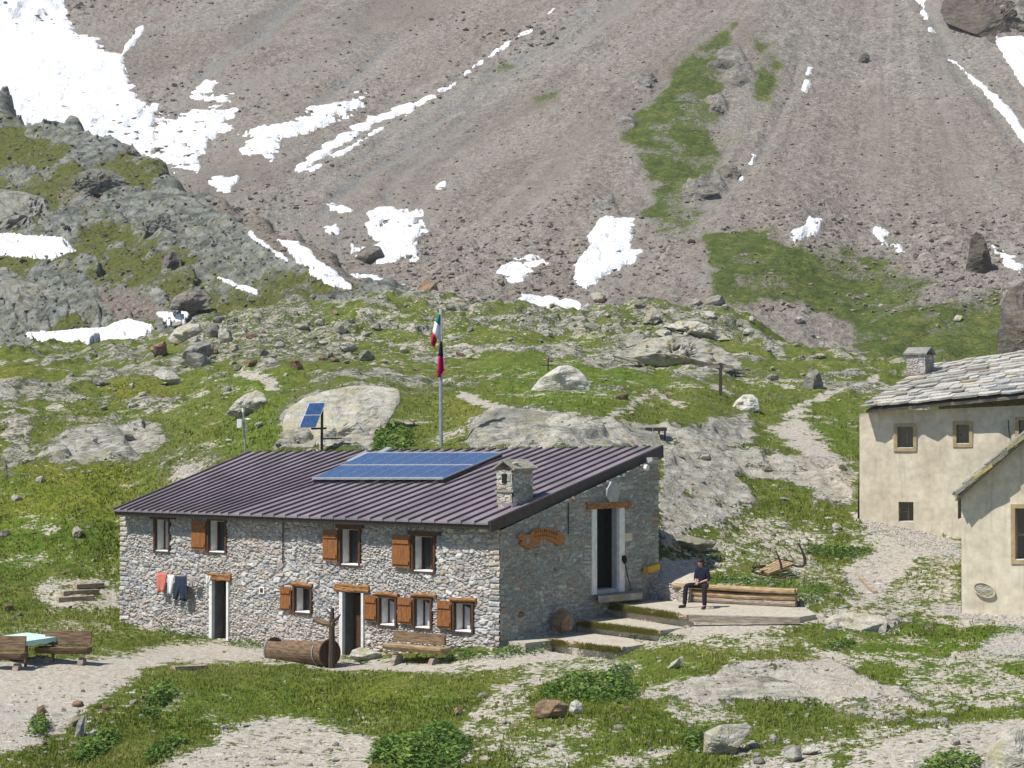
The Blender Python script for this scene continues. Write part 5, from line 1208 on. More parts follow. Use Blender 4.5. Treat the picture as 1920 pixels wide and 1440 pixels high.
# bank filled behind the bench
# yellow beam, broom, bucket by the door
q0_, q1_ = gw(1200, 1068), gw(1222, 1061); m_ = MB(); m_.box(Pz+TG*((q0_[0]+q1_[0])/2)+UP*((q0_[1]+q1_[1])/2)+NG*.22, (TG*(q1_[0]-q0_[0])+UP*(q1_[1]-q0_[1]))*.5, NG*.10, UP*.09); tag(m_.build('timber_beam', 'yellow_paint'), 'short yellow squared timber lying at the far end of the gable wall', 'timber')
p = on_z(1178, 1100, 1.25); bk = thing('bucket', p, 'small grey bucket standing right of the gable door', 'bucket')
m_ = MB(); m_.tube([p+UP*.0, p+UP*.02, p+UP*.3], [.11, .12, .15], 14); m_.build('pail', 'bucket_grey', bk, True)
m_ = MB(); m_.tube([p+Vector((.15*math.cos(t), .0, .30+.13*math.sin(t))) for t in np.linspace(0, math.pi, 9)], .008, 5); m_.build('handle', 'iron', bk)
p = on_z(1183, 1108, 1.22); q = on_plane(1169, 1042, Pz+NG*.1, NG); br = thing('broom', p, 'broom with dark handle leaning upright beside the gable door', 'broom')
m_ = MB(); m_.tube([p, p.lerp(q, .8)], .017, 6); m_.build('handle', 'iron', br)
m_ = MB(); m_.tube([p.lerp(q, .78), p.lerp(q, .9), q], [.04, .10, .06], 8); m_.build('brush', 'black_cloth', br)

# ---- hollow log fountain
tA, tB = pt(514, 1219, 63.2), pt(618, 1224, 61.2); ta = (tB-tA).normalized(); side = ta.cross(UP).normalized(); up2 = side.cross(ta)
tr = thing('log_trough', tA-UP*.45, 'hollowed log fountain trough with iron bands and spout post', 'trough')
R_ = .40; m_ = MB(); ns = 20; angs = np.linspace(math.radians(52), math.radians(488-0-0-0), 24)
angs = np.linspace(math.radians(90+42), math.radians(450-42), 24)
Ltot = (tB-tA).length
ring = lambda q, rr: [tA+ta*q+side*(rr*math.cos(a))+up2*(rr*math.sin(a)) for a in angs]
st = np.linspace(.0, Ltot, 12)
for i in range(11):
    r0 = R_*(1+.02*math.sin(i*1.7)); r1 = R_*(1+.02*math.sin((i+1)*1.7)); o0, o1 = ring(st[i], r0), ring(st[i+1], r1); i0, i1 = ring(st[i], .30), ring(st[i+1], .30)
    for k in range(23):
        m_.poly([o0[k], o0[k+1], o1[k+1], o1[k]]); m_.poly([i0[k+1], i0[k], i1[k], i1[k+1]])
    m_.poly([o0[0], o1[0], i1[0], i0[0]]); m_.poly([o0[-1], i0[-1], i1[-1], o1[-1]])
m_.build('trunk', 'wood_log', tr)
for nm, q in (('end_disc', .0), ('end_disc', Ltot)):
    m_ = MB(); aa = np.linspace(0, 2*math.pi, 26, endpoint=False); s_ = -1 if q == 0 else 1
    m_.prism([tA+ta*(q-.03*s_)+side*(R_*.985*math.cos(a))+up2*(R_*.985*math.sin(a)) for a in aa], ta*(s_*.06)); m_.build(nm, 'wood_dark' if q else 'wood_log', tr)
for q in (.02, Ltot-.35):
    m_ = MB(); aa = np.linspace(math.radians(-215), math.radians(35), 22) if q > 1 else np.linspace(math.radians(-222), math.radians(42), 22)
    for k in range(21):
        A_ = [tA+ta*(q+dx)+side*((R_+.022)*math.cos(a))+up2*((R_+.022)*math.sin(a)) for a in (aa[k], aa[k+1]) for dx in (0, .05)]; m_.poly([A_[0], A_[1], A_[3], A_[2]])
    m_.build('iron_band', 'galvanised', tr)
m_ = MB(); m_.prism([tA+ta*.1+up2*.12+side*.27, tA+ta*.1+up2*.12-side*.27, tB-ta*.1+up2*.12-side*.27, tB-ta*.1+up2*.12+side*.27], -up2*.03); wt_ = m_.build('water', 'window_glass', tr)
pp = tB+ta*.05; base = pp-UP*.75
m_ = MB(); m_.tube([base+side*.0, pp+UP*.1+ta*.06, pp+UP*.75+ta*.05, pp+UP*1.32+ta*.08], [.13, .10, .085, .05], 9, jit=.05); post = m_.build('spout_post', 'wood_bark', tr)
m_ = MB(); h_ = pp+UP*.83; m_.tube([h_+ta*.15, h_-ta*.35+UP*.04, h_-ta*.78+UP*.13], [.075, .085, .075], 8, jit=.06); m_.build('spout', 'wood_log', post)
m_ = MB(); m_.tube([pp+UP*.9+ta*.08, pp+UP*1.02+ta*.34, pp+UP*1.13+ta*.46], [.05, .035, .02], 6); m_.tube([pp+UP*1.05+ta*.06, pp+UP*1.2-ta*.1, pp+UP*1.28-ta*.22], [.04, .03, .015], 6); m_.build('branch_stubs', 'wood_bark', post)
m_ = MB()
for q in (.35, .8): m_.box(tA.lerp(tB, q)-UP*.46, ta*.12, side*.28, UP*.10)
m_.build('stone_supports', 'rock_grey', tr)

# ---- half-log benches
def half_bench(c, d, L, label, mt='wood_log', backm='wood_grey', group='half-log benches in front of the hut', hgt=.45, name='half_log_bench', back=.36):
    d = Vector((d[0], d[1], 0)).normalized(); n = Vector((d.y, -d.x, 0)); n = n if n.y < 0 else -n     # n faces the sitter's front
    r = thing(name, c, label, 'bench', group); c = Vector(c)
    m = MB(); a = np.linspace(math.pi, 2*math.pi, 10)
    prof = [(.26*math.cos(q), .19*math.sin(q)) for q in a]
    m.prism([c-d*(L/2)+n*x+UP*(hgt+y) for x, y in prof], d*L); m.build('seat', mt, r)
    m = MB(); t0 = c-n*.20+UP*(hgt+.05); lean = (UP*1.-n*.22).normalized(); th_ = lean.cross(d)
    m.prism([t0-d*(L*.43), t0+d*(L*.47), t0+d*(L*.47)+lean*back, t0-d*(L*.40)+lean*back], th_*.07); m.build('backrest', backm, r)
    for q in (-.34, .30):
        m = MB(); a2 = np.linspace(0, math.pi, 8); w_ = .2
        m.prism([c+d*(L*q)+n*(w_*math.cos(t_)*1.1)+UP*((hgt-.17)*math.sin(t_)*1.0-.12) for t_ in a2], d*.16); m.build('leg', 'wood_grey', r)
    return r
c = pt(781, 1240, 60.1); half_bench(c, TL, 2.2, 'weathered half-log bench against the hut front under the small windows', 'wood_honey', 'wood_log', back=.30)
# ---- picnic table with two benches at the left edge
zt = .30; tp_ = [on_z(u, v, zt) for u, v in ((50, 1187), (109, 1194), (48, 1203), (-12, 1195))]
tb = thing('picnic_table', sum(tp_, Vector())/4-UP*.75, 'square wooden table with mint green tablecloth at the left edge', 'table')
gzt = -.48; c = sum(tp_, Vector())/4
m_ = MB(); m_.prism([c+(p-c)*.97-UP*.02 for p in tp_], -UP*.07); m_.build('tabletop', 'wood_log', tb)
for p in tp_:
    q = c+(p-c)*.84; m_ = MB(); m_.tube([Vector((q.x, q.y, min(ground_z(q.x, q.y), gzt)-.1)), Vector((q.x, q.y, zt-.06))], .045, 6); m_.build('leg', 'wood_log', tb)
m_ = MB(); n_ = 10; top = []; tp2 = [c+(p-c)*1.03 for p in tp_]
m_.poly([p+UP*.012 for p in tp2])
for k in range(4):
    a, b = tp2[k], tp2[(k+1) % 4]
    for j in range(n_):
        s0, s1 = j/n_, (j+1)/n_; f0, f1 = .13+.025*math.sin(s0*17+k), .13+.025*math.sin(s1*17+k); on = ((a+b)/2-c); on.z = 0; on.normalize()
        m_.poly([a.lerp(b, s0)+UP*.012, a.lerp(b, s1)+UP*.012, a.lerp(b, s1)-UP*f1+on*.02, a.lerp(b, s0)-UP*f0+on*.02])
tag(m_.build('tablecloth', 'green_cloth'), 'mint green cloth spread over the wooden table', 'tablecloth')
c1 = pt(119, 1243, 59.6); half_bench(c1, (1, -.12), 1.55, 'brown half-log bench right of the table with green cloth', 'wood_log', 'wood_log', back=.40)
c2 = pt(2, 1254, 58.2); half_bench(c2, (1, -.12), 1.3, 'brown half-log bench cut by the left picture edge, before the table', 'wood_log', 'wood_log', back=.40)

# ---- washing on the line along the front wall
la_, lb_ = on_front(290, 1075, .28), on_front(397, 1080, .28)
cl = thing('clothesline', la_, 'thin washing line strung along the hut front left of the door', 'clothesline')
m_ = MB(); m_.tube([la_.lerp(lb_, q)-UP*(.05*math.sin(math.pi*q)) for q in np.linspace(0, 1, 12)], .01, 5); m_.build('rope', 'rope', cl)
for nm, p in (('bracket', la_), ('bracket', lb_)): m_ = MB(); m_.tube([p, p-NF*.3], .018, 5); m_.build(nm, 'iron', cl)
def cloth(name, px, mat_, label, cat, off=.28, fold=.03, seed=0):
    """hanging piece from a photo outline (u_left, u_right, v_top, u_left_bottom, u_right_bottom, v_bottom) on a plane in front of the wall"""
    ul, ur, vt, bl, br_, vb = px; N1, N2 = 10, 8; vs = []; fs = []
    for i in range(N1+1):
        for j in range(N2+1):
            a, b = i/N1, j/N2; u = (ul+(ur-ul)*a)*(1-b)+(bl+(br_-bl)*a)*b; v = vt+(vb-vt)*b+1.2*math.sin(a*6+seed)*b
            vs.append(tuple(on_front(u, v, off+fold*math.sin(a*9+seed)*b)))
    for i in range(N1):
        for j in range(N2): q = i*(N2+1)+j; fs.append((q, q+N2+1, q+N2+2, q+1))
    me = bpy.data.meshes.new(name); me.from_pydata(vs, [], fs); o = link(name, me, mat_); me.polygons.foreach_set('use_smooth', np.ones(len(me.polygons), bool))
    sm = o.modifiers.new('thickness', 'SOLIDIFY'); sm.thickness = .015; return tag(o, label, cat, 'laundry on the line')
cloth('towel', (294, 314, 1074, 296, 308, 1110), 'red_cloth', 'salmon red towel hanging first on the washing line', 'towel', seed=1)
cloth('towel', (315, 327, 1078, 313, 322, 1115), 'white_cloth', 'white towel hanging between the red towel and the jeans', 'towel', seed=2)
cloth('jeans', (329, 349, 1080, 324, 332, 1124), 'denim', 'left leg pair of dark blue trousers on the washing line', 'trousers', seed=3)
cloth('jeans', (338, 350, 1080, 337, 351, 1126), 'denim', 'darker blue trousers hanging beside the first pair', 'trousers', .33, seed=4)
cloth('cloth', (356, 368, 1082, 357, 364, 1101), 'grey_cloth', 'small grey cloth pegged right of the trousers', 'cloth', seed=5)
cloth('sock', (387, 390, 1080, 387, 389, 1096), 'white_cloth', 'white sock at the door end of the line, left one', 'sock', seed=6)
cloth('sock', (392, 395, 1080, 391, 393, 1092), 'white_cloth', 'white sock nearest the left doorway', 'sock', seed=7)

# ---- flagpole and flags, instruments behind the roof
fp = pt(827, 860, 76.8); ft = pt(826, 579, 76.8); fp.z = ground_z(fp.x, fp.y)-.1
pole = thing('flagpole', fp, 'tall grey flagpole rising behind the hut roof', 'flagpole')
m_ = MB(); m_.tube([fp, fp.lerp(ft, .55)], .075, 10); m_.build('mast', 'galvanised', pole)
m_ = MB(); m_.tube([fp.lerp(ft, .54), ft], .05, 10); m_.build('top_mast', 'aluminium', pole)
m_ = MB(); m_.tube([fp.lerp(ft, .56)+Vector((.09, 0, 0)), ft+Vector((.06, 0, 0))], .01, 4); m_.build('halyard', 'rope', pole)
def flagmesh(name, cols, label, Yd, seed):
    """cols: list of (material, outline pixels) stripes joined into one hanging flag"""
    r = thing(name, pt(cols[0][1][0][0], cols[0][1][0][1], Yd), label, 'flag')
    for k, (m, px) in enumerate(cols):
        (ul, vl), (ur, vr), (ulb, vlb), (urb, vrb) = px; vs = []; fs = []; N1, N2 = 8, 5
        for i in range(N1+1):
            for j in range(N2+1):
                a, b = i/N1, j/N2; u = (ul+(ur-ul)*a)*(1-b)+(ulb+(urb-ulb)*a)*b; v = (vl+(vr-vl)*a)*(1-b)+(vlb+(vrb-vlb)*a)*b
                p = pt(u, v, Yd); p.y += .10*math.sin(a*7+seed+(k+b)*.8)-.02; vs.append(tuple(p))
        for i in range(N1):
            for j in range(N2): q = i*(N2+1)+j; fs.append((q, q+N2+1, q+N2+2, q+1))
        me = bpy.data.meshes.new('stripe'); me.from_pydata(vs, [], fs); me.polygons.foreach_set('use_smooth', np.ones(len(me.polygons), bool)); o = link('stripe', me, m, r); sm = o.modifiers.new('thickness', 'SOLIDIFY'); sm.thickness = .012
flagmesh('flag', [('flag_green', ((823, 588), (826, 591), (816, 602), (826, 613))), ('flag_white', ((816, 602), (826, 613), (811, 622), (825, 641))), ('flag_red', ((811, 622), (820, 637), (808, 644), (815, 653)))], 'green, white and red flag hanging limp at the top of the flagpole', 76.72, 1)
flagmesh('flag', [('flag_black', ((825, 640), (829, 640), (822, 668), (831, 668))), ('flag_crimson', ((822, 668), (831, 668), (820, 700), (834, 695))), ('flag_crimson', ((820, 700), (834, 695), (820, 708), (828, 706)))], 'black and crimson flag hanging limp halfway up the flagpole', 76.68, 2)
sb = pt(603, 862, 77.6); stp = pt(604, 765, 77.6); sb.z = ground_z(sb.x, sb.y)-.2
sol = thing('solar_mast', sb, 'two blue solar panels tilted on a dark post behind the roof', 'solar panel')
m_ = MB(); m_.tube([sb, stp], .05, 8); m_.build('post', 'iron', sol)
m_ = MB(); m_.tube([pt(584, 804, 77.3), pt(612, 803, 77.7)], .04, 6); m_.tube([pt(604, 823, 77.6), pt(640, 822, 78.2)], .03, 6); m_.build('bracket', 'iron', sol)
q4 = [pt(560, 801, 77.1), pt(592, 801, 77.1), pt(611, 754, 77.5), pt(579, 755, 77.5)]
qn = (q4[1]-q4[0]).cross(q4[3]-q4[0]).normalized(); qn = qn if qn.y < 0 else -qn
m_ = MB(); m_.prism([p-qn*.01 for p in q4], -qn*.05); fr_ = m_.build('frame', 'aluminium', sol)
def q4p(a, b): return q4[0].lerp(q4[1], a).lerp(q4[3].lerp(q4[2], a), b)
for b0, b1 in ((.03, .475), (.525, .97)):
    m_ = MB(); m_.prism([q4p(.06, b0), q4p(.94, b0), q4p(.94, b1), q4p(.06, b1)], qn*.012); m_.build('panel', 'solar_cells', sol)
wb_ = pt(462, 862, 79.); wt_ = pt(456, 768, 79.); wb_.z = ground_z(wb_.x, wb_.y)-.2
ws = thing('weather_station', wb_, 'slim weather station mast with white sensors left of the solar panels', 'weather station')
m_ = MB(); m_.tube([wb_, wt_], .035, 8); m_.build('mast', 'galvanised', ws)
m_ = MB(); p = pt(449, 793, 78.9); m_.box(p, Vector((.09, 0, 0)), Vector((0, .09, 0)), Vector((0, 0, .15))); m_.tube([p-UP*.15, p-UP*.19], .10, 10); m_.build('sensor_box', 'white_paint', ws)
m_ = MB(); p = pt(467, 785, 79); m_.tube([p-UP*.03, p+UP*.02], [.10, .09], 12); m_.tube([pt(458, 786, 79), p], .018, 5); m_.build('sensor_dish', 'white_paint', ws)
m_ = MB(); p = pt(461, 805, 79); m_.tube([p-UP*.07, p, p+UP*.06], [.04, .07, .03], 10); m_.build('lamp', 'white_paint', ws)
m_ = MB(); m_.tube([wt_-UP*.1, wt_+UP*.05], [.05, .06], 8); m_.build('anemometer', 'white_paint', ws)
# wooden cross and small iron cross in the meadow
cb_ = gp(1352, 742); ctp = pt(1352, 680, cb_.y); crs = thing('wooden_cross', cb_, 'weathered wooden cross post standing in the meadow', 'cross')
hgt = ctp.z-cb_.z
m_ = MB(); m_.box(cb_+UP*(hgt/2-.1), Vector((.075, 0, 0)), Vector((0, .06, 0)), UP*(hgt/2+.1)); m_.build('post', 'wood_bark', crs)
m_ = MB(); m_.box(cb_+UP*(hgt*.88)+Vector((0, .0, 0)), Vector((.62, .12, 0)), Vector((.0, .05, 0)), UP*.06); m_.build('crossbar', 'wood_weathered', crs)
cb_ = gp(1028, 696); cb_ = cb_+Vector((0, .6, 0)); tp0 = pt(1028, 671, cb_.y); crs = thing('iron_cross', cb_, 'small thin iron cross behind the white boulder', 'cross')
m_ = MB(); m_.tube([cb_-UP*.6, tp0], .035, 6); m_.build('post', 'iron', crs); m_ = MB(); zc_ = cb_.z+(tp0.z-cb_.z)*.45; m_.tube([Vector((cb_.x-.26, cb_.y, zc_)), Vector((cb_.x+.26, cb_.y, zc_))], .03, 6); m_.build('crossbar', 'iron', crs)
# dark rail bench seen over the roof corner, thin mast
cb_ = gp(1230, 822); rb = thing('iron_rack', cb_, 'low dark iron rack on the slab beyond the roof corner', 'rack')
k_ = F/cb_.y
m_ = MB(); m_.box(cb_+UP*(17/k_), Vector((20/k_, 0, 0)), Vector((0, .2, 0)), UP*.07); m_.build('top_rail', 'iron', rb)
for dx in (-17, -6, 6, 17): m_ = MB(); m_.tube([cb_+Vector((dx/k_, 0, -.2)), cb_+Vector((dx/k_, 0, 18/k_))], .035, 5); m_.build('leg', 'iron', rb)

# ---- old sledge with curved runners
sc = gp(1462, 1062); k_ = F/sc.y
sled = thing('wooden_sledge', sc, 'old slatted wooden sledge with curved iron runners in the grass', 'sledge')
Yd = sc.y-.75
q = [pt(1421, 1072, Yd-.5), pt(1440, 1075, Yd-.9), pt(1488, 1056, Yd-.3), pt(1458, 1048, Yd+.4)]
q = [pt(1424, 1068, Yd-.2), pt(1441, 1075, Yd-.9), pt(1489, 1057, Yd-.5), pt(1460, 1048, Yd+.6)]
qn = (q[1]-q[0]).cross(q[3]-q[0]).normalized(); qn = qn if qn.z > 0 else -qn
for k in range(5):
    a0, a1 = k/5+.02, (k+1)/5-.03; m_ = MB(); f_ = lambda a, b: q[0].lerp(q[1], a).lerp(q[3].lerp(q[2], a), b)
    m_.prism([f_(a0, 0), f_(a1, 0), f_(a1, 1), f_(a0, 1)], qn*-.06); m_.build('slat', 'wood_honey', sled)
m_ = MB(); m_.tube([pt(u, v, Yd-.6+.01*i) for i, (u, v) in enumerate(((1496, 1018), (1503, 1030), (1508, 1044), (1510, 1056), (1505, 1062), (1495, 1062), (1485, 1059)))], [.02, .035, .045, .055, .05, .04, .03], 7); m_.build('runner', 'iron', sled)
m_ = MB(); m_.tube([pt(u, v, Yd-.9) for u, v in ((1455, 1033), (1460, 1045), (1464, 1057), (1466, 1068))], [.02, .03, .04, .045], 7); m_.build('runner', 'iron', sled)
m_ = MB(); m_.tube([pt(u, v, Yd-1.) for u, v in ((1414, 1074), (1440, 1080), (1466, 1084), (1476, 1080))], .035, 6); m_.build('front_bar', 'wood_dark', sled)
m_ = MB(); m_.tube([pt(u, v, Yd+.5) for u, v in ((1452, 1047), (1470, 1050), (1488, 1053))], .025, 6); m_.build('rear_bar', 'iron', sled)
m_ = MB()
for u, v, s_ in ((1414, 1064, .12), (1424, 1062, .14), (1432, 1061, .10), (1412, 1070, .08)): m_.rock(pt(u, v, Yd-.5), s_, s_*.8, s_*.7, int(u), 1)
m_.build('chain_heap', 'iron', sled)

# ---- planks and timber steps
def plank(name, a, b, w, h, m, label, cat='plank', group=None):
    d = (b-a).normalized(); s_ = d.cross(UP).normalized(); mb = MB(); mb.box((a+b)/2+UP*h/2, (b-a)/2, s_*w/2, UP*h/2); return tag(mb.build(name, m), label, cat, group)
plank('plank', gp(326, 1256), gp(386, 1253), .25, .10, 'wood_weathered', 'pale plank lying in the grass before the left doorway')
plank('plank', gp(1612, 1086), gp(1640, 1113), .16, .09, 'wood_weathered', 'pale plank lying on the bank left of the chapel')
for k, (u0, v0, u1, v1) in enumerate(((142, 1104, 192, 1101), (118, 1117, 186, 1113), (108, 1129, 178, 1125))):
    plank('step_plank', gp(u0, v0), gp(u1, v1), .22, .16, 'wood_weathered', ['top timber step on the path left of the hut', 'middle timber step on the path left of the hut', 'lowest timber step on the path left of the hut'][k], 'step', 'timber steps left of the hut')
a = pt(1236, 974, 67.4); b = gp(1275, 1034); rp_ = MB(); rp_.tube([a.lerp(b, t_)-UP*(.25*math.sin(math.pi*t_)) for t_ in np.linspace(0, 1, 9)], .02, 5); tag(rp_.build('hose', 'rope'), 'pale hose running down from the hut corner to the bank', 'hose')
# ---------------------------------------------------------------- boulders, each a thing
ROCKS = []
for k in range(14):
    v, f = rock_arrays(500+k, 3 if k < 8 else 2, 13+k % 6, .5); ROCKS.append(np_mesh('rock_shape', v*.5, f, False))
_rc = {}
def rockobj(name, loc, size, m, rz, label, cat, group=None, shape=None, tilt=(0, 0)):
    k = random.randrange(len(ROCKS)) if shape is None else shape
    key = (k, m)
    if key not in _rc:
        me = ROCKS[k].copy(); me.materials.clear(); me.materials.append(MATS[m]); _rc[key] = me
    o = bpy.data.objects.new(name, _rc[key]); COL.objects.link(o); o.location = loc; o.scale = size; o.rotation_euler = (tilt[0], tilt[1], rz)
    return tag(o, label, cat, group)
def boulder(u0, v0, u1, v1, label, m='rock_pale', shape=None, rz=None, L=None, name='boulder', deep=.8, grow=1.12, cat='boulder', tilt=(0, 0)):
    """boulder filling a photo box, standing on the ground at its foot"""
    uc = (u0+u1)/2; p = gp(uc, v1-1, L)
    if p is None: return
    Y = p.y; w = (u1-u0)/F*Y; h = (v1-v0)/F*Y; d = w*deep
    c = Vector(pt(uc, (v0+v1)/2+ (v1-v0)*.12, Y+d*.25))
    return rockobj(name, c, (w*grow, d*grow, h*1.5), m, random.uniform(0, 6) if rz is None else rz, label, cat, None, shape, tilt)
def outline_rock(name, px, Yd, thick, lean, m, label, cat='boulder', seed=1, rough=.12, layers=0., rings=12, nb=64, cracks=0.):
    """rounded rock whose silhouette was traced; front and back bulge, real thickness"""
    p = np.array(px, float); lowm = p[:, 1] > p[:, 1].max()-.35*np.ptp(p[:, 1]); p[lowm, 1] += .13*np.ptp(p[:, 1]); seg = np.linalg.norm(np.roll(p, -1, 0)-p, axis=1); cum = np.concatenate([[0], np.cumsum(seg)])
    t = np.linspace(0, cum[-1], nb, endpoint=False); pc = np.vstack([p, p[:1]])
    b = np.stack([np.interp(t, cum, pc[:, 0]), np.interp(t, cum, pc[:, 1])], 1)
    c = np.array([(p[:, 0].min()+p[:, 0].max())/2, p[:, 1].min()*.45+p[:, 1].max()*.55]); vb = p[:, 1].max(); zb = pt(c[0], vb, Yd).z
    fs = []; K = rings; rho = np.sin(np.linspace(0, math.pi/2, K+1)); allv = []
    q = c[None, None]+(b-c)[None]*rho[:, None, None]
    al, be = (q[..., 0]-CX)/F, (q[..., 1]-CY)/F; dy = CP+be*SP; PX = Yd*al/dy; PZ = CAMZ+Yd*(SP-be*CP)/dy
    bul = np.sqrt(np.clip(1-rho**2.6, 0, 1))[:, None]*np.ones((1, nb)); edge_ = np.ones((K+1, 1)); edge_[K] = .5
    r_ = np.random.default_rng(seed+300); ex = (b-c)/np.maximum(np.abs(b-c).max(0), 1e-6); nx = ex[None, :, 0]*rho[:, None]; ny = -ex[None, :, 1]*rho[:, None]
    for side in (1, -1):
        fac = np.full(bul.shape, 9.)
        for _ in range(9):
            an = r_.uniform(0, 6.28); sl = r_.uniform(.35, 1.5); fac = np.minimum(fac, r_.uniform(.55, 1.05)-sl*(nx*math.cos(an)+ny*math.sin(an))+.10*sl)
        bul_s = bul.copy(); bul = np.clip(np.minimum(bul, fac), 0, 1)*(.9)+bul*.1
        sc_ = 1.4/max(thick, .25)**.6
        n = fbm(PX*1.3*sc_+side*9, PZ*2.2*sc_+PX*.4, 5, seed)*rough*2*thick*(bul*.8+.2)
        if layers: n = n+layers*((PZ*3.2/max(thick, .5)+PX*.8/max(thick, .5)+n*2/thick) % 1-.5)*bul
        if cracks:
            w_ = (PX*cracks+fbm(PX*.9, PZ*.9, 3, seed+5)*1.2) % 1; n = n-thick*.5*sstep(.10, .0, np.abs(w_-.5))*bul
        allv.append(np.stack([PX+.3*n, Yd+lean*(PZ-zb)-thick*bul*side-n*side, PZ+.5*n*edge_], -1).reshape(-1, 3)); bul = bul_s
        base = (0 if side == 1 else (K+1)*nb)
        for k in range(K):
            for j in range(nb):
                j2 = (j+1) % nb; f = [base+k*nb+j, base+k*nb+j2, base+(k+1)*nb+j2, base+(k+1)*nb+j]; fs.append(f if side == 1 else f[::-1])
    vs = np.vstack(allv).tolist()
    for j in range(nb):
        j2 = (j+1) % nb; a = K*nb+j; fs.append([a, K*nb+j2, (K+1)*nb+K*nb+j2, (K+1)*nb+K*nb+j])
    me = bpy.data.meshes.new(name); me.from_pydata(vs, [], fs)
    bm = bmesh.new(); bm.from_mesh(me); bmesh.ops.remove_doubles(bm, verts=bm.verts, dist=.002); bmesh.ops.recalc_face_normals(bm, faces=bm.faces); bm.to_mesh(me); bm.free()
    return tag(link(name, me, m), label, cat)
# great slabs behind the hut
outline_rock('rock_outcrop', [(545,850),(528,815),(522,790),(532,765),(560,745),(600,730),(650,722),(700,722),(742,728),(746,752),(735,772),(720,800),(712,830),(706,862),(600,865)], 81, 2.4, .75, 'rock_pale', 'broad pale lichen-covered slab behind the two tilted solar panels', 'rock outcrop', 3, .10, .12, 16, 90)
outline_rock('rock_outcrop', [(850,865),(868,835),(882,800),(905,775),(940,764),(990,766),(1040,778),(1100,788),(1180,800),(1240,812),(1250,845),(1240,870),(1050,875)], 76.5, 1.6, .9, 'rock_grey', 'smooth grey whaleback slab rising behind the right half of the roof', 'rock outcrop', 5, .09, .10, 16, 100)
outline_rock('boulder', [(994,727),(1010,712),(1030,697),(1048,686),(1066,684),(1085,692),(1098,706),(1106,722),(1104,733),(1080,730),(1040,729)], gp(1050, 731).y, .9, .35, 'rock_white', 'big white boulder alone in the meadow right of the flags', 'boulder', 7, .14)
outline_rock('boulder', [(1503,727),(1508,712),(1516,697),(1524,685),(1534,694),(1540,706),(1545,722),(1540,729),(1520,730)], gp(1523, 728).y, .55, .1, 'rock_grey', 'pointed upright boulder with split foot above the church path', 'boulder', 9, .2)
outline_rock('boulder', [(1368,768),(1380,752),(1395,740),(1412,739),(1422,748),(1425,765),(1405,770)], gp(1396, 769).y, .7, .3, 'rock_white', 'cracked pale boulder beside the path below the wooden cross', 'boulder', 11, .16)
outline_rock('rock_outcrop', [(1150,668),(1175,650),(1210,640),(1255,628),(1300,630),(1340,645),(1375,662),(1395,686),(1370,690),(1300,682),(1250,680),(1200,672)], gp(1290, 688).y+1.5, 1.5, .5, 'rock_pale', 'long fissured cliff band below the knoll crest', 'rock outcrop', 13, .2, .35, 18, 120, .75)
outline_rock('rock_outcrop', [(1240,612),(1270,600),(1310,600),(1345,618),(1370,632),(1330,634),(1280,622)], gp(1300, 634).y+1, 1.1, .6, 'rock_pale', 'long pale ledge just above the fissured cliff band', 'rock outcrop', 15, .2, .25, 14, 90, .6)
outline_rock('boulder', [(1325,684),(1345,672),(1370,670),(1392,682),(1380,692),(1345,697),(1330,694)], gp(1358, 697).y, 1.0, .3, 'rock_pale', 'flat overhanging boulder right behind the wooden cross', 'boulder', 17, .14)
outline_rock('rock_outcrop', [(422,772),(440,752),(462,735),(480,731),(492,738),(500,755),(478,768),(450,778)], gp(460, 779).y, .9, .4, 'rock_pale', 'tan broken rocks just above the weather station', 'rock outcrop', 19, .2, .1)
outline_rock('boulder', [(336,676),(345,660),(360,645),(385,634),(398,640),(400,658),(380,676),(355,682)], gp(370, 681).y, 1.6, .25, 'rock_grey', 'large dark tilted boulder on the left of the boulder field', 'boulder', 21, .12)
outline_rock('rock_outcrop', [(312,632),(325,618),(345,607),(372,606),(378,620),(350,636),(325,642)], gp(345, 641).y, 1.4, .4, 'rock_pale', 'rounded greenish slab behind the large dark boulder', 'rock outcrop', 23, .1)
outline_rock('boulder', [(384,622),(392,606),(405,605),(414,620),(405,630),(390,632)], gp(400, 631).y, .9, .1, 'rock_grey', 'dark blocky boulder right of the rounded greenish slab', 'boulder', 25, .12)
outline_rock('boulder', [(285,700),(300,690),(325,697),(340,712),(338,724),(318,716),(300,712)], gp(320, 722).y, .7, .2, 'rock_white', 'white faced rock left of the yellow flower patch', 'boulder', 27, .18)
outline_rock('rock_outcrop', [(318,575),(325,555),(345,545),(378,542),(396,556),(388,572),(360,580)], 168, 2.0, .4, 'rock_far', 'low brown layered outcrop in the hollow below the spur', 'rock outcrop', 29, .14, .3)
outline_rock('boulder', [(784,548),(785,532),(802,527),(818,532),(825,548),(808,556)], 182, 1.2, .2, 'rock_brown', 'large brown boulder on the snow strip at the crest', 'boulder', 31, .15)
outline_rock('boulder', [(830,560),(838,545),(850,543),(860,556),(850,562)], 180, .7, .2, 'rock_grey', 'pale wedge shaped boulder at the end of the snow strip', 'boulder', 33, .15)
outline_rock('boulder', [(662,486),(675,468),(692,458),(712,462),(722,480),(710,490),(680,492)], gp(694, 492, LC).y, 2.0, .3, 'rock_far', 'big rounded brown boulder below the broken snow patch', 'boulder', 35, .12)
outline_rock('rock_stack', [(1810,512),(1812,490),(1818,470),(1822,445),(1832,434),(1845,440),(1852,462),(1862,490),(1866,512)], gp(1838, 512, LC).y, 1.8, .1, 'rock_dark', 'dark pointed rock stack on the right above the green slope', 'rock stack', 37, .2, .2)
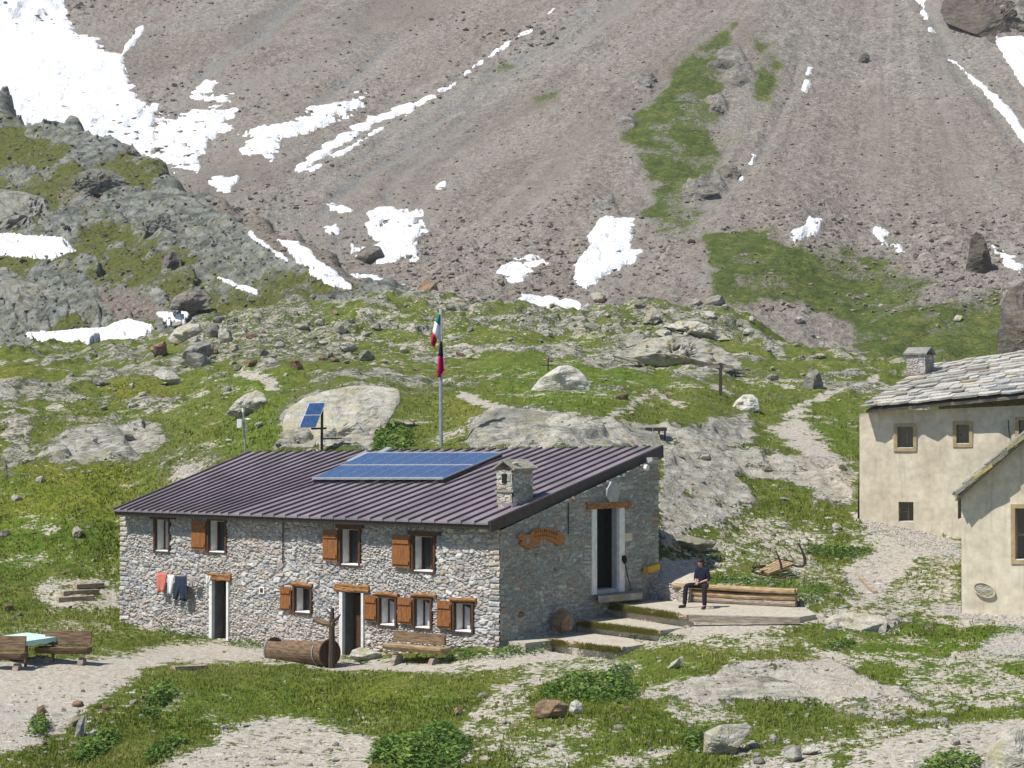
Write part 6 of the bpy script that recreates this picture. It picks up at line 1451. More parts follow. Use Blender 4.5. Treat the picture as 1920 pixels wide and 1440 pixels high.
outline_rock('rock_outcrop', [(1872,668),(1880,620),(1892,570),(1908,540),(1940,520),(1980,530),(1985,680),(1920,690)], 165, 3.5, .4, 'rock_dark', 'dark rock face rising behind the church roof at the right edge', 'rock outcrop', 39, .14, .5)
outline_rock('rock_outcrop', [(1345,330),(1350,312),(1365,302),(1385,306),(1393,322),(1380,336),(1360,340)], gp(1368, 338, LC).y, 1.0, 1.25, 'rock_far', 'dark hollow-sided crag at the foot of the grassy strip', 'rock outcrop', 41, .2)
outline_rock('rock_outcrop', [(1278,362),(1295,345),(1320,338),(1345,345),(1352,358),(1320,366),(1290,374)], gp(1315, 373, LC).y, 1.0, 1.25, 'rock_far', 'grey layered crag left of the dark hollow-sided one', 'rock outcrop', 43, .15, .2)
outline_rock('rock_outcrop', [(1362,160),(1366,145),(1385,135),(1405,133),(1412,148),(1395,160),(1375,166)], gp(1388, 165, LC).y, 1.0, 1.25, 'rock_far', 'smooth grey crag between the two grass strips', 'rock outcrop', 45, .12, .2)
outline_rock('rock_outcrop', [(1322,128),(1330,112),(1355,104),(1388,110),(1390,120),(1355,128)], gp(1356, 129, LC).y, 1.0, 1.25, 'rock_far', 'ragged crag on the upper grass strip', 'rock outcrop', 47, .18, .2)
outline_rock('rock_outcrop', [(1326,206),(1335,192),(1352,188),(1362,198),(1355,208)], gp(1345, 209, LC).y, 1.0, 1.25, 'rock_far', 'small crag on the right rim of the grass strip', 'rock outcrop', 49, .18, .2)
outline_rock('boulder', [(1608,117),(1612,104),(1622,96),(1632,104),(1630,114),(1618,119)], gp(1620, 118, LC).y, 1., .2, 'rock_far', 'single dark boulder high on the right scree', 'boulder', 51, .2)
outline_rock('rock_outcrop', [(1790,30),(1785,0),(1800,-30),(1990,-40),(1990,10),(1930,40),(1890,66),(1862,70),(1850,52)], gp(1880, 66, LC).y-1.5, 5., 1.3, 'rock_dark', 'brown layered cliff in the top right corner', 'rock outcrop', 53, .15, 1.2, 14, 90)
for k, (px, Yd, lab) in enumerate([
 ([(-60,620),(-60,500),(30,520),(120,560),(200,590),(238,610),(160,640),(20,630)], 183, 'broad tilted grey slabs above the flat snow patch'),
 ([(-60,440),(-60,330),(0,338),(50,355),(80,395),(140,420),(130,440),(40,436)], 226, 'grey slabs above the oval snow patch at the left edge'),
 ([(132,345),(138,320),(165,310),(195,312),(228,330),(235,352),(190,358),(150,356)], 236, 'blocky crag with dark hollow in the middle of the spur'),
 ([(300,505),(302,472),(318,464),(335,475),(338,500),(320,508)], 194, 'dark upright block on the turf of the spur'),
 ([(250,425),(262,402),(300,392),(330,408),(350,440),(330,452),(290,432)], 212, 'layered grey crag above the dark upright block'),
 ([(215,285),(222,262),(245,270),(268,290),(262,302),(230,298)], 258, 'dark blocks on the skyline of the spur'),
 ([(370,445),(385,405),(430,400),(465,430),(462,455),(420,450)], 216, 'fractured bluish crag on the edge of the spur')]):
    outline_rock('rock_outcrop', px, Yd, 2.2 if k < 2 else 1.6, 1.7 if k < 2 else .9, 'rock_far' if k in (3, 5) else 'rock_spur', lab, 'rock outcrop', 60+k, .2, .6, 16, 90, .35)
# foreground stones
outline_rock('boulder', [(1000,1340),(1003,1320),(1018,1312),(1050,1314),(1066,1322),(1062,1340),(1030,1346)], gp(1032, 1345).y, .32, .2, 'rock_brown', 'rusty brown stone in the foreground grass', 'boulder', 81, .15)
outline_rock('boulder', [(1066,1332),(1070,1318),(1080,1312),(1092,1320),(1090,1334),(1078,1338)], gp(1078, 1338).y, .18, .1, 'rock_white', 'white stone touching the rusty brown one', 'boulder', 82, .2)
outline_rock('boulder', [(1318,1408),(1322,1375),(1350,1362),(1400,1358),(1412,1366),(1395,1392),(1360,1412)], gp(1360, 1411).y, .55, .3, 'rock_pale', 'large flat topped boulder in the foreground right of centre', 'boulder', 83, .12, .08)
outline_rock('boulder', [(1250,1252),(1258,1244),(1280,1230),(1283,1236),(1268,1252)], gp(1266, 1253).y, .2, .1, 'rock_pale', 'pointed white stone in the grass below the terrace', 'boulder', 84, .12)
outline_rock('boulder', [(1468,1424),(1470,1400),(1486,1396),(1502,1400),(1504,1418),(1490,1428)], gp(1486, 1427).y, .3, .1, 'rock_pale', 'square pale stone low in the foreground', 'boulder', 85, .12)
outline_rock('boulder', [(1502,1412),(1512,1400),(1535,1398),(1538,1408),(1520,1414)], gp(1520, 1414).y, .22, .1, 'rock_pale', 'flat stone right of the square pale one', 'boulder', 86, .12)
outline_rock('boulder', [(140,1378),(142,1360),(150,1345),(160,1340),(162,1358),(156,1376),(148,1382)], gp(150, 1381).y, .10, .25, 'rock_grey', 'upright oval grey slab leaning on the gravel bank', 'slab', 87, .06)
outline_rock('boulder', [(122,1362),(130,1350),(146,1338),(150,1346),(138,1360)], gp(135, 1362).y, .2, .2, 'rock_pale', 'pale stone leaning against the oval grey slab', 'boulder', 88, .12)
outline_rock('boulder', [(66,1342),(70,1326),(80,1322),(86,1332),(82,1342)], gp(76, 1342).y, .15, .1, 'rock_brown', 'orange brown stone on the gravel bank', 'boulder', 89, .14)
outline_rock('boulder', [(656,1228),(660,1219),(675,1214),(690,1217),(715,1224),(716,1233),(690,1238),(664,1236)], gp(686, 1238).y, .35, .1, 'rock_pale', 'rounded pale boulder at the foot of the middle doorway', 'boulder', 90, .1)
outline_rock('boulder', [(1034,1178),(1036,1160),(1046,1142),(1056,1140),(1068,1150),(1076,1165),(1072,1176),(1052,1182)], 61.6, .40, .15, 'rock_brown', 'rusty pyramid shaped boulder at the head of the gravel steps', 'boulder', 91, .14)
outline_rock('rock_outcrop', [(1545,1190),(1552,1168),(1575,1156),(1610,1153),(1650,1160),(1672,1168),(1664,1182),(1620,1190),(1580,1195)], gp(1608, 1192).y+.4, .8, 1.3, 'rock_pale', 'pale humped bedrock slab right of the terrace', 'rock outcrop', 92, .1, .12)
outline_rock('rock_outcrop', [(1850,1460),(1855,1420),(1880,1395),(1920,1372),(1980,1360),(1980,1470)], gp(1900, 1439).y-.6, .8, .5, 'rock_pale', 'pale bedrock hump in the bottom right corner', 'rock outcrop', 93, .12, .1)
outline_rock('rock_outcrop', [(1240,1012),(1262,1004),(1310,1008),(1345,1018),(1330,1030),(1285,1028),(1245,1028)], gp(1290, 1031).y+.2, .7, .4, 'rock_grey', 'low undercut rock ledge above the far end of the gable', 'rock outcrop', 95, .12, .2)

# scattered stones, individuals named by where they lie
def near(u, v):
    spots = [(150,1300,'on the gravel bank at lower left'),(330,1300,'in the grass below the table'),(480,1390,'on the bottom scree patch'),(640,1400,'on the bottom scree patch near the shrub'),(920,1390,'beside the path at the bottom'),(1150,1400,'in the lower foreground grass'),
     (1350,1360,'behind the flat topped boulder'),(1560,1380,'on the foreground bedrock'),(1750,1340,'on the lower right slabs'),(1800,1240,'in the grass below the chapel'),(1450,1290,'by the foreground bedrock'),(1640,1100,'on the bank left of the chapel'),(1400,1000,'on the bank around the sledge'),
     (1520,940,'on the path slab below the church'),(1560,800,'beside the church path'),(1250,740,'in the meadow near the wooden cross'),(1130,700,'right of the white boulder'),(950,690,'between flags and white boulder'),(880,620,'behind the flags'),(680,620,'in the right part of the boulder field'),(560,630,'in the middle of the boulder field'),(450,650,'in the left part of the boulder field'),
     (330,620,'near the dark tilted boulder'),(200,680,'on the left meadow'),(100,740,'among the flowers at the left edge'),(200,830,'on the left slabs'),(350,800,'left of the weather station'),(480,760,'around the weather station'),(650,690,'above the big slab'),(1230,590,'on the knoll crest right of centre'),(1400,620,'on the right flank of the knoll'),(1000,590,'on the crest behind the white boulder'),
     (1480,690,'in the right meadow'),(1600,650,'on the green slope at right'),(120,950,'on the green bank left of the hut'),(150,1120,'beside the timber steps'),(540,1290,'in the grass before the trough'),(1100,1290,'in the grass left of the bedrock'),(780,600,'left of the flags'),(1330,700,'beside the cliff band'),
     (200,520,'on the spur'),(450,450,'on the upper spur'),(700,480,'on the scree above the flags'),(900,450,'on the middle scree'),(1250,450,'on the scree right of the broad snow'),(1600,400,'on the right scree'),(500,250,'on the left scree'),(1300,150,'on the upper scree'),(1700,200,'high on the right scree')]
    return min(spots, key=lambda q: (q[0]-u)**2+((q[1]-v)*1.4)**2)[2]
SHAPEW = ['angular', 'blocky', 'flat', 'squat', 'jagged', 'wedge-shaped', 'tilted', 'rounded']
seen_l = {}
def scatter_rock(u, v, w, m, L=None, flatness=None, name='rock'):
    p = gp(u, v, L)
    if p is None: return
    Y = p.y; s_ = w/F*Y; fl = flatness or random.uniform(.45, .85); el = random.uniform(.75, 1.3)
    tone = {'rock_pale': 'pale', 'rock_grey': 'grey', 'rock_brown': 'brown', 'rock_far': 'dark', 'scree_rock': 'reddish'}[m]
    sz = 'big' if w > 30 else 'middling' if w > 17 else 'small' if w > 10 else 'tiny'
    shp = 'flat' if fl < .52 else 'blocky' if fl > .74 else SHAPEW[random.choice((0, 4, 5, 6))]
    lab = f'{sz} {tone} {shp} stone {near(u, v)}'
    o = rockobj(name, p+Vector((0, 0, s_*fl*.16)), (s_*el, s_*random.uniform(.7, 1.1), s_*fl*1.25), m, random.uniform(0, 6.28), lab, 'rock', 'stones ' + near(u, v), None, (random.uniform(-.3, .3), random.uniform(-.3, .3)))
    return o
placed = []
def zone(box, n, wr, mats_, L=None, dmin=.8):
    c = 0; t = 0
    while c < n and t < n*30:
        t += 1; u = random.uniform(box[0], box[2]); v = random.uniform(box[1], box[3]); w = wr[0]*(wr[1]/wr[0])**(random.random()**1.8)
        if any((u-a)**2+((v-b)*1.6)**2 < ((w+q)*dmin*.5)**2 for a, b, q in placed): continue
        if 205 < u < 1250 and 838 < v < 1255 and not (u < 225) : continue
        if 1100 < u < 1560 and 1040 < v < 1190: continue
        if u > 1600 and 650 < v < 1150: continue
        if v < 1290 and v > 1180 and u < 1000: continue
        if scatter_rock(u, v, w, random.choice(mats_), L): placed.append((u, v, w)); c += 1
zone((290, 585, 690, 695), 58, (15, 54), ['rock_pale', 'rock_pale', 'rock_grey', 'rock_brown'], LA)
zone((690, 565, 1090, 680), 22, (10, 32), ['rock_pale', 'rock_grey'], LA)
zone((1090, 560, 1420, 640), 26, (14, 42), ['rock_pale', 'rock_pale', 'rock_grey'], LA)
zone((1390, 600, 1560, 720), 16, (10, 36), ['rock_pale', 'rock_grey'], LA)
zone((0, 650, 300, 870), 18, (10, 44), ['rock_grey', 'rock_pale'], LA)
zone((330, 700, 540, 850), 12, (8, 26), ['rock_pale', 'rock_grey'], LA)
zone((740, 660, 1320, 790), 18, (8, 26), ['rock_pale', 'rock_pale', 'rock_brown'], LA)
zone((1240, 850, 1600, 1060), 18, (8, 30), ['rock_pale', 'rock_grey'], LA)
zone((1540, 1060, 1780, 1160), 8, (8, 22), ['rock_pale'], LA)
zone((0, 900, 185, 1180), 12, (10, 34), ['rock_pale', 'rock_grey', 'rock_brown'], LA)
zone((60, 1290, 300, 1420), 16, (10, 28), ['rock_pale', 'rock_pale', 'rock_brown'], LA)
zone((380, 1340, 700, 1440), 12, (8, 20), ['rock_pale', 'rock_grey'], LA)
zone((860, 1300, 1200, 1440), 14, (8, 26), ['rock_pale', 'rock_brown'], LA)
zone((1200, 1320, 1920, 1440), 34, (9, 38), ['rock_pale', 'rock_pale', 'rock_grey'], LA)
zone((1600, 560, 1880, 680), 8, (8, 20), ['rock_pale', 'rock_grey'])
# all the remaining small stones: one uncountable litter for the meadow, one for the scree
def litter(name, n, pick, m, label, sub=1):
    d, f = ico(sub); vs = []; fs = []; base = 0; protos = [rock_arrays(700+k, sub, 9, .5)[0] for k in range(12)]
    for _ in range(n):
        r = pick()
        if r is None: continue
        p, s_ = r; q = protos[random.randrange(12)]*np.array([s_*random.uniform(.7, 1.3), s_*random.uniform(.7, 1.2), s_*random.uniform(.4, .85)])*.5
        a = random.uniform(0, 6.28); ca, sa = math.cos(a), math.sin(a); t = random.uniform(-.5, .5); ct, st = math.cos(t), math.sin(t)
        y = q[:, 1]*ct-q[:, 2]*st; z = q[:, 1]*st+q[:, 2]*ct; x = q[:, 0]*ca-y*sa; y = q[:, 0]*sa+y*ca
        vs.append(np.stack([x+p.x, y+p.y, z+p.z+s_*.08], 1)); fs.append(f+base); base += len(d)
    o = link(name, np_mesh(name, np.vstack(vs), np.vstack(fs), False), m); return tag(o, label, None, None, 'stuff')
def pick_scree():
    for _ in range(20):
        v = random.random()**.75*600-10; u = random.uniform(-60, 1980); p = LC.hit(u, v)
        if p is None: continue
        i = int(np.clip(round((u-LC.U[0])/3.), 0, len(LC.U)-1)); j = int(np.clip(np.searchsorted(LC.Y, p.y), 0, len(LC.Y)-1))
        co_ = C_COARSE[i, j]; 
        if random.random() > (.25+.75*co_)*(1-.85*C_GR[i, j]): continue
        px = 2.5*(5.5)**(random.random()**3.2)*(.7+.6*co_); return p, px/F*p.y
litter('scree_stones', 13000, pick_scree, 'scree_rock', 'loose reddish brown blocks covering the scree slope')
def in_hut(p, e=.15):
    q = p-Pz; a, b = q.dot(TL), q.dot(TG); return -e < a < WL+e and -e < b < DG+e
def pick_meadow():
    for _ in range(30):
        v = random.uniform(560, 1440); u = random.uniform(-60, 1980); p = LA.hit(u, v)
        if p is None: continue
        if in_hut(p): continue
        if u > 1600 and 640 < v < 1040: continue
        i = int(np.clip(round((u-LA.U[0])/2.7), 0, len(LA.U)-1)); j = int(np.clip(np.searchsorted(LA.Y, p.y), 0, len(LA.Y)-1))
        if random.random() > wb[i, j, 1]**1.6+.03: continue
        px = 3.*(4.)**(random.random()**2.2); return p, px/F*p.y
litter('small_stones', 2600, pick_meadow, 'rock_pale', 'small pale stones strewn over the meadow and gravel')
def pick_spur():
    for _ in range(30):
        v = random.uniform(200, 640); u = random.uniform(-60, 720); p = LB.hit(u, v)
        if p is None or p.y > 300: continue
        if LA.hit(u, v) is not None: continue
        px = 3.2*(4.4)**(random.random()**2.2); return p, px/F*p.y
litter('spur_rubble', 1800, pick_spur, 'rock_far', 'dark rubble lying on the ledges of the spur')

GRV = [[(1612,962),(1700,985),(1812,1030),(1812,1050),(1740,1035),(1650,1000),(1612,988)], [(1742,1142),(1806,1130),(1960,1150),(1960,1190),(1830,1166)], [(1832,1205),(1870,1188),(1960,1185),(1960,1245),(1880,1232),(1838,1220)]]
def pick_gravel():
    for _ in range(60):
        u = random.uniform(1605, 1960); v = random.uniform(955, 1245)
        if max(float(sdist(np.array([u]), np.array([v]), q)[0]) for q in GRV) < random.uniform(-5, 2): continue
        p = LA.hit(u, v)
        if p is None: continue
        return p, random.uniform(2.2, 5.)/F*p.y
litter('loose_gravel', 2600, pick_gravel, 'rock_gravel', 'grey gravel heaped along the foot of the church walls')
# ---------------------------------------------------------------- grass and shrubs
def blades(name, n, pick, m, label, kind='stuff'):
    V_ = []; Fq = []; Cc = []; b = 0
    for _ in range(n):
        r = pick()
        if r is None: continue
        p, h, tone = r
        for k in range(3):
            a = random.uniform(0, 6.28); w = h*random.uniform(.16, .30); le = h*random.uniform(.2, .7); hh = h*random.uniform(.6, 1.15); d = random.uniform(0, 6.28)
            ox, oy = random.uniform(-h, h)*.5, random.uniform(-h, h)*.5; ca, sa = math.cos(a)*w, math.sin(a)*w
            V_ += [(p.x+ox-ca, p.y+oy-sa, p.z-.02), (p.x+ox+ca, p.y+oy+sa, p.z-.02), (p.x+ox+math.cos(d)*le, p.y+oy+math.sin(d)*le, p.z+hh)]
            Fq.append((b, b+1, b+2)); b += 3; t = min(max(tone+random.uniform(-.2, .2), 0), 1); Cc += [(t, t, t)]*3
    o = link(name, np_mesh(name, V_, Fq, False), m); add_attr(o.data, 'Col', np.array(Cc)); return tag(o, label, None, None, kind)
TONE = .5+.45*fbm(LA.X*.35, LA.YY*.35, 3, 401); NZ = .5+.5*fbm(LA.X*.6, LA.YY*.6, 2, 77)
tone_n = lambda p: layer_w(LA, TONE, p.x, p.y)
def pick_grass():
    for _ in range(20):
        v = 690+760*random.random()**.8; u = random.uniform(-80, 2000); p = LA.hit(u, v)
        if p is None: continue
        if in_hut(p): continue
        g = layer_w(LA, GRASS_W, p.x, p.y)
        if random.random() > max(0, g*1.5-.55): continue
        nz = layer_w(LA, NZ, p.x, p.y)
        return p, (.05+.10*nz*random.random())*(1 if p.y < 66 else 1.3), tone_n(p)
blades('meadow_grass', 52000, pick_grass, 'meadow_grass', 'short alpine turf with yellowing tufts')
def shrub(name, px, n, size, h, label, cat='shrub', m='shrub_leaf', group=None):
    """a low leafy bush: many small leaf faces filling a mound over the traced patch"""
    p = np.array(px, float); V_ = []; Fq = []; Cc = []; b = 0; rs = random.Random(len(label)*7+int(px[0][0]))
    u0, u1, v0, v1 = p[:, 0].min(), p[:, 0].max(), p[:, 1].min(), p[:, 1].max(); c = 0; t = 0; base = None
    clumps = [(rs.uniform(u0, u1), rs.uniform(v0, v1), rs.uniform(.4, 1.)) for _ in range(22)]
    while c < n and t < n*12:
        t += 1; u = rs.uniform(u0, u1); v = rs.uniform(v0, v1); sd = float(sdist(np.array([u]), np.array([v]), px)[0])
        if sd < -1: continue
        g = LA.hit(u, v+4)
        if g is None: continue
        cl = min(clumps, key=lambda q: (q[0]-u)**2+(2*(q[1]-v))**2); dd = math.hypot(cl[0]-u, 2*(cl[1]-v))/((u1-u0)*.16+4)
        if rs.random() < dd-.65: continue
        hh = h*(.35+1.1*cl[2]*rs.random()**.35)*max(.12, 1-dd*.7)*min(1, .35+max(sd, 0)/10)*rs.random()**.6; s_ = size*(.45+1.3*rs.random()**2)
        q = g+Vector((rs.uniform(-.1, .1), rs.uniform(-.25, .25), hh)); a = rs.uniform(0, 6.28); tl = rs.uniform(-.9, .9)
        ex = Vector((math.cos(a), math.sin(a), math.sin(tl)*.7))*s_; ey = Vector((-math.sin(a)*math.cos(tl), math.cos(a)*math.cos(tl), rs.uniform(.1, .9)))*s_*.5
        V_ += [tuple(q-ex), tuple(q-ey), tuple(q+ex), tuple(q+ey)]; Fq.append((b, b+1, b+2, b+3)); b += 4
        tone = min(max(.38*cl[2]+.45*rs.random()+.18*(hh > h*.6), 0), 1); Cc += [(tone,)*3]*4; c += 1
        if base is None: base = g
    o = link(name, np_mesh(name, V_, Fq, False), m); add_attr(o.data, 'Col', np.array(Cc)); return tag(o, label, cat, group)
shrub('shrub', [(690,1425),(705,1395),(740,1375),(790,1358),(840,1360),(875,1378),(880,1405),(850,1440),(760,1445)], 5200, .055, .42, 'largest leafy shrub at the bottom edge left of the path')
shrub('shrub', [(1018,1300),(1030,1282),(1080,1262),(1150,1268),(1195,1285),(1192,1305),(1140,1312),(1070,1305)], 3600, .05, .32, 'dark green shrub patch above the rusty brown stone')
shrub('shrub', [(1130,1268),(1150,1250),(1185,1245),(1178,1265),(1150,1275)], 600, .05, .25, 'little green shrub at the upper tip of the dark patch')
shrub('shrub', [(268,1335),(275,1310),(300,1285),(322,1282),(330,1298),(305,1325),(285,1345)], 1500, .05, .42, 'upright dark shrub on the edge of the gravel bank')
shrub('shrub', [(58,1375),(62,1352),(76,1342),(90,1352),(94,1372),(78,1380)], 700, .045, .40, 'small grey-green shrub on the gravel bank')
shrub('shrub', [(140,1420),(150,1395),(185,1375),(215,1370),(225,1385),(200,1405),(170,1425)], 1500, .05, .32, 'low shrub below the oval grey slab')
shrub('shrub', [(270,1425),(285,1400),(330,1380),(350,1385),(320,1410),(290,1430)], 900, .05, .28, 'low shrub beside the bottom scree patch')
shrub('shrub', [(300,1185),(305,1165),(322,1155),(334,1160),(332,1182),(315,1190)], 700, .045, .45, 'green weed clump at the hut wall below the washing')
shrub('shrub', [(335,1186),(360,1178),(393,1180),(393,1195),(345,1194)], 500, .04, .25, 'low weeds at the wall left of the first doorway')
shrub('shrub', [(432,1205),(450,1192),(500,1196),(520,1208),(470,1214)], 900, .04, .28, 'weeds at the wall between first doorway and trough')
shrub('shrub', [(925,1225),(945,1208),(1000,1205),(1030,1198),(1020,1218),(970,1224),(935,1232)], 1100, .04, .22, 'tufts growing at the foot of the hut corner')
shrub('shrub', [(835,1232),(850,1215),(900,1218),(925,1228),(890,1236)], 700, .04, .25, 'weeds at the wall right of the half-log bench')
shrub('shrub', [(1640,1030),(1600,1020),(1520,1022),(1505,1030),(1540,1042),(1600,1044)], 1300, .05, .28, 'green shrub strip right of the sledge')
shrub('shrub', [(1180,1190),(1235,1186),(1285,1188),(1270,1198),(1190,1206)], 700, .04, .14, 'grass patch at the end of the gravel steps')
shrub('shrub', [(1490,1125),(1500,1098),(1545,1092),(1550,1105),(1520,1128)], 900, .04, .22, 'grass mound at the right end of the log bench')
shrub('shrub', [(1335,1088),(1420,1092),(1490,1098),(1500,1092),(1430,1080),(1350,1078)], 1200, .04, .2, 'grass fringe along the back of the log bench')
shrub('shrub', [(1540,1208),(1570,1198),(1600,1196),(1596,1206),(1556,1214)], 500, .04, .2, 'grass tuft under the humped bedrock slab')
shrub('shrub', [(1720,1460),(1735,1425),(1790,1410),(1830,1415),(1840,1440),(1800,1460)], 1500, .05, .3, 'dark shrub in front of the bottom right bedrock')
shrub('shrub', [(1280,1395),(1290,1370),(1315,1366),(1320,1390),(1300,1410)], 600, .05, .26, 'dark grass clump left of the flat topped boulder')
shrub('shrub', [(700,845),(705,815),(730,796),(768,800),(778,825),(765,848),(730,850)], 1500, .08, .5, 'dark green bushy turf at the right end of the big slab')
# ---------------------------------------------------------------- seated person
def skin_mesh(name, joints, edges, radii, m, parent, sub=2, root=0):
    me = bpy.data.meshes.new(name+'_cage'); me.from_pydata([tuple(j) for j in joints], edges, []); o = bpy.data.objects.new(name+'_cage', me); COL.objects.link(o)
    sk = o.modifiers.new('s', 'SKIN'); sk.use_smooth_shade = True
    for v, r in zip(me.skin_vertices[0].data, radii): v.radius = (r, r) if not isinstance(r, tuple) else r; v.use_root = False
    me.skin_vertices[0].data[root].use_root = True
    sb = o.modifiers.new('b', 'SUBSURF'); sb.levels = sub; sb.render_levels = sub
    dg = bpy.context.evaluated_depsgraph_get(); dg.update(); ev = o.evaluated_get(dg); m2 = bpy.data.meshes.new_from_object(ev); m2.name = name
    bpy.data.objects.remove(o)
    m2.polygons.foreach_set('use_smooth', np.ones(len(m2.polygons), bool)); return link(name, m2, m, parent)
hip = pt(1319, 1101, 63.05); fz = .875
fwd = Vector((-.62, -.78, 0)).normalized(); rgt = Vector((fwd.y, -fwd.x, 0)); lft = -rgt       # lft = the sitter's own left side (towards the right of the photo)
seat_z = .87+.58; H = Vector((hip.x, hip.y, seat_z+.09))
per = thing('person', Vector((H.x, H.y, .87)), 'seated person in navy shirt and black trousers looking down at folded hands', 'person')
chest = H+UP*.36+fwd*.06; neck = H+UP*.55+fwd*.10; head = neck+UP*.10+fwd*.06
shL, shR = neck-UP*.07+lft*.18-fwd*.02, neck-UP*.07+rgt*.18-fwd*.02
hiL, hiR = H+lft*.10, H+rgt*.10
knR = pt(1287, 1089, 62.75); knL = pt(1316, 1097, 62.5)
knR = hiR+Vector((-.46, -.16, .0)); knL = hiL+Vector((-.10, -.46, -.03))
anR = Vector((knR.x-.05, knR.y-.06, fz+.09)); anL = Vector((knL.x-.0, knL.y-.06, fz+.09))
toR = anR+Vector((-.20, -.08, -.055)); toL = anL+Vector((-.10, -.18, -.055))
wrC = H+fwd*.30+UP*.10
elL = shL+Vector((.06, -.02, -.29)); elR = shR+Vector((-.05, -.06, -.29))
wrL = wrC+lft*.06; wrR = wrC+rgt*.06+UP*.01
J = [H, H+UP*.18+fwd*.01, chest, neck, neck+UP*.06+fwd*.02, shL, elL, wrL, shR, elR, wrR, hiL, knL, anL, toL, hiR, knR, anR, toR]
E = [(0, 1), (1, 2), (2, 3), (3, 4), (2, 5), (5, 6), (6, 7), (2, 8), (8, 9), (9, 10), (0, 11), (11, 12), (12, 13), (13, 14), (0, 15), (15, 16), (16, 17), (17, 18)]
Rb = [.12, .125, .14, .06, .05, .062, .043, .028, .062, .043, .028, .095, .062, .036, .022, .095, .062, .036, .022]
# head and hands join the same body surface below
body = skin_mesh('body', J, E, Rb, 'skin', per)
def ball(mb, c, rx, ry, rz, X_, Y_, Z_, sub=3, fn=None):
    d, f = ico(sub); i = len(mb.v)
    for x, y, z in d:
        if fn: x, y, z = fn(x, y, z)
        mb.v.append(tuple(c+X_*(x*rx)+Y_*(y*ry)+Z_*(z*rz)))
    mb.f += [[i+a for a in q] for q in f]
# head: looks down and forward
hf = (fwd*.70-UP*.71).normalized(); hs = lft; hu = hs.cross(hf)*-1; hu = hu if hu.z > 0 else -hu
hc = neck+UP*.15+fwd*.07
def face(x, y, z):   # x side, y forward, z up: skull narrowing to the chin
    k = 1-.28*max(0, -z-.1)*max(0, 1); x2 = x*k
    y2 = y*(1+.05*max(0, -z))
    return x2, y2, z
hm = MB(); ball(hm, hc, .076, .096, .118, hs, hf, hu, 4, face)
hm.tube([hc+hf*.088+hu*.015, hc+hf*.112-hu*.022, hc+hf*.095-hu*.036], [.010, .017, .012], 8)           # nose
for sgn_ in (-1, 1):
    ball(hm, hc+hs*(.074*sgn_)-hu*.005, .012, .022, .032, hs, hf, hu, 2)                                 # ears
def bake(mb, name):
    me = bpy.data.meshes.new(name); me.from_pydata(mb.v, [], mb.f); return me
# hands: palm and five fingers each, loosely folded over one another
def hand(wr, d, side_, up_):
    js = [wr, wr+d*.05, wr+d*.09]; es = [(0, 1), (1, 2)]; rs_ = [.026, (.036, .018), (.038, .016)]
    for k, (o_, L_) in enumerate(((-.027, .062), (-.009, .074), (.009, .070), (.026, .055))):
        b = len(js); p = wr+d*.095+side_*o_; js += [p, p+d*(L_*.5)-up_*.012, p+d*(L_*.85)-up_*.04]; es += [(2, b), (b, b+1), (b+1, b+2)]; rs_ += [.0095, .009, .0075]
    b = len(js); p = wr+d*.035-side_*.034; js += [p, p+d*.035-side_*.018-up_*.012, p+d*.062-side_*.008-up_*.022]; es += [(1, b), (b, b+1), (b+1, b+2)]; rs_ += [.012, .0105, .009]
    return skin_mesh('hand', js, es, rs_, 'skin', None, 1)
hl = hand(wrL, (rgt*.75+fwd*.6-UP*.25).normalized(), fwd, UP); hr = hand(wrR, (lft*.7+fwd*.65-UP*.3).normalized(), -fwd, UP)
# one continuous body mesh: join head and hands into it
bm = bmesh.new(); bm.from_mesh(body.data); bm.from_mesh(bake(hm, 'head')); bm.from_mesh(hl.data); bm.from_mesh(hr.data); bpy.data.objects.remove(hl); bpy.data.objects.remove(hr); bm.to_mesh(body.data); bm.free()
body.data.polygons.foreach_set('use_smooth', np.ones(len(body.data.polygons), bool))
rm = body.modifiers.new('fuse', 'REMESH'); rm.mode = 'VOXEL'; rm.voxel_size = .007; rm.use_smooth_shade = True
fm_ = MB()
for sgn_ in (-1, 1): ball(fm_, hc+hs*(.028*sgn_)+hf*.086+hu*.012, .012, .006, .006, hs, hf, hu, 2)
fm_.build('eyes', 'hair', body)
m_ = MB(); m_.tube([hc+hf*.092-hu*.062-hs*.022, hc+hf*.099-hu*.06, hc+hf*.092-hu*.062+hs*.022], .005, 6); m_.build('mouth', 'wood_dark', body)
hm = MB()
def hairf(x, y, z):
    if y > .55 and z < .45: y = .55*.9; 
    return x, y-.10, z+.10
ball(hm, hc, .088, .100, .118, hs, hf, hu, 3, hairf)
hm.tube([hc-hf*.07+hu*.02, hc-hf*.085-hu*.06, neck-fwd*.05-UP*.03], [.075, .07, .05], 9)
hm.build('hair', 'hair', per, True)
Js = [H+UP*.0, H+UP*.18+fwd*.02, chest, neck-UP*.0, shL, elL+ (elL-shL)*.05, shR, elR+(elR-shR)*.05, elL.lerp(wrL, .28), elR.lerp(wrR, .28)]
skin_mesh('shirt', Js, [(0, 1), (1, 2), (2, 3), (2, 4), (4, 5), (2, 6), (6, 7), (5, 8), (7, 9)], [.145, .15, .165, .072, .082, .062, .082, .062, .056, .056], 'navy_shirt', per)
Jt = [H-UP*.01, hiL, knL, anL-UP*.02, hiR, knR, anR-UP*.02, H+UP*.06]
skin_mesh('trousers', Jt, [(0, 1), (1, 2), (2, 3), (0, 4), (4, 5), (5, 6), (0, 7)], [.13, .112, .085, .070, .112, .085, .070, .135], 'black_cloth', per)
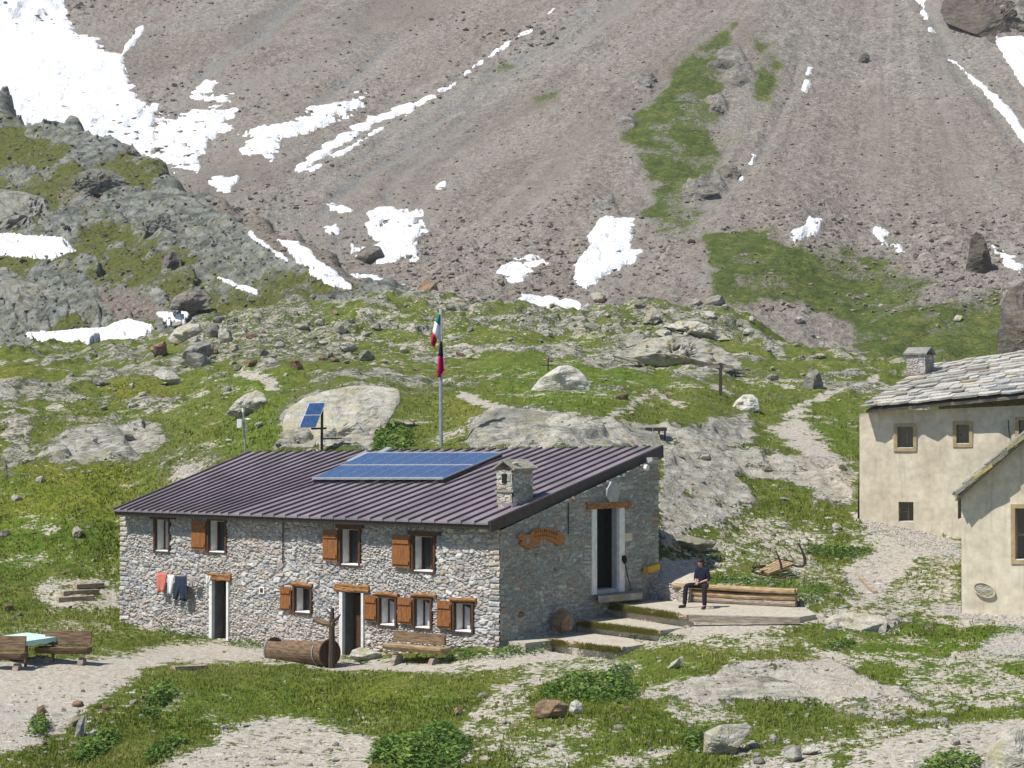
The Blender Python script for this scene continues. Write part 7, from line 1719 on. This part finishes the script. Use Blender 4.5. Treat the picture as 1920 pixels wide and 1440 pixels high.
for an, to in ((anL, toL), (anR, toR)):
    skin_mesh('shoe', [an-UP*.0-(to-an)*.25-UP*.04, an-UP*.035, an.lerp(to, .6)-UP*.02, to-UP*.005], [(0, 1), (1, 2), (2, 3)], [.05, .056, .054, .044], 'shoe_black', per)
# ---------------------------------------------------------------- light, sky, camera
SUN = Vector((-.48, -.30, .825)).normalized()
w = bpy.data.worlds.new('World'); S.world = w; w.use_nodes = True
nt = w.node_tree; bg = nt.nodes['Background']; sky = nt.nodes.new('ShaderNodeTexSky'); sky.sky_type = 'NISHITA'; sky.sun_disc = False
sky.sun_elevation = math.asin(SUN.z); sky.sun_rotation = math.atan2(SUN.x, SUN.y); sky.altitude = 2400; sky.air_density = 1.; sky.dust_density = .6
nt.links.new(sky.outputs[0], bg.inputs[0]); bg.inputs[1].default_value = .105
l = bpy.data.lights.new('sun', 'SUN'); l.energy = 4.8; l.angle = math.radians(.53); l.color = (1., .96, .89)
lo = bpy.data.objects.new('sun', l); COL.objects.link(lo); lo.rotation_euler = (-SUN).to_track_quat('-Z', 'Y').to_euler(); lo.location = (-40, 20, 60)
cam = bpy.data.cameras.new('camera'); co = bpy.data.objects.new('camera', cam); COL.objects.link(co)
co.location = O; co.rotation_euler = (math.pi/2+PIT, 0, 0); cam.sensor_width = 36; cam.sensor_fit = 'HORIZONTAL'; cam.lens = F/1920*36; cam.clip_start = .5; cam.clip_end = 3000
S.camera = co
S.view_settings.view_transform = 'Standard'; S.view_settings.look = 'None'; S.view_settings.gamma = 1; S.view_settings.exposure = .38
S.cycles.max_bounces = 5; S.cycles.diffuse_bounces = 3

# thin mountain air between the yard and the far slope
HZ = Vector((0, 215, 120)); mb = MB(); mb.box(HZ, Vector((360, 0, 0)), Vector((0, 235, 0)), Vector((0, 0, 150)))
m = bpy.data.materials.new('mountain_air'); m.use_nodes = True; nt2 = m.node_tree; nt2.nodes.clear()
vo = nt2.nodes.new('ShaderNodeOutputMaterial'); vp = nt2.nodes.new('ShaderNodeVolumePrincipled'); vp.inputs['Color'].default_value = (.9, .93, 1., 1); vp.inputs['Density'].default_value = .00014; vp.inputs['Anisotropy'].default_value = .1
nt2.links.new(vp.outputs[0], vo.inputs['Volume']); MATS['mountain_air'] = m
hz_ = mb.build('haze', 'mountain_air'); hz_['kind'] = 'stuff'; hz_['label'] = 'thin pale haze over the far slope'
S.cycles.volume_bounces = 1
